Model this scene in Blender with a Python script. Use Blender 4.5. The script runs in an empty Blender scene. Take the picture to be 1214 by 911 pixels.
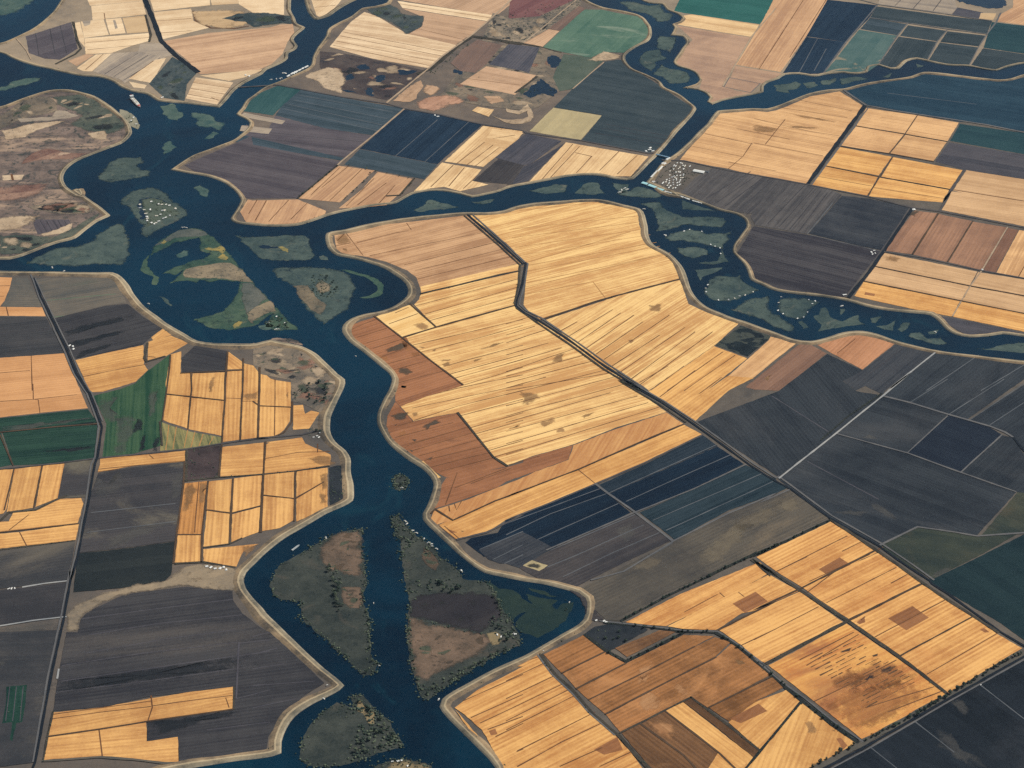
# A river delta of levee ringed farm tracts seen from an aircraft. All coordinates are world metres (x across, y away, z up).
import bpy, bmesh, math, random
from mathutils import Vector, Matrix, noise as mnoise
from mathutils.geometry import tessellate_polygon
null = None
HAZE = 0.18e-5
CAM = {"r":[0.999848,-0.009313,-0.01476],"u":[0.017452,0.533533,0.845599],"f":[0.0,0.845728,-0.533615],"loc":[0,-9500.0,6000.0],"lens":77.10049423393738}
LANDS = [
{"k":"A","shore":[[[-6607,4533],[-3441,4343],[-3331,4239],[-3175,4122],[-2849,3947],[-2711,3912],[-2613,3848],[-2532,3740],[-2441,3666],[-2349,3628],[-2263,3522],[-2188,3495],[-2040,3462],[-1854,3404],[-1816,3521],[-1773,3673],[-1712,3793],[-1620,3913],[-1599,3983],[-1504,4088],[-1472,4159],[-1471,4251],[-1430,4305],[-1420,4368],[-1454,4476],[-1435,4570],[-1389,4684],[-1448,4753],[-1481,4885],[-1514,5007],[-1525,5190],[-1966,10823],[-2077,11850]],[[-6612,4547],[-3472,4506],[-3383,4606],[-3309,4710],[-3234,4903],[-3194,5082],[-3180,5286],[-4060,10946],[-4163,11978]]],"close":[],"mat":"soil_tan"},
{"k":"B","shore":[[[-1969,11843],[-1444,5311],[-1419,5104],[-1384,4940],[-1337,4827],[-1310,4818],[-1239,4874],[-1169,5011],[-1096,5122],[-1008,5249],[-878,11403]]],"close":[],"mat":"soil_tan"},
{"k":"C","shore":[[[-452,11231],[-692,5318],[-822,5179],[-843,5098],[-935,5041],[-1012,5012],[-1083,4867],[-1170,4753],[-1226,4658],[-1240,4523],[-1281,4336],[-1302,4189],[-1313,4025],[-1387,3921],[-1509,3784],[-1589,3700],[-1651,3582],[-1686,3515],[-1709,3381],[-1734,3299],[-1674,3231],[-1636,3164],[-1657,3052],[-1715,2926],[-1829,2821],[-1953,2702],[-2011,2612],[-2060,2524],[-1968,2481],[-1827,2425],[-1710,2332],[-1639,2227],[-1591,2110],[-1599,2015],[-1627,1871],[-1593,1820],[-1500,1789],[-1384,1766],[-1229,1774],[-1142,1826],[-1043,1897],[-916,1956],[-774,2007],[-670,2031],[-569,2147],[-477,2178],[-397,2175],[-290,2131],[-218,2091],[-145,2117],[-66,2151],[12,2208],[132,2253],[321,2328],[429,2353],[522,2349],[627,2301],[706,2277],[750,2288],[853,2486],[930,2635],[1043,2880],[1209,3262],[1165,3381],[1116,3485],[1030,3591],[1001,3697],[920,3806],[851,3880],[805,3989],[796,4099],[838,4189],[904,4279],[968,4351],[997,4445],[999,4598],[969,4736],[919,4818],[784,4903],[692,4948],[633,5011],[581,5095],[546,5220],[471,11321]]],"close":[],"mat":"soil_brown"},
{"k":"D","shore":[[[1102,11283],[910,5203],[950,5078],[1009,5014],[1102,4990],[1129,4888],[1198,4805],[1226,4725],[1196,4668],[1147,4631],[1161,4572],[1126,4439],[1200,4417],[1223,4321],[1185,4211],[1138,4084],[1112,3994],[1133,3921],[1203,3865],[1243,3810],[1260,3703],[1229,3635],[1138,3583],[1236,3548],[1288,3478],[1305,3426],[1282,3359],[1310,3318],[1379,3372],[1483,3419],[1603,3465],[1657,3496],[1669,3582],[1710,3650],[1780,3699],[1831,3757],[1919,3763],[2017,3724],[2108,3755],[2212,3769],[2283,3748],[2375,3780],[2401,3860],[2464,3883],[2527,3819],[2587,3824],[2664,3939],[2728,3969],[2809,3922],[2917,3863],[3045,3840],[3151,3782],[3220,3762],[3305,3822],[3423,3867],[6705,4046]]],"close":[[9359,10783]],"mat":"soil_tan"},
{"k":"E","shore":[[[6592,3761],[3389,3701],[3283,3636],[3207,3622],[3112,3654],[2975,3701],[2838,3749],[2738,3764],[2640,3698],[2487,3652],[2335,3606],[2179,3526],[2077,3513],[1956,3467],[1813,3354],[1735,3291],[1659,3244],[1567,3254],[1423,3237],[1337,3224],[1250,3031],[1184,2906],[1087,2721],[1010,2601],[965,2542],[919,2468],[855,2307],[821,2235],[899,2159],[985,2070],[898,2149],[1011,2059],[1134,1955],[1230,1867],[1317,1822],[1364,1752],[1369,1670],[1316,1551],[1267,1433],[1262,1355],[1310,1225],[1323,1110],[1328,1040],[1384,983],[1434,932],[1549,879],[1691,845],[1817,797],[1917,734],[2029,683],[2144,655],[2247,628],[2284,563],[2305,479],[2342,423],[2418,391],[2514,399],[2600,419],[2704,388],[5205,240]]],"close":[],"mat":"soil_grey"},
{"k":"F","shore":[[[5111,1],[2655,152],[2507,186],[2364,224],[2232,262],[2135,310],[2028,370],[1945,441],[1867,476],[1760,466],[1658,410],[1572,381],[1493,406],[1396,483],[1248,599],[1148,678],[1059,764],[1008,874],[987,997],[978,1122],[951,1250],[897,1368],[816,1476],[796,1570],[798,1704],[793,1828],[767,1907],[689,1958],[588,2018],[510,2043],[352,2035],[141,2006],[36,1968],[-40,1915],[-119,1898],[-262,1901],[-457,1875],[-586,1852],[-714,1815],[-842,1771],[-942,1720],[-1031,1696],[-1055,1675],[-1058,1611],[-1038,1499],[-988,1410],[-898,1368],[-795,1313],[-692,1232],[-613,1129],[-569,1027],[-570,929],[-628,834],[-698,777],[-793,744],[-863,699],[-901,630],[-903,561],[-862,467],[-774,340],[-699,227],[-637,137],[-618,74],[-631,-32],[-661,-136],[-679,-239],[-678,-321],[-648,-442],[-600,-543],[-532,-642],[-442,-740],[-398,-817],[-383,-892],[-399,-1002],[-433,-1119],[-429,-1167],[-388,-1235],[-325,-1341],[-252,-1446],[-190,-1532],[-140,-1583],[-80,-1609],[-42,-1624],[38,-1651],[137,-1679],[216,-1713],[274,-1747],[304,-1788],[310,-1852],[297,-1930],[246,-1991],[177,-2050],[108,-2109],[40,-2167],[-82,-2246],[-177,-2324],[-270,-2400],[-315,-2449],[-326,-2498],[-295,-2562],[-239,-2646],[-175,-2742],[-120,-2824],[-94,-2877],[-12,-4221]]],"close":[[3398,-4346]],"mat":"soil_grey"},
{"k":"G","shore":[[[-5528,1400],[-2868,1297],[-2690,1283],[-2513,1272],[-2362,1261],[-2226,1254],[-2167,1204],[-2116,1107],[-2062,981],[-1983,845],[-1896,735],[-1812,638],[-1731,554],[-1665,495],[-1580,469],[-1461,460],[-1355,461],[-1283,491],[-1192,460],[-1106,419],[-1031,349],[-966,246],[-902,135],[-859,82],[-860,-3],[-887,-129],[-912,-273],[-907,-394],[-876,-495],[-817,-575],[-792,-644],[-783,-768],[-765,-881],[-762,-1000],[-812,-1053],[-882,-1105],[-970,-1200],[-1056,-1285],[-1139,-1403],[-1180,-1486],[-1215,-1552],[-1222,-1618],[-1209,-1665],[-1168,-1739],[-1122,-1812],[-1100,-1852],[-1035,-1940],[-948,-2065],[-842,-2210],[-771,-2293],[-728,-2352],[-747,-2380],[-818,-2436],[-879,-2490],[-922,-2545],[-953,-2620],[-965,-2695],[-961,-2769],[-1003,-2788],[-1107,-2805],[-1231,-2828],[-1318,-2846],[-1455,-2895],[-1610,-4135]]],"close":[[-3511,-4139]],"mat":"soil_slate"},
{"k":"H","shore":[[[-6315,3432],[-3278,3479],[-3204,3544],[-3106,3642],[-3002,3714],[-2887,3723],[-2778,3680],[-2662,3590],[-2555,3450],[-2472,3319],[-2405,3195],[-2368,3048],[-2395,2922],[-2468,2846],[-2565,2757],[-2647,2668],[-2696,2548],[-2701,2438],[-2659,2324],[-2560,2204],[-2602,2297],[-2516,2178],[-2435,2075],[-2340,1939],[-2403,1864],[-2453,1770],[-2501,1664],[-2606,1601],[-2684,1537],[-2772,1462],[-2841,1425],[-2892,1427],[-5573,1523]]],"close":[],"mat":"marsh_brown"}]
ISLES = [
{"l":"grey green marsh islet in the channel just below the cargo ship, with a pale tip","m":"marsh_far","p":[[[-2490,2444],[-2477,2495],[-2457,2584],[-2437,2635],[-2414,2668],[-2364,2703],[-2308,2694],[-2266,2705],[-2239,2636],[-2266,2583],[-2233,2539],[-2192,2514],[-2182,2459],[-2271,2418],[-2373,2378],[-2455,2390]]]},
{"l":"ring shaped marsh island carrying a village of white cottages","m":"marsh_far","p":[[[-2303,2121],[-2280,2198],[-2247,2246],[-2197,2273],[-2133,2288],[-2057,2218],[-1992,2115],[-1937,2042],[-1896,1956],[-1935,1860],[-2027,1768],[-2097,1662],[-2128,1704],[-2134,1799],[-2182,1911],[-2237,2025]]]},
{"l":"flat grey wedge shaped marsh island off the tip of the oval brown tract","m":"marsh_far","p":[[[-2730,1382],[-2691,1433],[-2652,1496],[-2560,1554],[-2473,1569],[-2417,1620],[-2378,1699],[-2349,1766],[-2292,1819],[-2262,1831],[-2233,1762],[-2200,1666],[-2173,1519],[-2178,1375],[-2210,1335],[-2326,1355],[-2424,1340],[-2564,1350]]]},
{"l":"large crescent island with two open lagoons and yellow flowered green marsh","m":"marsh_green","p":[[[-2042,1535],[-2038,1553],[-1986,1645],[-1920,1737],[-1845,1761],[-1750,1717],[-1673,1593],[-1579,1419],[-1500,1248],[-1425,1107],[-1337,944],[-1267,808],[-1198,687],[-1137,592],[-1202,589],[-1262,598],[-1330,626],[-1302,715],[-1282,773],[-1342,692],[-1385,642],[-1487,608],[-1558,606],[-1619,620],[-1660,668],[-1711,712],[-1645,750],[-1567,807],[-1522,902],[-1506,986],[-1500,1122],[-1551,1132],[-1602,1151],[-1662,1128],[-1727,1163],[-1749,1131],[-1800,1145],[-1884,1128],[-1855,1198],[-1832,1260],[-1870,1218],[-1942,1241],[-1869,1313],[-1801,1369],[-1717,1411],[-1698,1449],[-1749,1472],[-1774,1525],[-1759,1583],[-1788,1651],[-1855,1618],[-1915,1589],[-1993,1499],[-2038,1456]]]},
{"l":"thin curved green reed bar beside the large crescent island","m":"marsh_green","p":[[[-2044,1456],[-2063,1405],[-2073,1294],[-2048,1243],[-1993,1203],[-1990,1115],[-1961,1101],[-1957,1176],[-1998,1241],[-2034,1311],[-2047,1383]]]},
{"l":"pale green floating weed patch inside the crescent island's upper lagoon","m":"weed_pale","p":[[[-1889,1456],[-1866,1494],[-1841,1480],[-1831,1438],[-1870,1429]]]},
{"l":"narrow grey bar of drowned levee at the edge of the crescent island","m":"marsh_far","p":[[[-1927,977],[-1907,966],[-1851,877],[-1854,865],[-1894,912]]]},
{"l":"grey green marsh island with a dark creek and small yellow blooms","m":"marsh_far","p":[[[-1568,1664],[-1525,1649],[-1374,1649],[-1220,1652],[-1168,1628],[-1142,1534],[-1116,1402],[-1122,1371],[-1199,1358],[-1312,1362],[-1402,1381],[-1444,1435],[-1504,1534],[-1550,1615]]]},
{"l":"spade shaped marsh island with a tree clump and pale bare soil","m":"marsh_far","p":[[[-1327,1237],[-1317,1262],[-1280,1274],[-1130,1273],[-1017,1257],[-941,1231],[-900,1164],[-876,1075],[-859,1025],[-873,940],[-876,886],[-881,814],[-937,737],[-975,680],[-1004,653],[-1070,754],[-1140,888],[-1174,1024],[-1229,1100],[-1297,1178]]]},
{"l":"thin green crescent of reeds curling off the spade shaped marsh island","m":"marsh_green","p":[[[-947,1241],[-891,1229],[-839,1200],[-750,1133],[-696,1032],[-703,958],[-752,916],[-826,926],[-767,960],[-736,1028],[-771,1109],[-851,1182]]]},
{"l":"tiny round marsh islet between the tree clump island and the bank","m":"marsh_far","p":[[[-1078,1393],[-1058,1413],[-1030,1373],[-1022,1347],[-1067,1353]]]},
{"l":"low triangular marsh island near the mouth of the curving slough","m":"marsh_far","p":[[[-562,1934],[-531,1961],[-499,2016],[-481,2064],[-454,2071],[-394,2026],[-348,2002],[-299,1972],[-380,1947],[-484,1926],[-536,1922]]]},
{"l":"slim marsh bar just east of the triangular slough island","m":"marsh_far","p":[[[-230,2026],[-184,2033],[-132,2053],[-82,2060],[-106,2016],[-171,2001]]]},
{"l":"long flat marsh bar below the pale striped fields","m":"marsh_far","p":[[[124,2169],[198,2201],[278,2235],[351,2230],[336,2152],[222,2119]]]},
{"l":"peaked marsh islet between the long bar and the dock channel","m":"marsh_far","p":[[[391,2115],[423,2178],[451,2235],[492,2256],[534,2240],[548,2173],[568,2109],[486,2100]]]},
{"l":"small marsh islet holding a few pale boats by the dock channel","m":"marsh_far","p":[[[625,2243],[717,2224],[706,2138],[657,2097],[641,2169]]]},
{"l":"broad marsh island opposite the teal roofed docks","m":"marsh_far","p":[[[693,2075],[852,2046],[913,2073],[882,2108],[833,2168],[768,2193],[725,2137],[673,2143],[644,2101]]]},
{"l":"boot shaped marsh island with a long rounded toe","m":"marsh_far","p":[[[779,1971],[835,1980],[893,1978],[903,1935],[920,1887],[968,1830],[1017,1792],[1081,1793],[1146,1796],[1236,1784],[1258,1720],[1225,1667],[1111,1679],[1009,1697],[929,1645],[857,1632],[859,1757],[842,1890]]]},
{"l":"narrow marsh spit under the white waterside houses","m":"marsh_far","p":[[[1014,2016],[1069,1966],[1130,1913],[1206,1860],[1101,1880],[1025,1903]]]},
{"l":"marsh island with white houseboats along its lower edge and a pointed end","m":"marsh_far","p":[[[895,1561],[939,1605],[991,1616],[1031,1642],[1081,1626],[1128,1584],[1180,1593],[1266,1593],[1252,1540],[1227,1474],[1196,1412],[1118,1460],[1020,1503],[920,1517]]]},
{"l":"smooth oval marsh bar under the houseboat island","m":"marsh_far","p":[[[955,1424],[1052,1425],[1125,1399],[1114,1342],[1018,1312],[976,1339]]]},
{"l":"ragged marsh spit joined to the houseboat island by a narrow neck","m":"marsh_far","p":[[[1059,1239],[1101,1258],[1162,1268],[1188,1319],[1191,1397],[1204,1357],[1225,1245],[1200,1251],[1148,1228]]]},
{"l":"small forked marsh islet above the round houseboat island","m":"marsh_far","p":[[[1035,1171],[1094,1176],[1188,1186],[1167,1161],[1127,1130],[1075,1094],[1052,1040],[1044,1095]]]},
{"l":"round marsh island ringed by white cabins at the water","m":"marsh_far","p":[[[1062,916],[1085,994],[1095,1038],[1122,1067],[1161,1088],[1221,1076],[1266,1092],[1279,1037],[1305,991],[1361,923],[1287,876],[1185,819],[1113,822],[1074,867]]]},
{"l":"triangular marsh island with a tall pointed peak toward the far bank","m":"marsh_far","p":[[[1194,723],[1240,765],[1293,816],[1344,838],[1403,855],[1391,764],[1401,711],[1426,656],[1468,596],[1509,520],[1480,491],[1403,540],[1307,648],[1289,649]]]},
{"l":"heart shaped marsh island fringed with white cabins","m":"marsh_far","p":[[[1439,703],[1463,762],[1468,822],[1508,837],[1544,838],[1627,816],[1668,783],[1639,744],[1613,709],[1586,634],[1529,606],[1485,638]]]},
{"l":"curved marsh island with a long tail sweeping along the channel","m":"marsh_far","p":[[[1631,637],[1655,660],[1674,719],[1706,729],[1712,682],[1717,630],[1747,591],[1776,581],[1815,607],[1856,641],[1870,578],[1893,544],[1792,527],[1693,495],[1632,481],[1655,548],[1640,590]]]},
{"l":"tiny slanted marsh islet between the heart shaped and curved islands","m":"marsh_far","p":[[[1538,582],[1557,593],[1581,522],[1559,507]]]},
{"l":"tiny comma shaped marsh islet close to the far bank","m":"marsh_far","p":[[[1772,703],[1807,702],[1786,641],[1774,656]]]},
{"l":"tiny square marsh islet above the arrow shaped one","m":"marsh_far","p":[[[1931,604],[1987,625],[1962,556],[1933,561]]]},
{"l":"arrow shaped marsh islet in mid channel","m":"marsh_far","p":[[[1942,517],[2007,538],[2051,576],[2026,470],[1986,481]]]},
{"l":"narrow upright marsh islet beside the arrow shaped one","m":"marsh_far","p":[[[2054,479],[2094,551],[2130,550],[2104,481],[2075,457]]]},
{"l":"long slanted marsh islet near the outer bank of the bend","m":"marsh_far","p":[[[2112,435],[2157,445],[2197,398],[2265,385],[2288,334],[2242,322],[2168,365],[2117,399]]]},
{"l":"small wispy marsh islet with one pale cabin in the bend","m":"marsh_far","p":[[[2206,455],[2268,471],[2255,430],[2215,436]]]},
{"l":"low marsh bar near the frame edge at the river's exit","m":"marsh_far","p":[[[2431,271],[2488,269],[2578,311],[2691,325],[2906,318],[2881,207],[2671,232],[2565,244]]]},
{"l":"wide marsh island at the head of the winding slough","m":"marsh_far","p":[[[822,5043],[916,5031],[1007,4974],[1086,4991],[1112,4869],[1169,4787],[1145,4709],[1051,4690],[997,4810],[877,4899]]]},
{"l":"square marsh island in the upper winding slough","m":"marsh_far","p":[[[1049,4423],[1153,4400],[1138,4250],[1105,4152],[1022,4248]]]},
{"l":"bean shaped marsh island in the winding slough","m":"marsh_far","p":[[[897,4069],[958,4184],[1035,4210],[1043,4106],[1066,4051],[1006,4010],[986,3927],[955,3857],[900,3960]]]},
{"l":"broad marsh island where the winding slough doubles back","m":"marsh_far","p":[[[967,3804],[1032,3944],[1087,3887],[1172,3848],[1203,3741],[1173,3662],[1070,3655],[1020,3763]]]},
{"l":"ragged marsh islet near the mouth of the branch slough","m":"marsh_far","p":[[[1737,3596],[1815,3617],[1891,3649],[1919,3613],[1878,3539],[1818,3524],[1827,3472],[1758,3503]]]},
{"l":"small marsh islet second from the mouth of the branch slough","m":"marsh_far","p":[[[1929,3623],[2006,3637],[2024,3574],[1950,3539]]]},
{"l":"flat marsh islet third from the mouth of the branch slough","m":"marsh_far","p":[[[2056,3652],[2159,3701],[2158,3666],[2101,3592],[2055,3593]]]},
{"l":"longest marsh islet of the branch slough below the brown spotted green field","m":"marsh_far","p":[[[2183,3682],[2278,3713],[2362,3675],[2251,3627],[2185,3591]]]},
{"l":"faint marsh islet beside the sharp bend of the branch slough","m":"marsh_far","p":[[[2462,3698],[2532,3755],[2494,3679]]]},
{"l":"small marsh tuft inside the loop of the branch slough","m":"marsh_far","p":[[[2714,3901],[2757,3859],[2715,3829]]]},
{"l":"weedy marsh islet close under the striped cream field","m":"weed_pale","p":[[[-2231,3436],[-2156,3474],[-2121,3415],[-2115,3365],[-2058,3312],[-2111,3216],[-2189,3278]]]},
{"l":"larger weedy marsh islet under the striped cream field","m":"weed_pale","p":[[[-2041,3322],[-2011,3334],[-1923,3307],[-1850,3222],[-1783,3154],[-1820,3074],[-1873,3109],[-1968,3145],[-1985,3227]]]},
{"l":"small weedy islet beside the pale bend of the bank","m":"weed_pale","p":[[[-1902,2959],[-1852,3043],[-1811,3010],[-1882,2933]]]},
{"l":"weedy rock islet with white snags in mid channel","m":"weed_pale","p":[[[-2149,2896],[-2116,2911],[-2051,2830],[-2121,2733]]]},
{"l":"small rocky marsh islet between the village island and the bank","m":"weed_pale","p":[[[-1894,2280],[-1861,2308],[-1786,2227],[-1791,2155],[-1849,2200]]]},
{"l":"faint weed bed in the channel at the edge of the frame","m":"weed_pale","p":[[[-3412,3724],[-3298,3817],[-3227,3909],[-3096,3921],[-3125,3834],[-3245,3769],[-3322,3713],[-3398,3654]]]},
{"l":"pale green shoal in the corner lake","m":"weed_pale","p":[[[-3829,5546],[-3340,5523],[-3390,5254],[-3480,5054],[-3566,5006],[-3714,4964]]]},
{"l":"long wedge shaped marsh island with a rough brown meadow and a belt of trees","m":"marsh_near","p":[[[-712,-1225],[-705,-1278],[-700,-1416],[-684,-1534],[-677,-1581],[-677,-1680],[-683,-1776],[-655,-1841],[-644,-1935],[-632,-2028],[-626,-2119],[-606,-2224],[-611,-2275],[-648,-2289],[-678,-2252],[-730,-2169],[-781,-2107],[-844,-2022],[-930,-1912],[-945,-1880],[-959,-1769],[-1000,-1759],[-1041,-1742],[-1090,-1684],[-1104,-1619],[-1087,-1536],[-1061,-1490],[-956,-1391],[-870,-1294],[-781,-1241]]]},
{"l":"largest near island with a dark oval field and a pinkish brown meadow","m":"marsh_near","p":[[[-570,-1145],[-542,-1119],[-523,-1164],[-492,-1232],[-428,-1321],[-386,-1365],[-345,-1443],[-341,-1465],[-281,-1521],[-230,-1619],[-140,-1654],[-100,-1712],[-71,-1825],[-32,-1921],[-4,-1984],[10,-2061],[9,-2106],[-82,-2164],[-177,-2250],[-270,-2350],[-335,-2406],[-380,-2454],[-404,-2432],[-425,-2360],[-446,-2258],[-464,-2154],[-475,-2002],[-473,-1846],[-488,-1685],[-511,-1520],[-520,-1387],[-521,-1344],[-552,-1283],[-564,-1195]]]},
{"l":"dull green bed of water weed spreading off the largest near island","m":"weed_near","p":[[[-140,-1649],[-80,-1689],[-21,-1707],[17,-1740],[36,-1789],[65,-1829],[61,-1789],[46,-1746],[135,-1783],[173,-1809],[158,-1832],[182,-1864],[202,-1833],[243,-1802],[251,-1850],[230,-1905],[219,-1928],[149,-2004],[90,-2060],[33,-2016],[4,-1969],[13,-1922],[44,-1884],[15,-1894],[-15,-1953],[10,-2061],[-32,-1921],[-71,-1825]]]},
{"l":"leafy island at the lower end of the channel with a grey marsh half","m":"marsh_near","p":[[[-776,-2479],[-761,-2454],[-732,-2469],[-694,-2484],[-707,-2427],[-689,-2415],[-649,-2423],[-629,-2455],[-601,-2498],[-563,-2538],[-540,-2569],[-522,-2625],[-493,-2673],[-464,-2738],[-535,-2767],[-624,-2804],[-694,-2836],[-764,-2853],[-869,-2831],[-884,-2711],[-873,-2643],[-854,-2589],[-813,-2520]]]},
{"l":"bushy islet with pale roofs at the bottom edge of the photo","m":"marsh_near","p":[[[-585,-2865],[-533,-2833],[-479,-2815],[-407,-2830],[-353,-2857],[-342,-2936],[-564,-2930]]]},
{"l":"round leafy islet alone in the middle of the main channel","m":"marsh_near","p":[[[-579,-840],[-569,-797],[-548,-785],[-516,-804],[-499,-833],[-503,-880],[-523,-910],[-560,-915],[-573,-887]]]},
{"l":"small weed strip along the bend beside the near island","m":"weed_near","p":[[[57,-1717],[106,-1722],[175,-1753],[194,-1769],[106,-1747]]]},
{"l":"brush covered ledge of pinkish soil outside the levee","m":"marsh_brown","p":[[[-1286,459],[-1272,500],[-1219,507],[-1134,477],[-1105,430],[-1191,451]]]},
{"l":"submerged reed strip with snags beside the crescent island","m":"weed_pale","p":[[[-1357,623],[-1297,667],[-1275,638],[-1291,602],[-1344,603]]]},
{"l":"scrubby spit with white shacks on the bulge of the oval brown tract","m":"marsh_spit","p":[[[-2490,3397],[-2438,3378],[-2382,3283],[-2330,3159],[-2334,3104],[-2371,3129],[-2410,3179],[-2469,3296]]]}]
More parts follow.
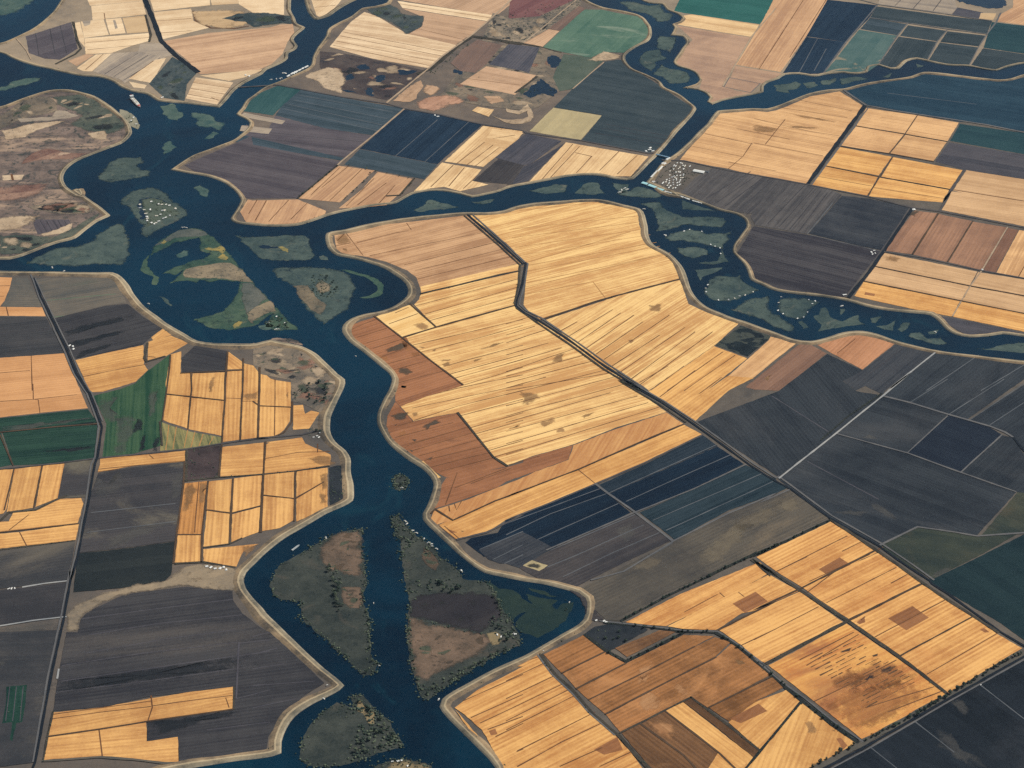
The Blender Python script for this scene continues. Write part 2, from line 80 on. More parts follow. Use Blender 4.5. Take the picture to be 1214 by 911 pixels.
FIELDS = [
{"k":"A","m":"grass_grey","l":"strip of dull scrub and bare soil along the corner lake's bank","p":[[-3302,4671],[-3221,4824],[-3167,5060],[-3157,5389],[-2996,5381],[-2980,5174],[-3034,5014],[-3039,4855],[-3315,4614]],"a":1.084},
{"k":"A","m":"purple_far","l":"dull purple grey field between two narrow ditches by the corner lake","p":[[-3315,4614],[-3039,4855],[-2919,4388],[-3010,4207],[-3119,4230],[-3242,4327]],"a":0.718,"ln":[[[-3256,4669],[-3167,4287]],[[-3170,4745],[-3060,4304]],[[-3108,4799],[-2983,4316]]],"lm":"drain"},
{"k":"A","m":"pale","l":"pinkish cream field against the top edge beside the diagonal drain","p":[[-3014,5340],[-2982,8163],[-2590,5218],[-2952,5144]],"a":0.164,"ln":[[[-2935,5295],[-2604,5322]]],"lm":"drain"},
{"k":"A","m":"pale","l":"cream rectangular field with a short dark notch below the pinkish cream strip","p":[[-2943,5140],[-2589,5214],[-2528,4968],[-2892,4880]],"a":0.206,"ln":[[[-2831,5005],[-2807,4892]]],"lm":"drain"},
{"k":"A","m":"pale","l":"small cream plot cut by a thin hedge, west of the notched cream plots","p":[[-3013,4834],[-2977,4852],[-2905,4569],[-2873,4405],[-2940,4540]],"a":0.464,"s":0.96},
{"k":"A","m":"pale","l":"square cream plot with a drab corner in the small grid","p":[[-2973,4860],[-2819,4893],[-2740,4616],[-2905,4569]],"a":0.211,"p1":[[[-2963,4864],[-2906,4877],[-2899,4802],[-2933,4772]]]},
{"k":"A","m":"pale","l":"square cream plot with a dark upright dash in it","p":[[-2804,4892],[-2697,4911],[-2628,4642],[-2732,4616]],"a":0.176,"p1":[[[-2750,4874],[-2735,4881],[-2695,4730],[-2711,4715]]]},
{"k":"A","m":"tan_far","l":"dull straw square plot at the end of the small grid","p":[[-2689,4911],[-2538,4948],[-2472,4654],[-2617,4634]],"a":0.24},
{"k":"A","m":"pale","l":"long cream strips stacked below the small grid of square plots","p":[[-2900,4562],[-2469,4635],[-2445,4500],[-2546,4428],[-2679,4303],[-2851,4292]],"a":0.168,"ln":[[[-2877,4488],[-2456,4557]],[[-2852,4367],[-2530,4428]]],"lm":"drain"},
{"k":"A","m":"pale","l":"two tilted cream strips meeting the levee road","p":[[-2875,4062],[-2782,4282],[-2674,4296],[-2762,4007],[-2822,4010]],"a":1.171,"ln":[[[-2811,4035],[-2730,4287]]],"lm":"drain"},
{"k":"A","m":"pink_far","l":"little pinkish wedge tucked beside the tilted cream strips","p":[[-2954,4186],[-2851,4292],[-2789,4282],[-2879,4092]],"a":0.8,"s":0.95},
{"k":"A","m":"greytan_far","l":"grey tan fan of parallel strips running down to the channel","p":[[-2674,4296],[-2501,4322],[-2299,4220],[-2367,4106],[-2519,3809],[-2557,3870],[-2757,4003]],"a":1.084,"ln":[[[-2673,3957],[-2497,4295]],[[-2607,3914],[-2424,4256]],[[-2527,3862],[-2335,4207]]],"lm":"drain"},
{"k":"A","m":"pale","l":"cream spear shaped strip beside the dark swampy block","p":[[-2500,3879],[-2362,4179],[-2293,4205],[-2343,3802]],"a":1.14,"ln":[[[-2495,3896],[-2374,4161]]],"lm":"drain"},
{"k":"A","m":"pale","l":"narrow cream sliver at the foot of the dark swampy block","p":[[-2493,3832],[-2367,3768],[-2375,3716],[-2451,3736]],"a":-0.47,"s":0.9},
{"k":"A","m":"greytan_far","l":"drab fallow triangle between the diagonal drain and the cream spear","p":[[-2502,4445],[-2359,4458],[-2258,4248],[-2299,4220],[-2498,4321]],"a":0.091},
{"k":"A","m":"swamp_far","l":"dark swampy block spotted with scrub next to the channel","p":[[-2356,3792],[-2255,4222],[-2052,3977],[-2105,3774],[-2089,3515],[-2225,3565]],"a":1.34},
{"k":"A","m":"pale","l":"cream field crossing the top edge right of the diagonal drain","p":[[-2559,5320],[-2446,8135],[-2095,5114],[-2482,5022]],"a":0.157},
{"k":"A","m":"pale","l":"small cream field at the top edge with a darker dash at each end","p":[[-2119,5341],[-2206,8122],[-1896,5133],[-2084,5113]],"a":0.187},
{"k":"A","m":"pale","l":"corner cream field above the dark pond swale","p":[[-1922,5332],[-1804,8101],[-1554,4916],[-1776,4958],[-1894,5125]],"a":0.081},
{"k":"A","m":"pale","l":"wide cream strip field under the diagonal drain's upper bend","p":[[-2480,5006],[-2223,5058],[-2182,4837],[-2059,4706],[-2367,4515],[-2422,4749]],"a":0.2,"ln":[[[-2440,4848],[-2202,4877]],[[-2397,4632],[-2177,4661]]],"lm":"drain"},
{"k":"A","m":"tan_far","l":"tan hollow ringed by a dark swale","p":[[-2203,4997],[-1998,5016],[-1820,4960],[-1790,4800],[-1874,4706],[-1965,4698],[-2062,4733],[-2158,4836]],"a":0.092,"ln":[[[-2205,5017],[-2166,4836],[-2043,4705],[-1872,4686],[-1783,4729]]],"lm":"drain","lw":14,"sm":1},
{"k":"A","m":"swamp_far","l":"dark slug shaped pond of reeds inside the tan hollow","p":[[-1998,4868],[-1926,4925],[-1884,4971],[-1773,4958],[-1656,4945],[-1553,4908],[-1489,4885],[-1477,4766],[-1603,4752],[-1753,4700],[-1804,4781],[-1900,4813]],"a":0.67,"sm":1},
{"k":"A","m":"pink_stripe","l":"broad pinkish field combed with faint level stripes, largest of its tract","p":[[-2348,4488],[-2049,4616],[-1635,4695],[-1571,4743],[-1479,4747],[-1459,4591],[-1493,4439],[-1512,4235],[-1576,4065],[-1685,3951],[-1757,3965],[-2034,3926],[-2141,4151]],"a":0.328},
{"k":"A","m":"pale","l":"cream tongue along the foot of the pinkish striped field","p":[[-2036,3905],[-1743,3971],[-1604,3994],[-1733,3864],[-1831,3812]],"a":0.222},
{"k":"A","m":"pale_stripe","l":"striped cream block wedged in the corner of two channels","p":[[-2058,3878],[-1799,3789],[-1873,3449],[-2086,3549]],"a":-0.354,"ln":[[[-2067,3797],[-1813,3703]],[[-2070,3703],[-1839,3607]],[[-2079,3617],[-1859,3516]],[[-1921,3559],[-1865,3506]]],"lm":"drain"},
{"k":"B","m":"pale","l":"lone cream field on the point between two forking channels","p":[[-1381,5184],[-1329,5305],[-1137,5297],[-1169,5154],[-1228,4954],[-1301,4865],[-1326,4898]],"a":1.165,"ln":[[[-1371,5163],[-1164,5194]],[[-1351,5040],[-1204,5073]]],"lm":"drain"},
{"k":"H","m":"swamp_green","l":"dull green rough pasture at the rounded end of the oval brown tract","p":[[-2954,3602],[-2816,3647],[-2672,3556],[-2509,3331],[-2427,3147],[-2498,3053],[-2644,3091],[-2758,3193],[-2736,3323],[-2908,3498]],"a":0.315,"sm":1},
{"k":"H","m":"marsh_tan","l":"greyish brown weedy flat behind the far levee of the oval tract","p":[[-3253,3344],[-3129,3609],[-2968,3602],[-2891,3396],[-3075,3304],[-3216,3146],[-4843,2399]],"a":1.133,"sm":1},
{"k":"H","m":"pale_soil","l":"pale bare scar with dark specks on the oval brown tract","p":[[-3195,3113],[-3131,3143],[-3043,3204],[-2823,3245],[-2883,3182],[-2983,3105],[-3051,3011],[-3144,2989]],"a":0.438,"sm":1},
{"k":"H","m":"greytan_far","l":"broken grey bare strip above the pale scar","p":[[-3129,3290],[-2920,3314],[-2905,3397],[-2848,3394],[-2736,3323],[-2814,3277],[-2978,3241],[-3106,3240]],"a":0.114,"sm":1},
{"k":"H","m":"rust_soil","l":"rust red bare patch where the oval tract narrows","p":[[-2964,2757],[-2869,2846],[-2692,2777],[-2595,2773],[-2679,2699],[-2870,2692],[-2983,2635]],"a":0.753,"sm":1},
{"k":"H","m":"rust_soil","l":"rust red streaked flat at the lower side of the oval tract","p":[[-4645,2005],[-2867,2361],[-2786,2358],[-2798,2271],[-2938,2161],[-4650,1934]],"a":0.197,"sm":1},
{"k":"H","m":"pale_soil","l":"small pale soil clearing near the eastern bulge of the oval tract","p":[[-2646,3059],[-2545,3087],[-2512,2958],[-2598,2977]],"a":0.27,"sm":1},
{"k":"H","m":"pale_soil","l":"pair of pale square pads on the oval tract","p":[[-3078,2488],[-2946,2492],[-2948,2424],[-3063,2422]],"a":0.03,"ln":[[[-3024,2501],[-3001,2420]]],"lm":"drain","lw":14},
{"k":"H","m":"pale_soil","l":"cream sandy shelf by the purple ploughed plot","p":[[-4558,1622],[-2848,1958],[-2781,1947],[-2801,1837],[-2882,1786],[-4536,1548]],"a":0.194,"sm":1},
{"k":"H","m":"purple_far","l":"small purple ploughed plot with fine furrows","p":[[-2777,1850],[-2774,1905],[-2577,1898],[-2544,1814],[-2566,1747],[-2730,1726]],"a":-1.124,"ln":[[[-2745,1890],[-2682,1751]],[[-2708,1889],[-2650,1753]],[[-2665,1888],[-2611,1756]],[[-2638,1887],[-2588,1758]],[[-2601,1885],[-2555,1760]]],"lm":"drain"},
{"k":"H","m":"pale_soil","l":"thin pale ribbon of sand under the purple ploughed plot","p":[[-2717,1725],[-2680,1738],[-2555,1842],[-2529,1759],[-2624,1708],[-2692,1692]],"a":0.338,"sm":1},
{"k":"H","m":"marsh_tan","l":"tan striped meadow along the lower bank of the oval tract","p":[[-2856,2077],[-2625,2110],[-2490,2091],[-2424,2004],[-2496,1965],[-2683,1986],[-2809,2032]],"a":0.142,"sm":1},
{"k":"H","m":"swamp_green","l":"dark green marsh fringe inside the lower levee of the oval tract","p":[[-2945,1707],[-2792,1715],[-2634,1695],[-2536,1800],[-2461,1908],[-2417,1962],[-2427,1851],[-2516,1677],[-2623,1628],[-2779,1501],[-2902,1479]],"a":0.052,"sm":1},
{"k":"C","m":"pink_far","l":"pinkish tan field on the top edge above the cream strips","p":[[-758,5155],[921,8068],[1501,7928],[-40,4880],[-79,4834]],"a":0.888},
{"k":"C","m":"pale","l":"long cream strip crossing the pinkish fields","p":[[-765,5135],[-79,4842],[-121,4738],[-729,5008]],"a":-0.404,"ln":[[[-756,5082],[-102,4796]]],"lm":"drain"},
{"k":"C","m":"pink_far","l":"pinkish tan field between the cream strip and the striped cream field","p":[[-732,5000],[-124,4730],[-247,4480],[-329,4332],[-668,4537],[-580,4668],[-568,4824]],"a":-0.418,"ln":[[[-609,4630],[-285,4425]]],"lm":"drain"},
{"k":"C","m":"pale_stripe","l":"cream field with level stripes sloping down to the brown marsh","p":[[-1199,4344],[-1130,4595],[-1078,4768],[-993,4943],[-896,4859],[-684,4549],[-329,4332],[-502,3955],[-895,4131]],"a":-0.38,"ln":[[[-1122,4595],[-403,4224]],[[-1138,4529],[-428,4156]],[[-1160,4441],[-461,4065]],[[-1178,4369],[-488,3990]]],"lm":"drain"},
{"k":"C","m":"swamp_far","l":"dark grey green thicket biting into the cream striped field","p":[[-996,5012],[-904,5048],[-842,5086],[-769,5013],[-743,4932],[-678,4869],[-577,4857],[-567,4785],[-602,4630],[-684,4549],[-815,4776],[-929,4900]],"a":0.373,"sm":1},
{"k":"C","m":"purple_marsh","l":"purple brown marsh pitted with small dark ponds","p":[[-1262,4272],[-1110,4236],[-894,4124],[-531,3920],[-642,3678],[-724,3537],[-779,3471],[-1075,3627],[-1188,3806],[-1246,4022]],"a":-0.233},
{"k":"C","m":"pale_soil","l":"pale bare mound beside the pond pitted marsh","p":[[-1333,3890],[-1200,4002],[-1117,3974],[-1069,3836],[-1079,3696],[-1081,3593],[-1179,3659],[-1254,3802],[-1322,3840]],"a":0.7,"sm":1},
{"k":"C","m":"pond","l":"dark pond beside the pale bare mound","p":[[-1071,3872],[-1031,3888],[-1006,3834],[-1026,3792],[-1055,3779]],"a":0.381,"sm":1,"n":"pond","c":"pond","g":"ponds in the purple brown marsh"},
{"k":"C","m":"pond","l":"dark square pond in the middle of the purple brown marsh","p":[[-871,3863],[-810,3878],[-793,3825],[-819,3748],[-861,3764]],"a":0.241,"sm":1,"n":"pond","c":"pond","g":"ponds in the purple brown marsh"},
{"k":"C","m":"pond","l":"dark pond at the top of the purple brown marsh","p":[[-1001,4023],[-950,4046],[-907,4008],[-928,3944],[-990,3954]],"a":0.424,"sm":1,"n":"pond","c":"pond","g":"ponds in the purple brown marsh"},
{"k":"C","m":"pond","l":"dark pond at the pointed end of the purple brown marsh","p":[[-739,3958],[-650,3932],[-590,3915],[-647,3854],[-714,3864]],"a":-0.284,"sm":1,"n":"pond","c":"pond","g":"ponds in the purple brown marsh"},
{"k":"C","m":"pond","l":"dark pond touching the lower road of the purple brown marsh","p":[[-931,3649],[-896,3678],[-871,3660],[-868,3522],[-905,3551]],"a":0.692,"sm":1,"n":"pond","c":"pond","g":"ponds in the purple brown marsh"},
{"k":"C","m":"pond","l":"dark sliver pond at the corner of the purple brown marsh","p":[[-1079,3644],[-1003,3631],[-972,3595],[-1045,3605]],"a":-0.169,"sm":1,"n":"pond","c":"pond","g":"ponds in the purple brown marsh"},
{"k":"C","m":"green_far","l":"deep green wedge field next to the riverside moorings","p":[[-1716,3348],[-1651,3575],[-1504,3725],[-1346,3655],[-1449,3404],[-1496,3273],[-1657,3329]],"a":1.292,"s":0.9},
{"k":"C","m":"teal_far","l":"dark teal field ruled with pale broken lines","p":[[-1346,3655],[-1070,3524],[-660,3339],[-843,2955],[-1142,3063],[-1481,3272],[-1450,3411]],"a":-0.429,"ln":[[[-1347,3570],[-730,3292]],[[-1377,3498],[-761,3193]],[[-1406,3431],[-790,3102]],[[-1432,3370],[-817,3018]]],"lm":"pale_line"},
{"k":"C","m":"purple_far","l":"purple grey field banded with teal above the long track","p":[[-1481,3266],[-1142,3063],[-849,2949],[-918,2785],[-1018,2604],[-1358,2771],[-1644,2892],[-1654,3148],[-1603,3049],[-1516,3014]],"a":-0.249,"ln":[[[-1603,3049],[-894,2862]],[[-1619,2969],[-950,2742]],[[-1632,2907],[-993,2649]]],"lm":"drain"},
{"k":"C","m":"greytan_far","l":"small grey brown plot by the bank above the purple fields","p":[[-1685,3320],[-1411,3187],[-1428,3139],[-1708,3265]],"a":-0.452},
{"k":"C","m":"greytan_far","l":"small light grey plot below the grey brown plot by the bank","p":[[-1681,3133],[-1486,3077],[-1501,3000],[-1688,3053]],"a":-0.28},
{"k":"C","m":"teal_far","l":"narrow dark teal strip along the purple field's upper edge","p":[[-1683,3005],[-992,2634],[-1018,2604],[-1700,2894]],"a":-0.493},
{"k":"C","m":"purple_far","l":"great purple field rounding the river bend, widest of its tract","p":[[-1980,2581],[-1896,2678],[-1696,2878],[-1608,2979],[-1585,2852],[-1299,2722],[-1017,2595],[-1255,2118],[-1519,2122],[-1600,2139],[-1654,2286],[-1747,2407],[-1904,2488]],"a":-0.425,"s":0.9},
{"k":"C","m":"navy","l":"navy blue block with two pale diagonal lines","p":[[-659,3322],[-416,3229],[-158,3082],[-431,2536],[-917,2769]],"a":-2.007,"ln":[[[-443,3165],[-690,2662]],[[-245,3124],[-513,2563]]],"lm":"pale_line"},
{"k":"C","m":"teal_far","l":"teal strip under the navy block, dotted with shrubs","p":[[-917,2763],[-430,2530],[-507,2336],[-794,2460],[-1001,2552]],"a":-0.456},
{"k":"C","m":"orange_far","l":"pinkish orange field of long strips between two hedgerows","p":[[-1249,2126],[-1034,2538],[-814,2466],[-1000,2054],[-1254,2116]],"a":1.111,"ln":[[[-1118,2251],[-973,2533]],[[-1178,2152],[-1026,2514]],[[-1061,2076],[-889,2487]]],"lm":"drain","s":0.95},
{"k":"C","m":"orange_far","l":"pinkish orange field ending at the pale levee below the hedgerow","p":[[-1002,1979],[-876,2217],[-793,2445],[-567,2338],[-636,2179],[-722,2011],[-852,1987]],"a":1.04,"ln":[[[-958,2005],[-810,2360]],[[-893,2017],[-733,2299]],[[-775,2013],[-679,2267]]],"lm":"drain"},
{"k":"C","m":"orange_far","l":"rounded pinkish orange field in the crook of the river","p":[[-1517,2097],[-1253,2102],[-1072,1948],[-1082,1890],[-1231,1793],[-1360,1792],[-1531,1818],[-1580,1958],[-1549,2113]],"a":1.413,"ln":[[[-1481,1844],[-1438,2094]],[[-1402,1827],[-1306,2095]],[[-1274,1850],[-1191,2056]],[[-1492,2110],[-1528,1928]]],"lm":"drain"},
{"k":"C","m":"gold_far","l":"cream gold field with long dark strips beside the navy block","p":[[-153,3062],[96,2975],[69,2871],[-152,2489],[-388,2570]],"a":1.125,"ln":[[[-315,2537],[-34,3019]],[[-254,2514],[7,2953]],[[-200,2503],[56,2935]]],"lm":"drain"},
{"k":"C","m":"gold_far","l":"cream gold field cut by a brown strip above the river bend","p":[[-404,2556],[-162,2450],[-219,2304],[-119,2251],[-291,2170],[-385,2232],[-477,2212],[-572,2163]],"a":-1.984,"ln":[[[-465,2235],[-335,2517]],[[-358,2236],[-267,2484]],[[-271,2204],[-199,2348]]],"lm":"drain"},
{"k":"C","m":"slate_brown","l":"tan grey plot next to the slate plot at the pale striped levee","p":[[-50,2612],[90,2509],[96,2500],[25,2251],[-15,2238],[1,2252],[-132,2280],[-212,2304]],"a":-2.02},
{"k":"C","m":"slate_far","l":"slate plot with violet tinge between cream gold strips","p":[[-80,2613],[116,2942],[335,2826],[136,2514],[96,2500]],"a":1.034,"ln":[[[110,2545],[314,2814]],[[1,2580],[184,2898]]],"lm":"drain"},
{"k":"C","m":"slate_far","l":"slate tongue reaching the slough beside the cream strips","p":[[95,2491],[136,2514],[362,2806],[119,2291],[12,2222]],"a":0.868,"s":0.9},
{"k":"C","m":"gold_far","l":"narrow cream strip along the track at the edge of the slate plot","p":[[-93,3021],[99,2949],[-18,2728],[-149,2833]],"a":-0.359,"ln":[[[-93,2878],[46,2920]]],"lm":"drain"},
{"k":"C","m":"gold_far","l":"long cream field with diagonal dark strips, touching the bridge approach","p":[[362,2806],[859,2589],[736,2326],[629,2330],[523,2364],[321,2342],[126,2282]],"a":1.148,"ln":[[[254,2330],[443,2747]],[[410,2383],[513,2605],[412,2661]],[[552,2408],[687,2675]],[[657,2359],[792,2610]],[[200,2303],[403,2780]]],"lm":"drain"},
{"k":"C","m":"straw_green","l":"olive straw square plot in front of the great grey field","p":[[296,3313],[602,3181],[453,2834],[137,2973]],"a":-2.008},
{"k":"C","m":"slate_teal","l":"great grey green field that runs to the river fork","p":[[651,4014],[741,4046],[785,4037],[810,3935],[904,3781],[996,3627],[1085,3452],[1196,3263],[934,2690],[862,2638],[460,2834],[602,3188],[299,3316],[429,3599]],"a":-0.478,"ln":[[[622,3057],[1041,2848]],[[590,3004],[1004,2810]],[[547,2931],[952,2758]]],"lm":"drain"},
{"k":"C","m":"green_field","l":"mid green field with pale streaks in the river elbow","p":[[248,4270],[550,4914],[675,4908],[781,4844],[917,4778],[986,4638],[982,4445],[906,4316],[806,4153],[658,4178],[564,4083],[374,4190]],"a":1.132},
{"k":"C","m":"magenta","l":"dusky magenta field near the top edge","p":[[38,5160],[2237,7889],[529,5179],[313,4785],[19,4779]],"a":0.896},
{"k":"C","m":"brick_far","l":"red brown strip beside the mid green field","p":[[293,4583],[507,4996],[564,4933],[369,4549]],"a":1.093},
{"k":"C","m":"pink_far","l":"pinkish tan strip below the red brown strip","p":[[121,4350],[293,4579],[369,4545],[248,4281]],"a":0.927},
{"k":"C","m":"scrub_ground","l":"belt of pale scrubland with dark bushes along the magenta field","p":[[-166,4382],[-89,4883],[34,4778],[236,4808],[527,5138],[539,5015],[293,4591],[121,4350],[76,4371]],"a":1.418},
{"k":"C","m":"marsh_tan","l":"brown marsh plain behind the great grey field","p":[[0,4337],[241,4270],[373,4172],[323,3956],[311,3796],[342,3568],[207,3337],[135,3273],[-149,3351],[-438,3498],[-327,3876],[-211,4160]],"a":-0.271},
{"k":"C","m":"marsh_dgreen","l":"dull green meadow patch between the ponds and the great grey field","p":[[388,4153],[565,4090],[652,4043],[429,3592],[341,3561],[304,3779],[346,3991]],"a":-0.342},
{"k":"C","m":"pond","l":"dark pond by the dull green meadow patch","p":[[264,4122],[298,4149],[364,4117],[352,3954],[300,3914],[267,3994]],"a":0.671,"sm":1,"n":"pond","c":"pond"},
{"k":"C","m":"pond","l":"branching dark pond with ragged arms on the brown marsh plain","p":[[81,3511],[155,3662],[231,3789],[286,3674],[339,3585],[317,3467],[239,3521],[152,3457]],"a":1.115,"sm":1,"n":"pond","c":"pond"},
{"k":"C","m":"pond","l":"tiny dark pond beside the diagonal road through the marsh","p":[[-354,3941],[-295,3903],[-287,3846],[-331,3858]],"a":-0.572,"sm":1,"n":"pond","c":"pond"},
{"k":"C","m":"brick_far","l":"brown parcel with a pale spot on the marsh road","p":[[-371,4039],[-298,4256],[-194,4421],[-27,4319],[-133,4011],[-206,3871],[-310,3911]],"a":1.246},
{"k":"C","m":"slate_far","l":"slate purple parcel beside the brown parcel","p":[[-118,4003],[18,4336],[228,4271],[147,3856],[109,3886]],"a":1.183,"s":1.1},
{"k":"C","m":"pink_far","l":"long pink tan plot crossed by faint tracks","p":[[-307,3699],[-133,3975],[195,3818],[52,3512],[26,3530]],"a":-0.47,"ln":[[[-264,3785],[85,3665]]],"lm":"drain"},
{"k":"C","m":"pink_far","l":"round pink tan plot at the road corner","p":[[-733,3459],[-655,3644],[-564,3773],[-548,3692],[-580,3555],[-586,3487],[-634,3431]],"a":1.172,"sm":1},
{"k":"C","m":"rust_pink","l":"bright salmon bare patch in the marsh","p":[[-584,3419],[-507,3501],[-392,3530],[-276,3440],[-333,3375],[-389,3361],[-474,3291],[-546,3334]],"a":0.817,"sm":1},
{"k":"C","m":"pink_far","l":"little pale clearing ringed with scrub","p":[[-539,3639],[-511,3697],[-460,3664],[-458,3584],[-507,3528],[-530,3570]],"a":1.121,"sm":1},
{"k":"C","m":"pink_far","l":"small tan clearing near the ring shaped pond","p":[[-147,3503],[-46,3499],[-25,3413],[-104,3383]],"a":-0.04,"sm":1},
{"k":"C","m":"gold_far","l":"small straw square in the marsh by the main track","p":[[-225,3288],[-190,3346],[-83,3298],[-118,3194]],"a":1.028},
{"k":"C","m":"pale_soil","l":"curling pale sand ridge beside the ring shaped pond","p":[[-7,3312],[78,3275],[122,3374],[163,3272],[153,3124],[90,3078],[-9,3098],[-93,3216],[-22,3148],[76,3144],[126,3174],[128,3273],[77,3226],[-7,3262]],"a":-0.411,"sm":1},
{"k":"C","m":"pale_soil","l":"pale sand streak along the meadow's upper end","p":[[548,4047],[658,4178],[760,4119],[742,4065],[592,4024]],"a":0.872,"sm":1},
{"k":"D","m":"green_teal","l":"deep green field at the top edge across the winding slough","p":[[1179,4866],[1996,7902],[2242,7999],[3777,7918],[1899,4914],[1751,4604],[1299,4801],[1246,4823]],"a":-0.411},
{"k":"D","m":"gold_far","l":"cream strip under the deep green field","p":[[1242,4776],[1298,4797],[1747,4596],[1675,4385],[1464,4482],[1188,4621]],"a":-0.421},
{"k":"D","m":"pink_brown","l":"dusty pink brown field curving along the winding slough","p":[[1183,4606],[1463,4470],[1671,4377],[1521,3934],[1406,3593],[1493,3520],[1590,3482],[1312,3341],[1306,3443],[1252,3565],[1278,3703],[1245,3845],[1141,3928],[1124,3994],[1200,4210],[1271,4357]],"a":-0.439},
{"k":"D","m":"orange_far","l":"tall tan field of long slanting strips next to the navy field","p":[[1759,4604],[2784,7861],[2800,7860],[2274,5018],[2046,4380],[1806,3804],[1525,3930]],"a":1.202,"ln":[[[1665,3845],[2135,5106]],[[1892,4034],[2279,5059]]],"lm":"drain"},
{"k":"D","m":"pink_brown","l":"pink brown strip with one dark tree at the foot of the tall tan field","p":[[1517,3916],[1804,3786],[1815,3750],[1721,3684],[1663,3624],[1470,3730]],"a":-0.425,"s":0.93},
{"k":"D","m":"pink_brown","l":"small fenced pink brown plot by the slough mouth","p":[[1462,3730],[1652,3628],[1577,3490],[1413,3586]],"a":-0.493,"ln":[[[1462,3730],[1652,3628],[1577,3490],[1413,3586],[1462,3730]]],"lm":"pale_line"},
{"k":"D","m":"navy","l":"navy field with a pale smear, tall and slanting","p":[[2274,5018],[2609,4902],[2523,4687],[2304,4274],[2046,4380]],"a":1.119},
{"k":"D","m":"navy","l":"navy field with slim violet stripes above the branch slough","p":[[2045,4372],[2301,4275],[2081,3767],[1919,3760],[1819,3785]],"a":1.182,"ln":[[[2117,4339],[1921,3774]],[[2155,4169],[2028,3812]]],"lm":"pale_line"},
{"k":"D","m":"slate_teal","l":"dark grey green strip field near the top edge","p":[[2599,4882],[3085,4682],[3351,4584],[3277,4375],[2769,4586],[2526,4687]],"a":-0.377},
{"k":"D","m":"teal_far","l":"small teal plot above the brown spotted green field","p":[[2522,4679],[2757,4559],[2666,4372],[2430,4489]],"a":-0.472},
{"k":"D","m":"green_spot","l":"green field blotched with tan near the branch slough","p":[[2419,4478],[2665,4364],[2465,3893],[2375,3780],[2098,3788]],"a":-2.006},
{"k":"D","m":"slate_teal","l":"small dark plot second along the pale cross track","p":[[2764,4540],[3014,4433],[2919,4259],[2683,4363]],"a":-0.404},
{"k":"D","m":"slate_teal","l":"grey green field reaching down to the loop of the branch slough","p":[[2670,4349],[2913,4248],[2802,3966],[2739,3990],[2667,3957],[2588,3831],[2530,3833],[2468,3893]],"a":-1.988},
{"k":"D","m":"slate_teal","l":"dark plot third along the pale cross track","p":[[3016,4425],[3267,4338],[3179,4162],[2936,4247]],"a":-0.334,"s":0.9},
{"k":"D","m":"slate_teal","l":"slate field above the straight reach of the branch slough","p":[[2931,4236],[3175,4144],[3052,3840],[2918,3874],[2806,3947]],"a":-0.361},
{"k":"D","m":"green_dark","l":"dark green field at the right edge behind the slate plots","p":[[3348,4572],[5595,3763],[5440,3301],[3457,4028],[3207,4138]],"a":-0.346},
{"k":"D","m":"slate_teal","l":"slate field at the right edge above the branch slough","p":[[3203,4131],[3455,4021],[5437,3294],[3425,3878],[3236,3768],[3058,3832]],"a":-0.412},
{"k":"D","m":"greytan_far","l":"row of pale grey tan plots along the top edge","p":[[2646,5042],[3312,7833],[3176,5059],[3151,4817],[3091,4717],[2854,4823],[2616,4914]],"a":-0.393,"ln":[[[2727,4884],[2810,5035]],[[2847,4831],[2961,5048]],[[2979,4785],[3091,5022]]],"lm":"drain"},
{"k":"D","m":"slate_far","l":"drab plot beside the dark lagoon at the top edge","p":[[3159,4837],[3319,4738],[3274,4622],[3091,4701]],"a":-0.554},
{"k":"D","m":"tan_far","l":"tiny straw plot below the dark lagoon","p":[[3302,4731],[3408,4718],[3362,4603],[3271,4634]],"a":-0.122},
{"k":"D","m":"orange_far","l":"pink tan field in the corner by the dark lagoon","p":[[3436,4705],[3544,4820],[3572,4959],[6217,5617],[5580,3718],[3380,4578]],"a":0.817},
{"k":"D","m":"pond","l":"dark lagoon cut by the top edge of the photo","p":[[3114,5021],[3147,4898],[3228,4834],[3367,4748],[3477,4755],[3533,4840],[3542,5001],[3871,7913]],"a":-1.309,"sm":1,"n":"pond","c":"pond"},
{"k":"E","m":"orange","l":"broad orange field behind the marina, scored by long ditches","p":[[1348,3184],[1563,3215],[1653,3195],[1710,3215],[1805,3288],[1949,3416],[2152,3486],[2270,3259],[1782,2178],[1603,2234],[1478,2312],[1332,2407],[1046,2533],[1136,2735],[1226,2904]],"a":-0.465,"ln":[[[1559,3100],[1886,2903],[2063,2833]],[[1523,2751],[1924,2559]],[[1878,3362],[2189,3189]],[[1745,3257],[2148,3092]],[[1753,3082],[1590,2733]],[[1433,2960],[1748,2795]],[[1128,2726],[1429,2569]],[[1509,2751],[1436,2569],[1332,2407]],[[1341,2497],[1616,2366]],[[1232,2898],[1514,2736]]],"lm":"drain","p1":[[[1791,3166],[2058,3047],[2047,3022],[1795,3139]],[[1757,2995],[1934,2956],[1938,2933],[1755,2973]],[[1550,3019],[1710,2949],[1675,2886],[1541,2924]]]},
{"k":"E","m":"orange","l":"orange square topmost of the block of eight beside the double canal","p":[[2287,3228],[2593,3107],[2474,2848],[2187,2971]],"a":-0.405},
{"k":"E","m":"orange","l":"orange square at the far corner of the block of eight, by the dark green field","p":[[2592,3104],[2832,2990],[2716,2732],[2476,2845]],"a":-0.405},
{"k":"E","m":"orange","l":"orange square second down along the double canal","p":[[2184,2962],[2469,2839],[2331,2577],[2052,2699]],"a":-0.405,"s":1.03},
{"k":"E","m":"orange","l":"orange square second down on the side of the purple slate field","p":[[2473,2832],[2708,2719],[2580,2455],[2337,2574]],"a":-0.405},
{"k":"E","m":"gold_or","l":"orange square third down along the double canal","p":[[2036,2678],[2341,2531],[2222,2281],[1927,2426]],"a":-0.405,"s":0.97},
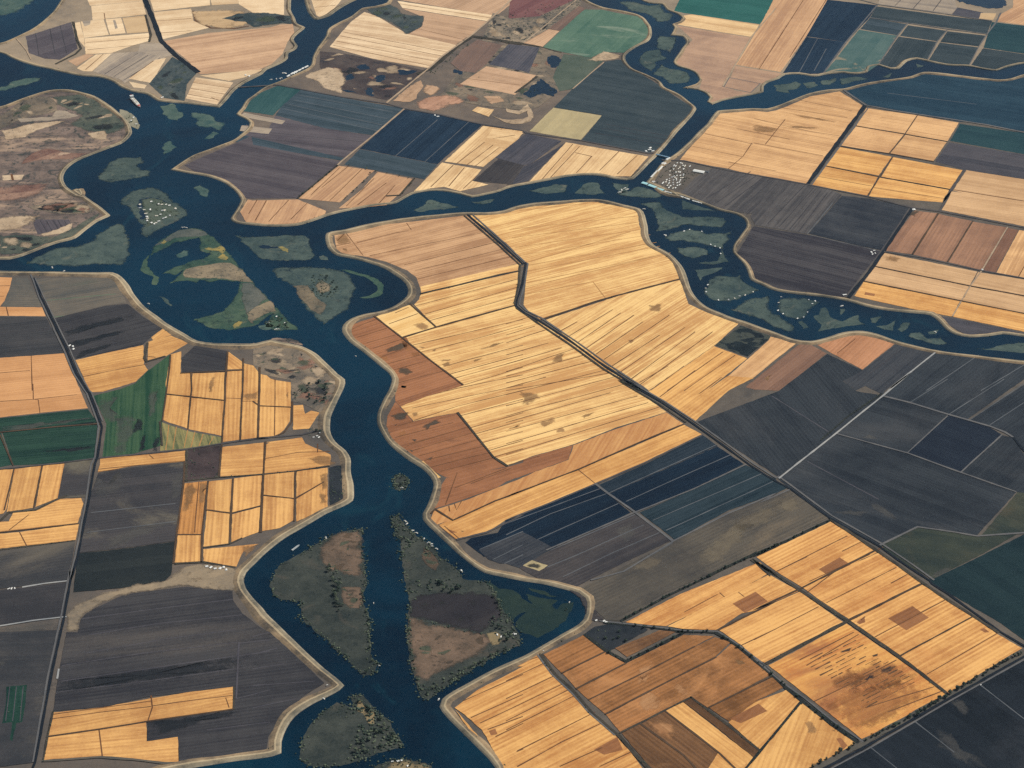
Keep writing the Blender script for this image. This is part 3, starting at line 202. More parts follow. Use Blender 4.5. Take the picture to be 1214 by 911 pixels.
{"k":"E","m":"gold_or","l":"orange square third down near the crossing track","p":[[2348,2524],[2735,2332],[2615,2088],[2235,2263]],"a":-0.405},
{"k":"E","m":"gold_or","l":"lowest orange square of the block, against the slate fields","p":[[1922,2414],[2218,2269],[2117,2021],[1797,2169]],"a":-0.405,"ln":[[[1862,2283],[2162,2146]]],"lm":"drain"},
{"k":"E","m":"gold_or","l":"lowest orange square of the block beside the crossing track","p":[[2223,2254],[2610,2077],[2546,1920],[2123,2013]],"a":-0.405,"ln":[[[2172,2125],[2567,1967]]],"lm":"drain"},
{"k":"E","m":"teal_navy","l":"very large navy field filling the corner by the branch slough","p":[[2196,3491],[2344,3571],[2636,3674],[2733,3733],[2971,3677],[3200,3587],[3378,3649],[5845,4509],[5010,2021],[3213,2850],[2993,2961],[2834,3006],[2301,3277]],"a":-0.433,"ln":[[[2455,3446],[2993,3256]]],"lm":"pale_line","s":1.1},
{"k":"E","m":"green_dark","l":"dark green strip on the right edge below the very large navy field","p":[[2836,2974],[3208,2825],[5043,2118],[4881,1635],[3147,2533],[2733,2734]],"a":-0.452},
{"k":"E","m":"purple_slate","l":"purple slate field on the right edge between green and orange","p":[[2722,2713],[3146,2527],[4879,1630],[4787,1356],[3079,2204],[2746,2338],[2592,2454]],"a":-0.413},
{"k":"E","m":"gold_tan","l":"tan orange field on the right edge below the purple slate field","p":[[2759,2331],[3078,2198],[4795,1378],[4552,655],[3017,1903],[2755,1993],[2631,2069]],"a":-0.395,"ln":[[[2633,2077],[3020,1918]],[[2640,2079],[3021,1922]]],"lm":"drain"},
{"k":"E","m":"gold_tan","l":"tan orange field on the right edge above the brick fields","p":[[2617,2061],[3019,1912],[4740,1214],[4605,813],[2957,1611],[2517,1828]],"a":-0.355},
{"k":"E","m":"brick_tan","l":"brick coloured field with a farmhouse notch at its corner","p":[[2363,1825],[2490,1784],[2265,1301],[2113,1350],[2230,1571]],"a":-2.055,"p1":[[[2333,1812],[2388,1816],[2355,1751],[2312,1763]]]},
{"k":"E","m":"brick_tan","l":"plain brick coloured field second in the row of four","p":[[2495,1778],[2671,1684],[2442,1207],[2269,1298]],"a":-2.011},
{"k":"E","m":"brick_tan","l":"plain brick coloured field third in the row of four","p":[[2676,1676],[2855,1601],[2616,1109],[2451,1204]],"a":-2.016,"s":0.97},
{"k":"E","m":"brick_dark","l":"narrow dark brick strip last in the row of four","p":[[2861,1593],[2917,1567],[2686,1072],[2626,1109]],"a":-2.023},
{"k":"E","m":"orange","l":"orange strip field on the right edge next to the dark brick strip","p":[[2919,1564],[4636,905],[4408,224],[2802,1018],[2693,1076]],"a":-2.007,"ln":[[[2803,1022],[2916,1257]]],"lm":"drain"},
{"k":"E","m":"gold_tan","l":"tan gold field topmost of the six below the brick row","p":[[2109,1324],[2590,1090],[2520,938],[2039,1170]],"a":-0.453,"p1":[[[2122,1285],[2193,1257],[2174,1219],[2109,1239]]]},
{"k":"E","m":"gold_tan","l":"tan gold field topmost on the right side below the brick row","p":[[2594,1085],[2829,994],[4439,317],[4377,133],[2792,817],[2525,933]],"a":-0.453},
{"k":"E","m":"gold_tan","l":"tan gold field in the middle of the six","p":[[2035,1163],[2514,929],[2444,776],[1953,1008]],"a":-0.453},
{"k":"E","m":"gold_tan","l":"tan gold field in the middle on the right side of the six","p":[[2520,924],[2791,809],[4375,127],[4313,-57],[2754,632],[2448,773]],"a":-0.453},
{"k":"E","m":"gold_or","l":"tan gold field lowest of the six, nearest the slough","p":[[1946,998],[2435,769],[2363,607],[2152,702],[1872,844]],"a":-0.453,"p1":[[[1939,885],[1990,864],[1981,840],[1929,856]]]},
{"k":"E","m":"gold_or","l":"tan gold field lowest on the right side of the six","p":[[2444,764],[2752,622],[4307,-76],[4233,-297],[2714,438],[2369,605]],"a":-0.453},
{"k":"E","m":"purple_slate","l":"crescent of violet brown soil between the tan gold fields and the river","p":[[2259,627],[2372,588],[2712,426],[2705,392],[2602,430],[2504,411],[2411,414],[2351,473],[2316,544]],"a":-0.332,"sm":1},
{"k":"E","m":"slate_ploughed","l":"grey ploughed field wrapping around the marina village","p":[[1240,2426],[1604,2263],[1551,1786],[1357,1835],[1233,1895],[1136,1983],[1024,2068],[1013,2087],[1122,2297],[1194,2368]],"a":1.032,"ln":[[[1166,2024],[1462,2362]],[[1222,1968],[1504,2322]],[[1268,1922],[1538,2290]],[[1331,1859],[1584,2246]],[[1382,1808],[1622,2210]],[[1427,1763],[1656,2178]]],"lm":"drain"},
{"k":"E","m":"slate_ploughed","l":"grey violet ploughed field with fine furrows beside the marina fields","p":[[1604,2263],[1906,2111],[1969,2037],[1706,1563],[1413,1682],[1415,1709],[1404,1792]],"a":1.086,"ln":[[[1491,1692],[1769,2174]],[[1555,1654],[1814,2133]],[[1612,1620],[1854,2098]],[[1659,1592],[1887,2068]]],"lm":"drain","s":0.95},
{"k":"E","m":"slate_dark","l":"dark slate field next to the double canal road","p":[[1967,2028],[2125,1982],[2347,1862],[2107,1350],[1990,1407],[1713,1568]],"a":-0.505,"ln":[[[1706,1563],[1903,1940]],[[1718,1549],[2099,1338]]],"lm":"pale_line"},
{"k":"E","m":"slate_violet","l":"violet slate field banded with level dark streaks above the river","p":[[1412,1668],[1705,1550],[1989,1399],[2098,1333],[1816,834],[1693,862],[1552,899],[1436,957],[1347,1034],[1343,1059],[1323,1237],[1285,1354],[1343,1496],[1403,1655]],"a":-0.536},
{"k":"F","m":"pink_tan","l":"pinkish field of long strips at the blunt nose of the central island","p":[[-1009,1649],[-940,1679],[-764,1762],[-584,1794],[-378,1836],[-251,1864],[-87,1562],[62,1287],[-193,1151],[-499,1025],[-521,1138],[-579,1223],[-695,1322],[-824,1391],[-952,1427],[-987,1489]],"a":0.458,"ln":[[[-872,1556],[-657,1663],[-581,1687]],[[-597,1783],[-566,1695]],[[-793,1398],[-132,1657]],[[-594,1280],[-68,1535]],[[-529,1214],[-5,1461]],[[-514,1120],[45,1373]],[[-942,1674],[-830,1397]],[[-986,1581],[-941,1687]],[[-1001,1516],[-908,1552]]],"lm":"drain","p1":[[[-949,1495],[-923,1479],[-927,1447],[-943,1461]],[[-1002,1635],[-939,1660],[-908,1552],[-976,1528]]]},
{"k":"F","m":"gold","l":"narrow gold strip above the dark hedge line on the central island","p":[[-497,1032],[62,1279],[51,1191],[-69,1147],[-267,1054],[-489,953]],"a":0.416},
{"k":"F","m":"gold","l":"gold field of four strips beside the elbow of the long canal","p":[[-491,946],[-266,1046],[49,1181],[26,812],[-191,705],[-402,595],[-525,836],[-502,890]],"a":0.466,"ln":[[[-524,819],[44,1100]],[[-462,733],[38,1006]],[[-436,661],[33,908]]],"lm":"drain"},
{"k":"F","m":"gold_lt","l":"brightest straw field near the western bank bend of the central island","p":[[-731,714],[-626,786],[-537,841],[-405,597],[-578,492]],"a":0.617,"ln":[[[-656,634],[-502,739]],[[-625,750],[-554,808]]],"lm":"drain","p1":[[[-525,617],[-477,639],[-429,610],[-475,565]]]},
{"k":"F","m":"gold","l":"huge gold field scored with dozens of thin ditches, running beside the long canal","p":[[-577,488],[-402,588],[-191,695],[26,804],[66,743],[153,636],[325,405],[490,165],[671,-77],[547,36],[668,-127],[773,-280],[519,-409],[299,-555],[95,-652],[-28,-730],[-36,-734],[-93,-659],[-186,-457],[-270,-252],[-376,-280],[-495,-323],[-567,-181],[-436,-91],[-250,6],[-250,9],[-421,250]],"a":0.44,"ln":[[[-519,410],[65,656]],[[-487,331],[-190,463],[64,593]],[[-350,193],[-49,338],[61,391]],[[-326,112],[60,297]],[[-297,72],[59,246]],[[-250,6],[58,169]],[[-26,612],[155,712]],[[-27,496],[128,584]],[[-27,417],[181,542]],[[-28,293],[196,409]],[[-29,204],[265,357]],[[-29,128],[335,348]],[[-30,84],[379,279]],[[-30,20],[429,222]],[[-31,-55],[510,99]],[[-31,-30],[176,70]],[[-31,-94],[571,166]],[[-32,-198],[613,99]],[[-32,-291],[584,-8]],[[-33,-351],[501,-90]],[[-33,-432],[635,-126]],[[-34,-541],[687,-190]],[[-35,-638],[740,-233]],[[-536,-140],[-279,-22],[57,95]],[[-506,-203],[56,-1]],[[-492,-317],[-271,-190],[55,-54]],[[-264,-283],[54,-138]],[[-219,-396],[53,-263]],[[-186,-447],[52,-334]],[[-147,-527],[50,-434]],[[-120,-597],[49,-514]],[[-92,-656],[48,-586]]],"lm":"drain","p1":[[[-423,340],[-389,372],[-400,343]],[[-381,260],[-317,269],[-328,243],[-369,244]],[[-362,215],[-328,225],[-322,192],[-350,186]],[[-212,243],[-148,275],[-154,253],[-200,232]],[[-20,-392],[47,-374],[24,-404]],[[-505,-245],[-477,-241],[-471,-277],[-499,-282]],[[37,-64],[139,-89],[126,-162],[58,-180]],[[-22,-392],[45,-374],[33,-394],[-17,-412]],[[209,-420],[243,-401],[258,-441],[220,-450]],[[335,-302],[414,-274],[356,-333]],[[134,-347],[207,-308],[223,-339],[155,-398]],[[204,252],[274,294],[261,228],[214,207]],[[-184,354],[-72,418],[-25,428],[-131,363]],[[-495,398],[-448,390],[-471,377]]]},
{"k":"F","m":"brick","l":"rust brown field with dark blotches along the western levee of the central island","p":[[-863,629],[-731,711],[-577,485],[-421,246],[-250,5],[-250,2],[-436,-97],[-567,-185],[-593,-138],[-596,-54],[-586,-5],[-588,52],[-601,82],[-651,203],[-762,340],[-858,502]],"a":0.528,"ln":[[[-856,582],[-719,694]],[[-817,500],[-666,587]],[[-767,441],[-616,516]],[[-729,384],[-568,480]],[[-679,303],[-553,378]],[[-652,225],[-458,318]],[[-627,158],[-433,251]],[[-588,38],[-350,149]]],"lm":"drain","p1":[[[-675,370],[-589,424],[-555,434],[-541,389],[-599,357],[-657,336]],[[-591,481],[-556,491],[-517,365],[-552,344]],[[-702,315],[-655,303],[-642,258],[-677,270]],[[-582,190],[-547,193],[-511,133],[-544,106],[-574,135]],[[-528,332],[-487,342],[-481,308],[-515,298]],[[-570,16],[-541,5],[-546,-12],[-566,-9]],[[-570,9],[-541,18],[-538,-14],[-563,-17]]]},
{"k":"F","m":"brick","l":"rust brown field furrowed with dark dashes, below the huge gold field","p":[[-627,-272],[-593,-143],[-569,-185],[-497,-327],[-376,-284],[-270,-256],[-185,-461],[-93,-665],[-34,-738],[-275,-821],[-328,-820],[-372,-781],[-449,-673],[-533,-584],[-601,-480],[-629,-363]],"a":0.431,"ln":[[[-574,-365],[-497,-327]],[[-581,-468],[-297,-343]],[[-524,-545],[-230,-386]],[[-490,-585],[-197,-437]],[[-461,-634],[-163,-497]],[[-433,-674],[-141,-557]],[[-399,-732],[-120,-616]],[[-356,-772],[-87,-660]],[[-513,-526],[-383,-471]]],"lm":"drain","p1":[[[-605,-272],[-567,-243],[-533,-244],[-542,-305],[-587,-307]],[[-452,-378],[-419,-339],[-375,-320],[-353,-341],[-407,-370],[-434,-413]],[[-571,-435],[-539,-406],[-527,-436],[-554,-461]],[[-498,-491],[-476,-483],[-481,-503]],[[-423,-661],[-391,-646],[-401,-684]],[[-591,-354],[-574,-344],[-576,-369]],[[-512,-575],[-490,-581],[-495,-595]]]},
{"k":"F","m":"brick","l":"rust brown wedge between the furrowed rust field and the tan strips","p":[[-323,-825],[-31,-744],[47,-708],[51,-679],[293,-563],[267,-686],[103,-786],[-36,-866],[-77,-911],[-236,-1007],[-324,-1055],[-376,-1079],[-348,-894]],"a":0.457,"ln":[[[-272,-784],[-324,-1050]],[[-284,-914],[-34,-753]],[[-205,-879],[-12,-754]],[[-35,-730],[128,-653]]],"lm":"drain","s":0.97},
{"k":"F","m":"tan_gold","l":"tan gold band with slanting mower marks across the foot of the gold country","p":[[298,-563],[518,-423],[773,-286],[848,-390],[621,-551],[318,-768],[-37,-990],[-78,-1021],[-286,-1167],[-363,-1209],[-395,-1182],[-376,-1090],[-230,-1016],[45,-835],[103,-789],[269,-690]],"a":-1.941,"ln":[[[-282,-1042],[-271,-1093],[-246,-1016]],[[-308,-1059],[-303,-1105]]],"lm":"drain"},
{"k":"F","m":"gold_or","l":"gold strip at the foot of the central island's gold country, against the navy fields","p":[[851,-400],[937,-492],[632,-732],[388,-901],[172,-1047],[-39,-1178],[-130,-1278],[-269,-1326],[-353,-1210],[-88,-1030],[43,-957],[-37,-1000],[318,-775]],"a":0.611,"ln":[[[-349,-1219],[-268,-1329]],[[-327,-1219],[-253,-1326]],[[313,-779],[388,-894]]],"lm":"drain","p1":[[[-316,-1241],[-290,-1255],[-264,-1274],[-295,-1276]],[[-249,-1257],[-233,-1261],[-238,-1274]]]},
{"k":"F","m":"gold","l":"pale gold strip country between the slough and the long canal","p":[[-236,1858],[-119,1882],[82,1947],[62,1931],[246,1997],[508,2004],[751,1894],[752,1693],[789,1464],[905,1303],[938,1074],[584,901],[154,657],[89,762],[70,810],[99,1255],[-20,1520]],"a":0.451,"ln":[[[81,1005],[449,1166],[909,1368]],[[457,1053],[524,850]],[[61,1911],[548,2005]],[[91,1281],[697,1627]],[[92,930],[457,1053]],[[1,1680],[734,1816]],[[16,1579],[757,1743]],[[33,1464],[785,1659]],[[47,1366],[808,1587]],[[66,1240],[838,1494]],[[75,1179],[853,1449]],[[94,1054],[883,1356]]],"lm":"drain_soft"},
{"k":"F","m":"gold","l":"gold field of fanning slanting strips below the dark cross drain","p":[[183,645],[584,889],[939,1061],[965,791],[1054,700],[1215,570],[1072,357],[694,-78],[435,244]],"a":0.84,"ln":[[[252,521],[356,622]],[[297,462],[552,746]],[[348,404],[593,708]],[[393,346],[663,682]],[[443,288],[707,610]],[[481,231],[854,676]],[[519,164],[787,469]],[[562,108],[928,545]],[[609,31],[978,497]],[[652,-24],[1072,494]]],"lm":"drain","p1":[[[619,417],[644,439],[635,394],[620,390]],[[748,787],[821,796],[803,713],[756,727]]]},
{"k":"F","m":"gold_or","l":"gold strips beside the dark square pond, ending at the slate fields","p":[[694,-84],[1065,346],[1228,218],[988,-88],[908,-371],[797,-225]],"a":0.852,"ln":[[[790,-81],[1107,288]],[[875,-84],[1167,253]],[[653,1],[812,158]],[[747,-140],[947,109]],[[834,-257],[1078,40]],[[705,-76],[893,155]]],"lm":"drain"},
{"k":"F","m":"pond_reed","l":"square reedy pond of dark water beside the slough levee","p":[[1070,357],[1226,553],[1380,433],[1229,235]],"a":0.899,"n":"pond","c":"pond"},
{"k":"F","m":"orange","l":"orange strip running from the slough levee to the pond corner","p":[[1373,433],[1500,361],[1364,191],[1244,32],[1243,32],[1200,1],[1114,51],[1233,217],[1357,393]],"a":0.91,"ln":[[[1102,52],[1206,1]]],"lm":"drain"},
{"k":"F","m":"gold_or","l":"gold field below the pond that narrows to the road corner","p":[[1205,-3],[1100,-91],[934,-332],[908,-371],[908,-375],[797,-225],[988,-88],[1114,51],[1243,25],[1224,14]],"a":0.884},
{"k":"F","m":"brown_gry","l":"dusty brown strip field by the slough bend","p":[[1507,342],[1559,363],[1644,253],[1473,39],[1355,-100],[1232,-85],[1189,-62]],"a":0.885,"p1":[[[1288,20],[1337,50],[1308,-3]]]},
{"k":"F","m":"brick_or","l":"rusty orange field with a small path, in the crook of the slough bend","p":[[1608,339],[1742,420],[1863,444],[1941,414],[2018,343],[1808,89],[1732,179]],"a":0.958,"ln":[[[1698,251],[1815,395]]],"lm":"drain","s":1.05},
{"k":"F","m":"slate_dark","l":"slate blue field touching the rusty orange field","p":[[2024,343],[2129,276],[2207,240],[1895,-117],[1877,-156],[1800,-69],[1743,-112],[1694,-15],[1811,84]],"a":0.883,"ln":[[[1839,44],[2065,312]]],"lm":"drain"},
{"k":"F","m":"slate_blue","l":"long slate blue field beside the dusty brown strip and long canal","p":[[1354,-104],[1647,248],[1810,78],[1693,-19],[1748,-119],[1871,-160],[1594,-503],[1268,-868],[943,-423],[908,-381]],"a":1.886,"ln":[[[1315,-148],[1563,-492]]],"lm":"drain_soft"},
{"k":"F","m":"slate_blue","l":"slate blue field between the two pale tracks near the river's exit","p":[[2210,240],[2359,198],[2503,164],[2651,131],[4239,-278],[4121,-631],[2617,-32],[2261,-394],[2171,-341],[1938,-199],[1876,-166]],"a":0.867,"ln":[[[2102,-124],[2431,211]],[[2377,-133],[2645,105]],[[2000,-232],[2228,-19]],[[2176,-347],[2516,-28]],[[2270,-405],[2608,-74]]],"lm":"pale_line"},
{"k":"F","m":"slate_blue","l":"slate field on the right edge beside the bent pale track","p":[[2270,-405],[2606,-85],[5038,2104],[3339,-2962],[2479,-697],[2451,-550],[2358,-468]],"a":0.761,"ln":[[[2361,-448],[2572,-251]]],"lm":"pale_line"},
{"k":"F","m":"slate_blue","l":"slate field with a small white smudge, just under the track junction","p":[[1875,-172],[1999,-239],[2169,-351],[1917,-680],[1594,-503]],"a":-0.551,"p2":[[[1715,-541],[1746,-514],[1782,-529],[1795,-555],[1751,-557]]]},
{"k":"F","m":"slate_navy","l":"darkest slate square among the slate fields at the right","p":[[2171,-355],[2357,-472],[2404,-539],[2142,-854],[1916,-683]],"a":-0.648},
{"k":"F","m":"slate_blue","l":"slate field in the corner past the darkest slate square","p":[[2405,-543],[2448,-564],[2477,-707],[3616,-2136],[3348,-2935],[2376,-1022],[2146,-858]],"a":0.877},
{"k":"F","m":"slate_blue","l":"very broad slate field crossed by faint streaks along the long canal","p":[[1591,-509],[1915,-691],[2141,-862],[2375,-1028],[2122,-1370],[2025,-1341],[1864,-1293],[1663,-1430],[1468,-1211],[1315,-972],[1266,-887]],"a":-0.648,"ln":[[[1422,-741],[1718,-1066]]],"lm":"drain_soft","p2":[[[1673,-1097],[1700,-1080],[1746,-1157],[1788,-1220],[1775,-1238],[1729,-1201],[1689,-1155]],[[1484,-1167],[1570,-1152],[1660,-1172],[1584,-1197]]]},
{"k":"F","m":"olive_dark","l":"dark olive field with a rusty corner between pale track and teal field","p":[[1668,-1430],[1863,-1298],[2025,-1341],[2126,-1375],[2312,-1362],[2091,-1531],[1863,-1687],[1744,-1558]],"a":-0.285,"p2":[[[1860,-1673],[1893,-1625],[1979,-1594],[1918,-1659]]]},
{"k":"F","m":"olive_dark","l":"olive triangle against the right edge above the pale bent track","p":[[2380,-1028],[3864,-1396],[3618,-2131],[2344,-1351],[2142,-1371]],"a":-0.728},
{"k":"F","m":"teal_dark","l":"dark teal field on the right edge with faint swirling marks","p":[[2090,-1539],[2341,-1364],[3869,-1382],[3300,-3078],[2183,-2129],[2107,-2012],[1915,-1786],[1825,-1678],[1862,-1690]],"a":-0.908},
{"k":"F","m":"navy_slate","l":"slate strip along the gold country, before the deepest navy block","p":[[937,-496],[1000,-593],[737,-777],[448,-982],[409,-907],[654,-727]],"a":0.661,"ln":[[[443,-982],[995,-583]]],"lm":"pale_line"},
{"k":"F","m":"navy_deep","l":"deepest navy block beside the long canal with one pale line","p":[[999,-597],[1114,-754],[851,-952],[576,-1134],[453,-982],[736,-781]],"a":0.614,"ln":[[[529,-1048],[773,-872],[1057,-672]]],"lm":"pale_line"},
{"k":"F","m":"teal_slate","l":"dark green slate block of three strips above the brown fallow","p":[[1119,-760],[1254,-887],[1255,-896],[1300,-962],[1241,-1006],[1004,-1135],[737,-1359],[587,-1140],[856,-958]],"a":0.62,"ln":[[[645,-1204],[1191,-838]],[[702,-1285],[1237,-905]]],"lm":"pale_line"},
{"k":"F","m":"navy_deep","l":"navy block behind the levee with pale parallel lines","p":[[393,-907],[545,-1139],[362,-1275],[179,-1407],[-40,-1375],[-140,-1466],[-227,-1353],[-202,-1319],[-79,-1279],[-39,-1184]],"a":0.585,"ln":[[[-39,-1298],[170,-1137],[440,-982]],[[-41,-1443],[219,-1256],[491,-1065]],[[-39,-1210],[418,-935]],[[-161,-1406],[39,-1274]]],"lm":"pale_line"},
{"k":"F","m":"slate_dark","l":"slate plot in the levee corner under the navy block","p":[[-166,-1411],[39,-1279],[43,-1283],[134,-1363],[179,-1407],[19,-1554],[-41,-1519],[-69,-1518],[-120,-1487]],"a":0.649,"ln":[[[-100,-1487],[37,-1378]],[[36,-1454],[-49,-1519]]],"lm":"pale_line"},
{"k":"F","m":"slate_brown","l":"brownish slate field of three strips by the levee bend","p":[[560,-1148],[722,-1363],[483,-1534],[327,-1654],[245,-1722],[137,-1670],[19,-1554],[179,-1411],[373,-1275]],"a":0.604,"ln":[[[145,-1550],[284,-1461],[601,-1238]],[[213,-1626],[447,-1449],[670,-1301]],[[163,-1424],[565,-1154]]],"lm":"pale_line","p2":[[[476,-1278],[541,-1210],[556,-1315],[511,-1383]]]},
{"k":"F","m":"straw_green","l":"small yellow edged square paddock beside the levee road","p":[[34,-1535],[75,-1497],[148,-1538],[109,-1580]],"a":0.747,"p3":[[[52,-1535],[78,-1513],[125,-1537],[104,-1563]]]},
{"k":"F","m":"fallow_brown","l":"smoky brown fallow field with pale drifts between pale track and tree row","p":[[737,-1369],[1001,-1161],[1241,-1010],[1126,-1112],[1303,-981],[1390,-1092],[1463,-1211],[1091,-1459],[1196,-1412],[863,-1628],[649,-1766],[461,-1950],[394,-1941],[348,-1869],[308,-1756],[295,-1707],[398,-1629]],"a":0.624,"ln":[[[490,-1593],[726,-1381]]],"lm":"pale_line","p2":[[[832,-1578],[852,-1461],[945,-1327],[1037,-1225],[1105,-1262],[1032,-1381],[927,-1531]],[[1016,-1224],[1126,-1156],[1232,-1088],[1220,-1195],[1112,-1297],[1039,-1312]],[[521,-1569],[607,-1488],[666,-1506],[599,-1604]],[[1192,-1087],[1283,-1017],[1369,-1092],[1275,-1179]]]},
{"k":"F","m":"gold_hot","l":"glowing gold field with a brown square, between the tree row and the first cross drain","p":[[1096,-1502],[1469,-1241],[1595,-1406],[1656,-1478],[1532,-1561],[1276,-1730],[1192,-1635]],"a":0.642,"ln":[[[1169,-1617],[1531,-1353]],[[1180,-1610],[1328,-1506]],[[1490,-1471],[1597,-1394]],[[1315,-1690],[1681,-1443]]],"lm":"drain","p1":[[[1367,-1602],[1473,-1516],[1533,-1595],[1426,-1681]]]},
{"k":"F","m":"gold_hot","l":"glowing gold strips on the canal side, next below the brown square field","p":[[1657,-1484],[1721,-1579],[1797,-1696],[1807,-1721],[1456,-1967],[1355,-1842],[1276,-1731],[1532,-1562]],"a":0.607,"ln":[[[1370,-1847],[1718,-1597]],[[1367,-1673],[1612,-1497]],[[1675,-1714],[1759,-1651]],[[1296,-1768],[1480,-1577]]],"lm":"drain"},
{"k":"F","m":"gold_hot","l":"gold field with a dark brown square crossed by a ditch","p":[[1809,-1726],[1901,-1837],[1991,-1962],[1639,-2219],[1548,-2096],[1457,-1974]],"a":0.625,"ln":[[[1547,-2091],[1901,-1837]],[[1504,-1972],[1526,-1949]]],"lm":"drain","p1":[[[1623,-1964],[1744,-1880],[1802,-1964],[1690,-2049]],[[1482,-1987],[1522,-1949],[1521,-1988],[1494,-2002]]]},
{"k":"F","m":"gold_hot","l":"orange gold field of two wide strips in the corner by the tree lined road","p":[[1992,-1965],[2074,-2080],[2163,-2184],[1990,-2317],[1798,-2470],[1722,-2346],[1640,-2223]],"a":0.643,"ln":[[[1727,-2346],[2079,-2080]]],"lm":"drain","p1":[[[2007,-2055],[2028,-2043],[2047,-2072],[2027,-2074]]]},
{"k":"F","m":"gold_hot","l":"long glowing gold field under the dotted tree row, widening to the bent canal","p":[[465,-1969],[728,-1768],[1107,-1541],[1149,-1617],[922,-1806],[653,-1990]],"a":0.634,"ln":[[[906,-1760],[991,-1903]],[[738,-1896],[895,-1773]]],"lm":"drain"},
{"k":"F","m":"gold_hot","l":"gold field with a small brown rectangle beside the long cross drain","p":[[658,-1993],[1146,-1629],[1147,-1642],[1257,-1759],[1046,-1896],[990,-1911],[868,-2024],[729,-2012]],"a":0.634,"ln":[[[990,-1760],[1012,-1792]]],"lm":"drain","p1":[[[956,-1842],[1066,-1759],[1114,-1830],[1005,-1909]]]},
{"k":"F","m":"gold_hot","l":"gold field above the blackened field, split by one ditch","p":[[882,-2027],[1149,-1836],[1262,-1764],[1428,-1990],[1061,-2255],[1056,-2252],[1013,-2216],[969,-2130]],"a":0.592,"ln":[[[969,-2130],[1128,-2023]],[[1025,-2097],[1332,-1873]]],"lm":"drain"},
{"k":"F","m":"burnt_gold","l":"gold field blackened by dozens of short dark dashes","p":[[1069,-2270],[1437,-1996],[1618,-2233],[1788,-2474],[1401,-2750],[1233,-2507],[1162,-2403]],"a":0.579,"ln":[[[1233,-2507],[1447,-2367],[1615,-2248]],[[1205,-2236],[1463,-2055]],[[1229,-2274],[1480,-2071]],[[1526,-2582],[1788,-2448]],[[1439,-2552],[1746,-2426]]],"lm":"drain","ds":[[[1250,-2232],[1309,-2191]],[[1281,-2236],[1298,-2224]],[[1306,-2218],[1352,-2187]],[[1356,-2184],[1380,-2167]],[[1401,-2152],[1462,-2110]],[[1246,-2286],[1296,-2251]],[[1300,-2249],[1367,-2202]],[[1459,-2138],[1479,-2124]],[[1263,-2300],[1334,-2251]],[[1356,-2235],[1425,-2188]],[[1435,-2180],[1456,-2165]],[[1461,-2162],[1491,-2141]],[[1305,-2296],[1337,-2274]],[[1356,-2261],[1398,-2232]],[[1410,-2223],[1467,-2184]],[[1489,-2168],[1501,-2160]],[[1277,-2341],[1338,-2299]],[[1352,-2289],[1363,-2281]],[[1370,-2276],[1443,-2226]],[[1311,-2343],[1355,-2313]],[[1360,-2309],[1419,-2268]],[[1457,-2241],[1489,-2219]],[[1321,-2361],[1351,-2340]],[[1356,-2337],[1376,-2323]],[[1398,-2307],[1419,-2293]],[[1441,-2278],[1486,-2247]],[[1479,-2276],[1541,-2234]],[[1336,-2401],[1400,-2356]],[[1510,-2281],[1550,-2253]],[[1369,-2403],[1398,-2383]],[[1460,-2340],[1511,-2305]],[[1521,-2298],[1537,-2287]],[[1556,-2274],[1580,-2257]],[[1400,-2407],[1455,-2369]],[[1473,-2356],[1506,-2333]],[[1515,-2327],[1557,-2298]],[[1400,-2431],[1411,-2424]],[[1419,-2418],[1473,-2381]],[[1492,-2368],[1544,-2332]],[[1554,-2325],[1604,-2290]],[[1566,-2341],[1611,-2311]],[[1447,-2448],[1488,-2420]],[[1505,-2408],[1563,-2369]],[[1581,-2356],[1629,-2323]],[[1440,-2478],[1500,-2437]],[[1517,-2425],[1529,-2417]],[[1541,-2408],[1593,-2372]],[[1610,-2361],[1641,-2339]],[[1428,-2511],[1441,-2501]],[[1451,-2495],[1472,-2480]],[[1477,-2477],[1517,-2450]],[[1532,-2439],[1580,-2406]],[[1601,-2392],[1611,-2385]],[[1620,-2378],[1653,-2356]],[[1449,-2520],[1461,-2512]],[[1467,-2508],[1512,-2477]],[[1610,-2410],[1666,-2372]],[[1447,-2546],[1495,-2513]],[[1517,-2498],[1589,-2448]],[[1600,-2441],[1668,-2394]]],"p1":[[[1319,-2378],[1419,-2301],[1465,-2368],[1441,-2410],[1390,-2438],[1336,-2422]],[[1259,-2519],[1360,-2451],[1480,-2397],[1612,-2386],[1733,-2447],[1622,-2557],[1477,-2664],[1399,-2702],[1319,-2618]],[[1406,-2323],[1499,-2267],[1595,-2254],[1673,-2359],[1548,-2442],[1436,-2439]]],"p3":[[[1382,-2186],[1439,-2158],[1425,-2184],[1385,-2198]],[[1512,-2211],[1537,-2205],[1535,-2226],[1514,-2230]],[[1540,-2309],[1587,-2281],[1596,-2301],[1564,-2339],[1541,-2335]],[[1460,-2375],[1502,-2340],[1509,-2359],[1472,-2388]]]},
{"k":"F","m":"brown_or","l":"great rust brown field with pale ladder marks, fringed by the bent canal","p":[[116,-2169],[293,-2041],[379,-2159],[189,-2297]],"a":0.628,"s":0.95},
{"k":"F","m":"brown_or","l":"rust brown strip second down from the levee corner","p":[[194,-2300],[379,-2162],[461,-2238],[247,-2396]],"a":0.628,"s":1.1},
{"k":"F","m":"brown_or","l":"long rust brown strip ending by the bent canal's crown","p":[[250,-2400],[465,-2241],[726,-2053],[855,-2066],[768,-2130],[518,-2313],[294,-2469]],"a":0.628},
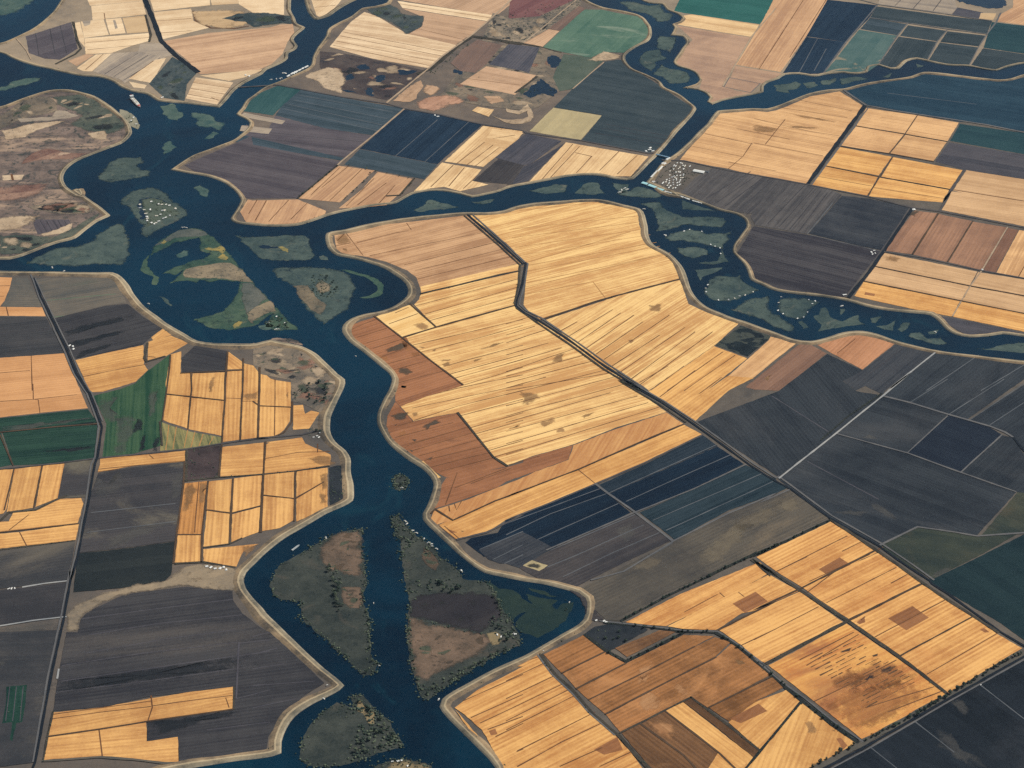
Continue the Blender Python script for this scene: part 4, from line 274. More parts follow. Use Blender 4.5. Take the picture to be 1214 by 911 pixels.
{"k":"F","m":"brown_or","l":"long rust brown strip smudged with pale ladder marks","p":[[297,-2474],[518,-2316],[767,-2136],[859,-2072],[923,-2109],[847,-2207],[588,-2395],[361,-2562]],"a":0.628,"p2":[[[510,-2284],[570,-2241],[556,-2300],[525,-2357],[515,-2371]],[[526,-2328],[556,-2314],[543,-2372]]],"s":0.93},
{"k":"F","m":"brown_or","l":"widest rust brown strip with rows of pale ladder marks","p":[[365,-2568],[588,-2399],[852,-2210],[927,-2117],[998,-2223],[1071,-2331],[791,-2535],[722,-2465],[610,-2547],[500,-2627],[419,-2680]],"a":0.628,"p1":[[[935,-2229],[959,-2230],[966,-2252],[942,-2259]]],"p2":[[[499,-2471],[549,-2415],[592,-2473],[579,-2529],[522,-2556]],[[653,-2396],[691,-2383],[724,-2448],[685,-2476],[665,-2432]]],"s":1.12},
{"k":"F","m":"brown_dk","l":"dark brown field below the ladder marked strips, reaching the bottom edge","p":[[424,-2684],[504,-2627],[667,-2824],[1233,-3848],[995,-3853],[481,-2800]],"a":-0.902,"s":0.9},
{"k":"F","m":"brown_dk","l":"brown field smoked with pale drifts, second of the slanted strips","p":[[507,-2627],[607,-2552],[811,-2821],[1482,-3853],[1313,-3849],[667,-2824]],"a":-0.902,"p2":[[[537,-2611],[593,-2599],[643,-2669],[620,-2736],[576,-2708]]]},
{"k":"F","m":"gold_or","l":"pale orange strip slanting between brown strips to the bottom edge","p":[[611,-2548],[688,-2497],[952,-2851],[275,-3825],[808,-2808]],"a":-0.902},
{"k":"F","m":"brown_dk","l":"dark chocolate strip narrowing along the slanted pale orange strip","p":[[690,-2495],[727,-2465],[863,-2650],[973,-2802],[950,-2849],[817,-2660]],"a":-0.902,"s":0.85},
{"k":"F","m":"brown_or","l":"dusky brown corner plot with a darker rectangle below the bent canal","p":[[793,-2535],[1084,-2343],[1118,-2413],[1033,-2471],[984,-2500],[1080,-2458],[1037,-2513],[866,-2620]],"a":0.606,"s":0.85},
{"k":"F","m":"gold_or","l":"orange gold plot with a brown rectangle and a slanting drain","p":[[983,-2509],[1126,-2431],[1178,-2500],[1088,-2640],[948,-2851],[975,-2799],[865,-2627]],"a":0.861,"p1":[[[872,-2606],[1001,-2515],[1032,-2562],[915,-2635]]]},
{"k":"F","m":"gold_or","l":"orange gold triangle with two burnt spots at the bottom edge","p":[[1184,-2509],[1277,-2658],[1375,-2769],[1310,-2818],[1164,-2912],[692,-3857],[-313,-3833],[948,-2851],[1087,-2646]],"a":1.214,"p1":[[[1180,-2635],[1204,-2626],[1224,-2684],[1211,-2711],[1181,-2699]],[[1294,-2740],[1313,-2734],[1333,-2782],[1311,-2808]],[[1279,-2683],[1296,-2686],[1292,-2700]]]},
{"k":"F","m":"brown_dk","l":"small brown triangle where the slanting drain meets the bottom edge","p":[[975,-2804],[1088,-2642],[1177,-2506],[1052,-2707],[947,-2854],[351,-3827],[256,-3825]],"a":0.9,"s":1.1},
{"k":"F","m":"swamp_dark","l":"dark swampy triangle behind the levee corner farm","p":[[293,-2038],[343,-1986],[412,-1968],[556,-1992],[574,-2015],[423,-2136],[384,-2154]],"a":-0.781},
{"k":"F","m":"brown_dk","l":"little brown field boxed in by dark hedges","p":[[423,-2136],[622,-2020],[694,-2031],[472,-2197]],"a":0.528,"s":1.15},
{"k":"F","m":"gold_hot","l":"gold field of broad strips at the near end of the central island","p":[[-261,-2507],[-167,-2396],[-83,-2333],[26,-2249],[-46,-2239],[93,-2169],[156,-2303],[232,-2421],[301,-2557],[396,-2697],[454,-2799],[907,-3851],[343,-3891],[-106,-3881],[-67,-2865],[-148,-2648],[-221,-2550]],"a":0.623,"ln":[[[-227,-2465],[25,-2300]],[[-194,-2571],[23,-2430]],[[-157,-2607],[22,-2486]],[[-125,-2646],[21,-2570]],[[-93,-2691],[21,-2612]],[[-8,-2784],[19,-2768]],[[-47,-2342],[115,-2229]],[[-48,-2456],[160,-2311]],[[-48,-2533],[197,-2363]],[[-49,-2596],[214,-2406]],[[-49,-2651],[241,-2442]],[[-5,-2780],[179,-2650],[320,-2550]],[[-6,-2873],[177,-2731],[354,-2613]],[[164,-2877],[338,-2769]],[[324,-2881],[454,-2799]],[[40,-2212],[97,-2184]]],"lm":"drain","p1":[[[306,-2779],[404,-2706],[423,-2785],[345,-2812]],[[-120,-2656],[-93,-2643],[-84,-2677],[-111,-2683]]]},
{"k":"F","m":"gold_or","l":"narrow gold ribbon along the levee at the near end of the central island","p":[[-259,-2521],[-217,-2592],[-138,-2730],[-40,-2892],[388,-3892],[374,-3892],[-94,-2864],[-175,-2702]],"a":-1.071},
{"k":"F","m":"slate_night","l":"night blue field in the bottom right corner below the tree lined road","p":[[2157,-2255],[4026,-914],[3217,-3325],[704,-4108],[1234,-2918],[1422,-2791],[1656,-2627]],"a":-0.965,"ln":[[[1422,-2791],[1517,-2931]],[[1942,-2424],[2078,-2638]],[[1627,-2640],[1756,-2833]]],"lm":"pale_line","p2":[[[1794,-2519],[1852,-2507],[1867,-2577],[1841,-2618],[1805,-2562]],[[1717,-2697],[1757,-2725],[1794,-2820],[1843,-2848],[1881,-2928],[1812,-2919],[1749,-2872],[1707,-2805]]]},
{"k":"G","m":"orange_g","l":"small pinkish orange plot on the left edge, topmost of the lower left tract","p":[[-4655,1359],[-2854,1223],[-2784,1215],[-2776,1105],[-2779,957],[-2793,897],[-4452,702]],"a":-0.114,"ln":[[[-2909,1122],[-2780,1125]],[[-2887,1010],[-2789,1007]]],"lm":"drain"},
{"k":"G","m":"olive_gry","l":"drab olive plot with one dark bush beside the straight lane","p":[[-2780,1215],[-2695,1207],[-2620,1025],[-2554,889],[-2779,890],[-2771,1080]],"a":-0.094},
{"k":"G","m":"orange_g","l":"pinkish orange strip squeezed between olive and slate plots","p":[[-4518,916],[-2791,890],[-2558,877],[-2523,780],[-2773,794],[-4478,785]],"a":-0.016,"ln":[[[-2757,889],[-2727,792]]],"lm":"drain"},
{"k":"G","m":"slate_g","l":"slate field on the left edge above the orange field","p":[[-4480,792],[-2771,784],[-2520,773],[-2357,393],[-2529,370],[-2691,357],[-4294,192]],"a":0.175,"ln":[[[-2737,600],[-2465,649]]],"lm":"drain"},
{"k":"G","m":"olive_gry","l":"olive grey field with a green haze between lane and levee","p":[[-2651,1201],[-2352,1195],[-2211,1185],[-2101,910],[-2208,889],[-2477,755]],"a":0.33,"ln":[[[-2558,950],[-2176,1010]],[[-2491,767],[-2103,837]]],"lm":"green_line"},
{"k":"G","m":"purple_g","l":"violet field with dark level streaks beside the levee bend","p":[[-2477,755],[-2207,884],[-2093,897],[-1996,762],[-1871,628],[-1919,537],[-1956,459],[-2134,386],[-2289,330],[-2370,473]],"a":0.416,"p3":[[[-2411,612],[-2240,704],[-2069,765],[-2052,728],[-2220,652],[-2372,553]],[[-2362,495],[-2073,624],[-2058,600],[-2319,448]],[[-2308,380],[-2125,487],[-2140,431],[-2279,339]]]},
{"k":"G","m":"gold_g","l":"small gold leaf shaped field cut by the levee bend","p":[[-1919,537],[-1865,628],[-1814,557],[-1902,503]],"a":1.035},
{"k":"G","m":"gold_g","l":"small gold kite shaped field beside the leaf shaped one","p":[[-1931,492],[-1814,552],[-1712,473],[-1817,341],[-1905,300]],"a":0.508,"ln":[[[-1917,345],[-1869,332]]],"lm":"drain"},
{"k":"G","m":"gold_g","l":"gold field of two strips beside the lane, under the violet field","p":[[-2287,317],[-2134,386],[-1950,459],[-1921,267],[-1893,207],[-1941,93],[-2100,2],[-2168,0],[-2221,157]],"a":0.355,"ln":[[[-2224,152],[-2084,207],[-1901,266]]],"lm":"drain"},
{"k":"G","m":"orange_g","l":"big pinkish orange field of four plots on the left edge","p":[[-4302,219],[-2690,353],[-2529,370],[-2357,389],[-2252,136],[-2257,128],[-2150,-151],[-2397,-188],[-2582,-223],[-4079,-502]],"a":0.173,"ln":[[[-2529,370],[-2463,25]],[[-2471,92],[-2443,-58],[-2417,-63],[-2386,-189]],[[-2610,-73],[-2443,-58],[-2227,-22]],[[-2730,195],[-2509,221]]],"lm":"drain"},
{"k":"G","m":"green_g","l":"deep green field on the left edge under the big orange field","p":[[-4078,-508],[-2580,-230],[-2149,-161],[-2079,-286],[-2285,-320],[-2556,-358],[-4044,-617]],"a":0.155,"p2":[[[-2565,-311],[-2348,-278],[-2098,-235],[-2236,-281],[-2535,-353]]],"p3":[[[-2341,-319],[-2080,-280],[-2088,-300],[-2316,-340]]]},
{"k":"G","m":"green_g","l":"second deep green field with a dark wet streak by the lane","p":[[-2544,-362],[-2285,-324],[-2071,-307],[-2041,-614],[-2264,-646],[-2433,-656]],"a":0.136,"p3":[[[-2306,-524],[-2059,-497],[-2054,-526],[-2281,-545]]]},
{"k":"G","m":"green_g","l":"bright green sliver on the left edge","p":[[-4095,-451],[-2550,-362],[-2442,-650],[-2498,-668],[-3940,-953]],"a":0.058,"s":1.25},
{"k":"G","m":"green_olive","l":"green patchwork wedge with a pale corner in the middle of the lower left tract","p":[[-2140,-36],[-2012,24],[-1919,96],[-1940,82],[-1892,200],[-1820,319],[-1793,359],[-1778,164],[-1774,-8],[-1757,-276],[-1739,-507],[-1862,-572],[-2011,-596],[-2033,-298]],"a":-1.463,"p2":[[[-2117,-110],[-2007,-8],[-2029,-175],[-1975,-239],[-1999,-299],[-2047,-277]],[[-1859,-13],[-1818,28],[-1808,-141],[-1815,-264],[-1833,-223]],[[-1989,-259],[-1899,-221],[-1890,-363],[-1907,-560],[-1954,-578]]],"p3":[[[-1841,-405],[-1820,-395],[-1819,-563],[-1836,-563]],[[-1770,-437],[-1747,-428],[-1750,-556],[-1766,-555]],[[-1895,-251],[-1860,-263],[-1845,-375],[-1888,-383]]]},
{"k":"G","m":"olive_strip","l":"striped olive garden strips beside the green patchwork wedge","p":[[-1755,-297],[-1611,-382],[-1439,-441],[-1436,-497],[-1598,-541],[-1732,-562]],"a":-1.306,"ln":[[[-1719,-318],[-1707,-547]],[[-1679,-337],[-1672,-540]],[[-1619,-366],[-1619,-529]],[[-1581,-385],[-1585,-522]],[[-1538,-406],[-1546,-514]],[[-1484,-432],[-1498,-505]]],"lm":"drain_soft"},
{"k":"G","m":"gold_g","l":"tall gold field at the side of the green patchwork wedge","p":[[-1793,359],[-1741,388],[-1719,173],[-1657,164],[-1638,-52],[-1763,-33],[-1784,70]],"a":-1.507},
{"k":"G","m":"purple_g","l":"dark fallow corner under the levee with brown blotches","p":[[-1672,449],[-1574,412],[-1488,380],[-1483,193],[-1710,172],[-1733,316]],"a":-0.361},
{"k":"G","m":"gold_g","l":"gold square above the olive garden strips, left of three","p":[[-1765,-37],[-1642,-63],[-1620,-356],[-1752,-276]],"a":-1.534},
{"k":"G","m":"gold_g","l":"wide gold field with one brown wiggle near the levee scrub","p":[[-1653,164],[-1481,171],[-1467,-8],[-1463,-100],[-1639,-58],[-1654,108]],"a":-1.519,"p1":[[[-1558,105],[-1534,126],[-1532,19],[-1546,-66],[-1556,-23]]]},
{"k":"G","m":"gold_g","l":"gold rectangle above the olive garden strips, second along","p":[[-1639,-67],[-1462,-106],[-1441,-427],[-1616,-362]],"a":-1.498},
{"k":"G","m":"gold_g","l":"small gold square by the fallow corner under the levee","p":[[-1490,375],[-1408,272],[-1401,199],[-1479,197]],"a":-0.898},
{"k":"G","m":"gold_g","l":"long upright gold strip, first of the pair of long strips","p":[[-1480,180],[-1399,184],[-1376,-82],[-1349,-464],[-1432,-481],[-1456,-110]],"a":-1.492,"ln":[[[-1459,-79],[-1376,-88]]],"lm":"drain"},
{"k":"G","m":"gold_g","l":"upright gold strip with a scorched mark halfway down","p":[[-1397,256],[-1315,214],[-1290,-112],[-1262,-447],[-1343,-464],[-1374,-82]],"a":-1.497,"ln":[[[-1373,-113],[-1287,-112]]],"lm":"drain","p1":[[[-1375,-71],[-1334,-30],[-1300,-21],[-1299,-95],[-1366,-103]]]},
{"k":"G","m":"gold_g","l":"gold plot by the levee scrub, topmost of the side column","p":[[-1305,192],[-1275,147],[-1249,103],[-1250,103],[-1220,85],[-1136,60],[-1132,-19],[-1120,-173],[-1279,-158],[-1298,86]],"a":-1.485,"ln":[[[-1221,94],[-1201,-171]],[[-1307,97],[-1285,-158]]],"lm":"drain","p1":[[[-1153,-36],[-1143,-26],[-1140,-89],[-1148,-79]]]},
{"k":"G","m":"gold_g","l":"gold plots with rounded lower corner beside the tree grove","p":[[-1279,-162],[-1120,-180],[-1116,-307],[-1137,-387],[-1177,-436],[-1265,-447]],"a":-1.485,"ln":[[[-1201,-171],[-1182,-435]],[[-1285,-158],[-1262,-447]]],"lm":"drain"},
{"k":"G","m":"gold_g","l":"small gold plot with a bite out of its edge near the levee houses","p":[[-1110,-159],[-1060,-155],[-1046,-238],[-1014,-212],[-973,-230],[-969,-332],[-1016,-375],[-1093,-384]],"a":0.08},
{"k":"G","m":"marsh_tan","l":"scrubby grey flat with a square grove inside the levee bend","p":[[-1369,462],[-1277,425],[-1105,396],[-1030,326],[-965,224],[-907,124],[-874,48],[-870,-27],[-877,-3],[-925,-231],[-927,-394],[-1025,-410],[-970,-230],[-1060,-144],[-1118,-121],[-1139,78],[-1306,148],[-1348,237]],"a":-0.382},
{"k":"G","m":"gold_g","l":"gold strip field just above the violet striped field","p":[[-2020,-605],[-1859,-591],[-1608,-554],[-1600,-647],[-1847,-678],[-2013,-726],[-2014,-663]],"a":0.173,"ln":[[[-2017,-701],[-1805,-670],[-1601,-643]],[[-1784,-584],[-1758,-619]],[[-2014,-721],[-1845,-697]]],"lm":"drain"},
{"k":"G","m":"dark_scrub","l":"dark square of burnt scrub boxed by bushes","p":[[-1595,-541],[-1443,-512],[-1420,-786],[-1573,-810]],"a":0.189},
{"k":"G","m":"gold_g","l":"gold rectangle beside the dark square of burnt scrub","p":[[-1430,-526],[-1225,-493],[-1207,-764],[-1414,-790]],"a":0.063},
{"k":"G","m":"gold_g","l":"gold field of two strips inside the levee corner with docks","p":[[-1218,-513],[-1199,-494],[-1227,-493],[-1044,-454],[-1023,-510],[-891,-611],[-891,-708],[-1066,-750],[-1201,-774],[-1204,-764]],"a":0.158,"ln":[[[-1227,-493],[-1209,-764]],[[-1210,-636],[-1056,-587],[-898,-582]],[[-963,-512],[-958,-590]],[[-1207,-650],[-1215,-636]]],"lm":"drain","p1":[[[-1009,-637],[-956,-619],[-891,-621],[-854,-690],[-918,-703],[-970,-657]]]},
{"k":"G","m":"brown_stripe","l":"brown and gold striped field with a dark drain down its middle","p":[[-1585,-837],[-1470,-818],[-1449,-1253],[-1563,-1249]],"a":-1.511,"ln":[[[-1513,-821],[-1487,-1238]]],"lm":"drain","p1":[[[-1569,-838],[-1522,-830],[-1518,-1005],[-1547,-1076],[-1572,-1040]],[[-1507,-825],[-1475,-822],[-1471,-1006],[-1492,-1006]]]},
{"k":"G","m":"gold_g","l":"gold square of the block of four, beside the brown striped field","p":[[-1466,-822],[-1352,-803],[-1332,-1083],[-1450,-1052]],"a":-1.485},
{"k":"G","m":"gold_g","l":"gold square of the block of four, with a slanting lower side","p":[[-1347,-801],[-1214,-777],[-1198,-1033],[-1329,-1086]],"a":-1.517},
{"k":"G","m":"gold_g","l":"tall gold plot of the block of four, above the farmyard","p":[[-1449,-1061],[-1336,-1092],[-1320,-1329],[-1433,-1352]],"a":-1.506},
{"k":"G","m":"gold_g","l":"gold plot of the block of four that meets the scrub corner","p":[[-1325,-1097],[-1199,-1042],[-1184,-1238],[-1260,-1288],[-1308,-1321]],"a":-1.528},
{"k":"G","m":"gold_g","l":"small gold plot at the foot of the brown striped field","p":[[-1562,-1256],[-1446,-1260],[-1433,-1462],[-1551,-1472]],"a":-1.479},
{"k":"G","m":"gold_g","l":"leaf shaped gold field above the white farm buildings","p":[[-1431,-1369],[-1254,-1345],[-1179,-1333],[-1245,-1391],[-1269,-1509],[-1420,-1466]],"a":-1.554,"p1":[[[-1244,-1349],[-1184,-1333],[-1235,-1443]]]},
{"k":"G","m":"gold_g","l":"gold plot above a thin slanting drain near the levee corner","p":[[-1205,-774],[-1057,-750],[-1044,-974],[-1194,-942]],"a":-1.517},
{"k":"G","m":"gold_g","l":"gold plot below the thin slanting drain near the levee corner","p":[[-1194,-951],[-1043,-983],[-1033,-1154],[-1093,-1214],[-1179,-1238]],"a":-1.508},
{"k":"G","m":"gold_g","l":"gold plot stained brown, next to the dark swampy strip inside the levee","p":[[-1049,-750],[-901,-723],[-880,-1051],[-1019,-1167]],"a":-1.53,"ln":[[[-1033,-980],[-909,-843]]],"lm":"drain","p1":[[[-935,-782],[-898,-764],[-889,-914],[-915,-913]],[[-930,-931],[-888,-933],[-887,-1024],[-918,-1041]]]},
{"k":"G","m":"swamp_dark","l":"dark swampy strip inside the levee corner","p":[[-893,-723],[-853,-705],[-818,-710],[-795,-880],[-789,-1000],[-869,-1061]],"a":0.423},
{"k":"G","m":"gold_g","l":"gold strip plot on the left edge, first of three upright plots","p":[[-3879,-805],[-2427,-689],[-2400,-1024],[-2409,-1059],[-3692,-1424]],"a":-1.519},
{"k":"G","m":"gold_g","l":"gold upright plot, middle of three on the left edge","p":[[-2423,-689],[-2295,-664],[-2274,-1018],[-2395,-1046]],"a":-1.528},
{"k":"G","m":"gold_g","l":"gold upright plot, last of three before the violet fallow","p":[[-2290,-664],[-2187,-648],[-2172,-940],[-2265,-1010]],"a":-1.523},
{"k":"G","m":"slate_swirl","l":"violet grey fallow plot with a pale ring, between gold plot and lane","p":[[-2186,-645],[-2051,-618],[-2029,-935],[-2169,-940]],"a":0.197},
{"k":"G","m":"gold_g","l":"gold field with a wavering grey edge on the left side of the lane","p":[[-2363,-1052],[-2261,-1037],[-2170,-949],[-2060,-943],[-2042,-989],[-2043,-1151],[-2397,-1207],[-3706,-1243],[-2371,-1123]],"a":0.168,"ln":[[[-2357,-1194],[-2286,-1072]]],"lm":"drain"},
{"k":"G","m":"gold_g","l":"gold strip on the left edge with a tapering dark spur","p":[[-3704,-1385],[-2303,-1210],[-2037,-1154],[-2032,-1282],[-2253,-1316],[-3648,-1571]],"a":0.143,"ln":[[[-2305,-1210],[-2253,-1316]]],"lm":"drain"},
{"k":"G","m":"slate_g","l":"large slate field on the left edge below the gold strip","p":[[-3768,-1509],[-2370,-1347],[-2032,-1288],[-2013,-1595],[-2018,-1592],[-2121,-1609],[-2315,-1641],[-3669,-1829]],"a":0.229},
{"k":"G","m":"slate_swirl","l":"violet and grey field swirled with pale bands right of the lane","p":[[-2010,-734],[-1846,-688],[-1600,-651],[-1591,-837],[-1570,-1235],[-1572,-1301],[-1757,-1342],[-2001,-1381],[-2020,-962]],"a":0.179,"ln":[[[-1994,-1063],[-1603,-1002]],[[-1990,-1223],[-1586,-1147]]],"lm":"pale_line","p2":[[[-2026,-749],[-1966,-826],[-1912,-827],[-1915,-733],[-1891,-753],[-1870,-866],[-1920,-920],[-1983,-927],[-2011,-880]],[[-1920,-1346],[-1816,-1210],[-1588,-1129],[-1671,-1215],[-1801,-1315],[-1906,-1372]],[[-1651,-779],[-1602,-743],[-1585,-930],[-1626,-983]]]},
{"k":"G","m":"slate_black","l":"near black field right of the lane, smooth and even","p":[[-2004,-1386],[-1756,-1347],[-1572,-1305],[-1556,-1559],[-1580,-1608],[-1620,-1612],[-1755,-1649],[-1980,-1675]],"a":0.168},
{"k":"G","m":"slate_swirl","l":"grey field with pale bands on the left edge, crossed by a field track","p":[[-3666,-1837],[-2313,-1649],[-2022,-1601],[-1986,-1851],[-2264,-1913],[-3571,-2146]],"a":0.169,"p2":[[[-2319,-1927],[-1996,-1882],[-1995,-1944],[-2156,-1970],[-2312,-1966]]]},
{"k":"G","m":"slate_g","l":"wide grey brown field on the left edge by the dark tree block","p":[[-3625,-1969],[-2256,-1952],[-1986,-1944],[-1954,-2797],[-2093,-2819],[-3301,-3017]],"a":0.03,"p2":[[[-2240,-2142],[-2206,-2143],[-2198,-2188],[-2231,-2187]],[[-2016,-2748],[-1997,-2756],[-2002,-2775]]]},
{"k":"G","m":"tan_drift","l":"pale tan drift of bare soil curving from the lane to the levee","p":[[-1546,-1559],[-1502,-1502],[-1424,-1479],[-1279,-1517],[-1232,-1585],[-1232,-1631],[-1263,-1679],[-1333,-1677],[-1394,-1659],[-1486,-1644],[-1612,-1669],[-1748,-1698],[-1848,-1759],[-1898,-1822],[-1920,-1868],[-1917,-1946],[-1954,-1961],[-1974,-1898],[-1963,-1780],[-1902,-1726],[-1755,-1649],[-1581,-1602]],"a":0.389,"ln":[[[-1536,-1557],[-1422,-1593],[-1308,-1621]]],"lm":"drain","sm":1},
{"k":"G","m":"purple_g","l":"great violet ploughed field with faint pale lines, largest of the lower left tract","p":[[-1915,-1868],[-1889,-1814],[-1748,-1698],[-1612,-1673],[-1475,-1649],[-1383,-1668],[-1268,-1679],[-1255,-1760],[-1207,-1849],[-1109,-1961],[-1074,-1985],[-1015,-2063],[-877,-2246],[-815,-2335],[-885,-2405],[-961,-2516],[-1022,-2666],[-1022,-2747],[-1032,-2760],[-1198,-2796],[-1349,-2812],[-1372,-2805],[-1395,-2657],[-1519,-2681],[-1531,-2557],[-1184,-2482],[-1192,-2347],[-1381,-2378],[-1546,-2402],[-1742,-2468],[-1934,-2484],[-1953,-2232],[-1963,-1960],[-1915,-1962]],"a":0.181,"ln":[[[-1910,-1868],[-1595,-1806],[-1256,-1747]],[[-1863,-1982],[-1562,-1909],[-1206,-1860]],[[-1863,-2108],[-1519,-2019],[-1225,-1965]],[[-1946,-2188],[-1613,-2115],[-1207,-2050]],[[-1929,-2291],[-1543,-2213],[-1198,-2141]],[[-1927,-2360],[-1569,-2301],[-1199,-2230]],[[-1201,-2058],[-1069,-2039]],[[-1198,-2145],[-1063,-2115]],[[-1280,-2619],[-1024,-2577]],[[-1180,-2426],[-1041,-2372]],[[-1145,-2014],[-1075,-1985]],[[-1134,-2135],[-1032,-2096]],[[-1125,-2232],[-995,-2202]],[[-1115,-2342],[-854,-2320]],[[-1102,-2485],[-930,-2433]]],"lm":"pale_faint","p3":[[[-1942,-2298],[-1579,-2227],[-1206,-2156],[-1197,-2230],[-1569,-2303],[-1935,-2366]],[[-1525,-2564],[-1182,-2496],[-1190,-2517],[-1417,-2622],[-1493,-2668]]]},
{"k":"G","m":"gold_g","l":"gold strips in the stepped field at the bottom, upper arm","p":[[-1934,-2493],[-1742,-2468],[-1536,-2414],[-1381,-2378],[-1195,-2347],[-1183,-2494],[-1531,-2557],[-1722,-2600],[-1928,-2640]],"a":0.268,"ln":[[[-1930,-2533],[-1738,-2496],[-1529,-2466]],[[-1538,-2395],[-1523,-2473],[-1531,-2557]],[[-1525,-2462],[-1375,-2432],[-1196,-2404]],[[-1223,-2418],[-1202,-2482]],[[-1935,-2505],[-1533,-2431]]],"lm":"drain"},
{"k":"G","m":"gold_g","l":"gold lower arm of the stepped field beside the bottom levee","p":[[-1927,-2646],[-1721,-2604],[-1536,-2564],[-1519,-2683],[-1394,-2659],[-1374,-2811],[-1430,-2810],[-1559,-2784],[-1697,-2767],[-1924,-2785]],"a":0.102,"ln":[[[-1726,-2604],[-1688,-2768]]],"lm":"drain"},
{"k":"G","m":"dark_trees_g","l":"block of dark green orchard rows with a stem like lane","p":[[-2159,-2321],[-2076,-2313],[-2059,-2431],[-2052,-2550],[-2074,-2557],[-2072,-2666],[-2082,-2659],[-2093,-2549],[-2134,-2555],[-2141,-2429]],"a":-1.444,"ln":[[[-2145,-2321],[-2122,-2541]],[[-2116,-2322],[-2093,-2542]],[[-2088,-2323],[-2062,-2543]]],"lm":"pale_faint"},
{"k":"J1","m":"meadow_brown","l":"rough pinkish brown meadow on the long wedge island","p":[[-859,-1308],[-780,-1250],[-719,-1243],[-707,-1381],[-696,-1500],[-702,-1583],[-761,-1596],[-784,-1545],[-836,-1530],[-892,-1444]],"a":0.633,"sm":1,"n":"meadow","c":"meadow"},
{"k":"J1","m":"meadow_brown","l":"small bare clearing at the waist of the long wedge island","p":[[-782,-1677],[-698,-1671],[-677,-1784],[-690,-1824],[-739,-1822],[-767,-1758]],"a":0.071,"ln":[[[-764,-1726],[-695,-1725]]],"lm":"pale_line","sm":1,"n":"clearing","c":"clearing"},
{"k":"J2","m":"purple_dark","l":"dark violet oval field on the largest near island","p":[[-463,-1775],[-417,-1744],[-328,-1725],[-229,-1722],[-140,-1736],[-90,-1769],[-66,-1841],[-71,-1912],[-120,-1981],[-159,-2018],[-275,-1969],[-373,-1919],[-460,-1886]],"a":0.593},
{"k":"J2","m":"meadow_brown","l":"pinkish brown triangular meadow on the largest near island","p":[[-466,-1909],[-373,-1946],[-256,-1992],[-139,-2029],[-101,-2073],[-139,-2132],[-215,-2190],[-319,-2269],[-384,-2311],[-431,-2295],[-449,-2154],[-460,-2033]],"a":-0.379,"n":"meadow","c":"meadow"},
{"k":"J2","m":"olive_tan","l":"yellowish dirt yard at the tip of the dark oval field","p":[[-130,-2011],[-91,-2005],[-67,-2051],[-72,-2097],[-110,-2103]],"a":0.153,"sm":1,"n":"yard","c":"yard"},
{"k":"J2","m":"meadow_brown","l":"faint reddish patch of dry reeds on the largest near island","p":[[-416,-1390],[-374,-1425],[-342,-1511],[-361,-1560],[-392,-1526],[-424,-1458]],"a":-0.695,"s":0.8,"sm":1,"n":"meadow","c":"meadow"},
{"k":"J3","m":"olive_tan","l":"sandy track and clearing through the leafy lower island","p":[[-650,-2440],[-629,-2497],[-595,-2526],[-597,-2595],[-615,-2602],[-631,-2553],[-666,-2496]],"a":-1.218,"sm":1,"n":"clearing","c":"clearing"},
{"k":"J4","m":"olive_tan","l":"sandy yard on the bushy islet at the bottom edge","p":[[-531,-2866],[-497,-2834],[-407,-2836],[-362,-2864],[-340,-3833],[-494,-3829]],"a":0.755,"sm":1,"n":"yard","c":"yard"},
{"k":"I4","m":"marsh_soil","l":"brown scrubby hump between the two lagoons of the crescent island","p":[[-1825,1260],[-1769,1309],[-1671,1331],[-1584,1341],[-1500,1248],[-1425,1107],[-1501,1130],[-1603,1159],[-1728,1173],[-1817,1184]],"a":0.719,"sm":1,"n":"meadow","c":"meadow"},
{"k":"I4","m":"marsh_soil","l":"dry brown slope at the pointed end of the crescent island","p":[[-1430,766],[-1401,837],[-1317,907],[-1278,797],[-1324,763],[-1390,694],[-1385,670],[-1412,695]],"a":1.183,"sm":1,"n":"meadow","c":"meadow"},
{"k":"I4","m":"marsh_grey","l":"grey reed bed along the top of the crescent island","p":[[-2032,1553],[-1985,1639],[-1919,1731],[-1845,1756],[-1757,1717],[-1739,1676],[-1809,1665],[-1910,1655],[-1979,1591]],"a":1.071,"sm":1,"n":"reed_bed","c":"reed bed"},
{"k":"I4","m":"marsh_grey","l":"grey upland along the outer bank of the crescent island","p":[[-1487,1109],[-1424,1095],[-1336,932],[-1358,908],[-1430,766],[-1468,912]],"a":-0.219,"sm":1,"n":"reed_bed","c":"reed bed"},
{"k":"I4","m":"yellow","l":"small yellow bloom patch at the top shoulder of the crescent island","p":[[-2005,1592],[-1990,1629],[-1962,1612],[-1977,1578]],"a":1.186,"sm":1,"n":"flower_patch","c":"flowers","g":"yellow bloom patches on the marsh islands"},
{"k":"I4","m":"yellow","l":"upper yellow bloom streak on the crescent island's outer bank","p":[[-1734,1508],[-1717,1523],[-1672,1522],[-1656,1547],[-1625,1499],[-1633,1447],[-1662,1487],[-1700,1488]],"a":0.723,"sm":1,"n":"flower_patch","c":"flowers","g":"yellow bloom patches on the marsh islands"},
{"k":"I4","m":"yellow","l":"lower yellow bloom patch on the crescent island's outer bank","p":[[-1660,1408],[-1633,1447],[-1593,1406],[-1599,1367],[-1632,1382]],"a":0.965,"sm":1,"n":"flower_patch","c":"flowers","g":"yellow bloom patches on the marsh islands"},
{"k":"I4","m":"yellow","l":"yellow bloom patch beside the crescent island's lower shore","p":[[-1503,651],[-1488,674],[-1472,697],[-1449,684],[-1460,638],[-1488,622]],"a":0.993,"sm":1,"n":"flower_patch","c":"flowers","g":"yellow bloom patches on the marsh islands"},
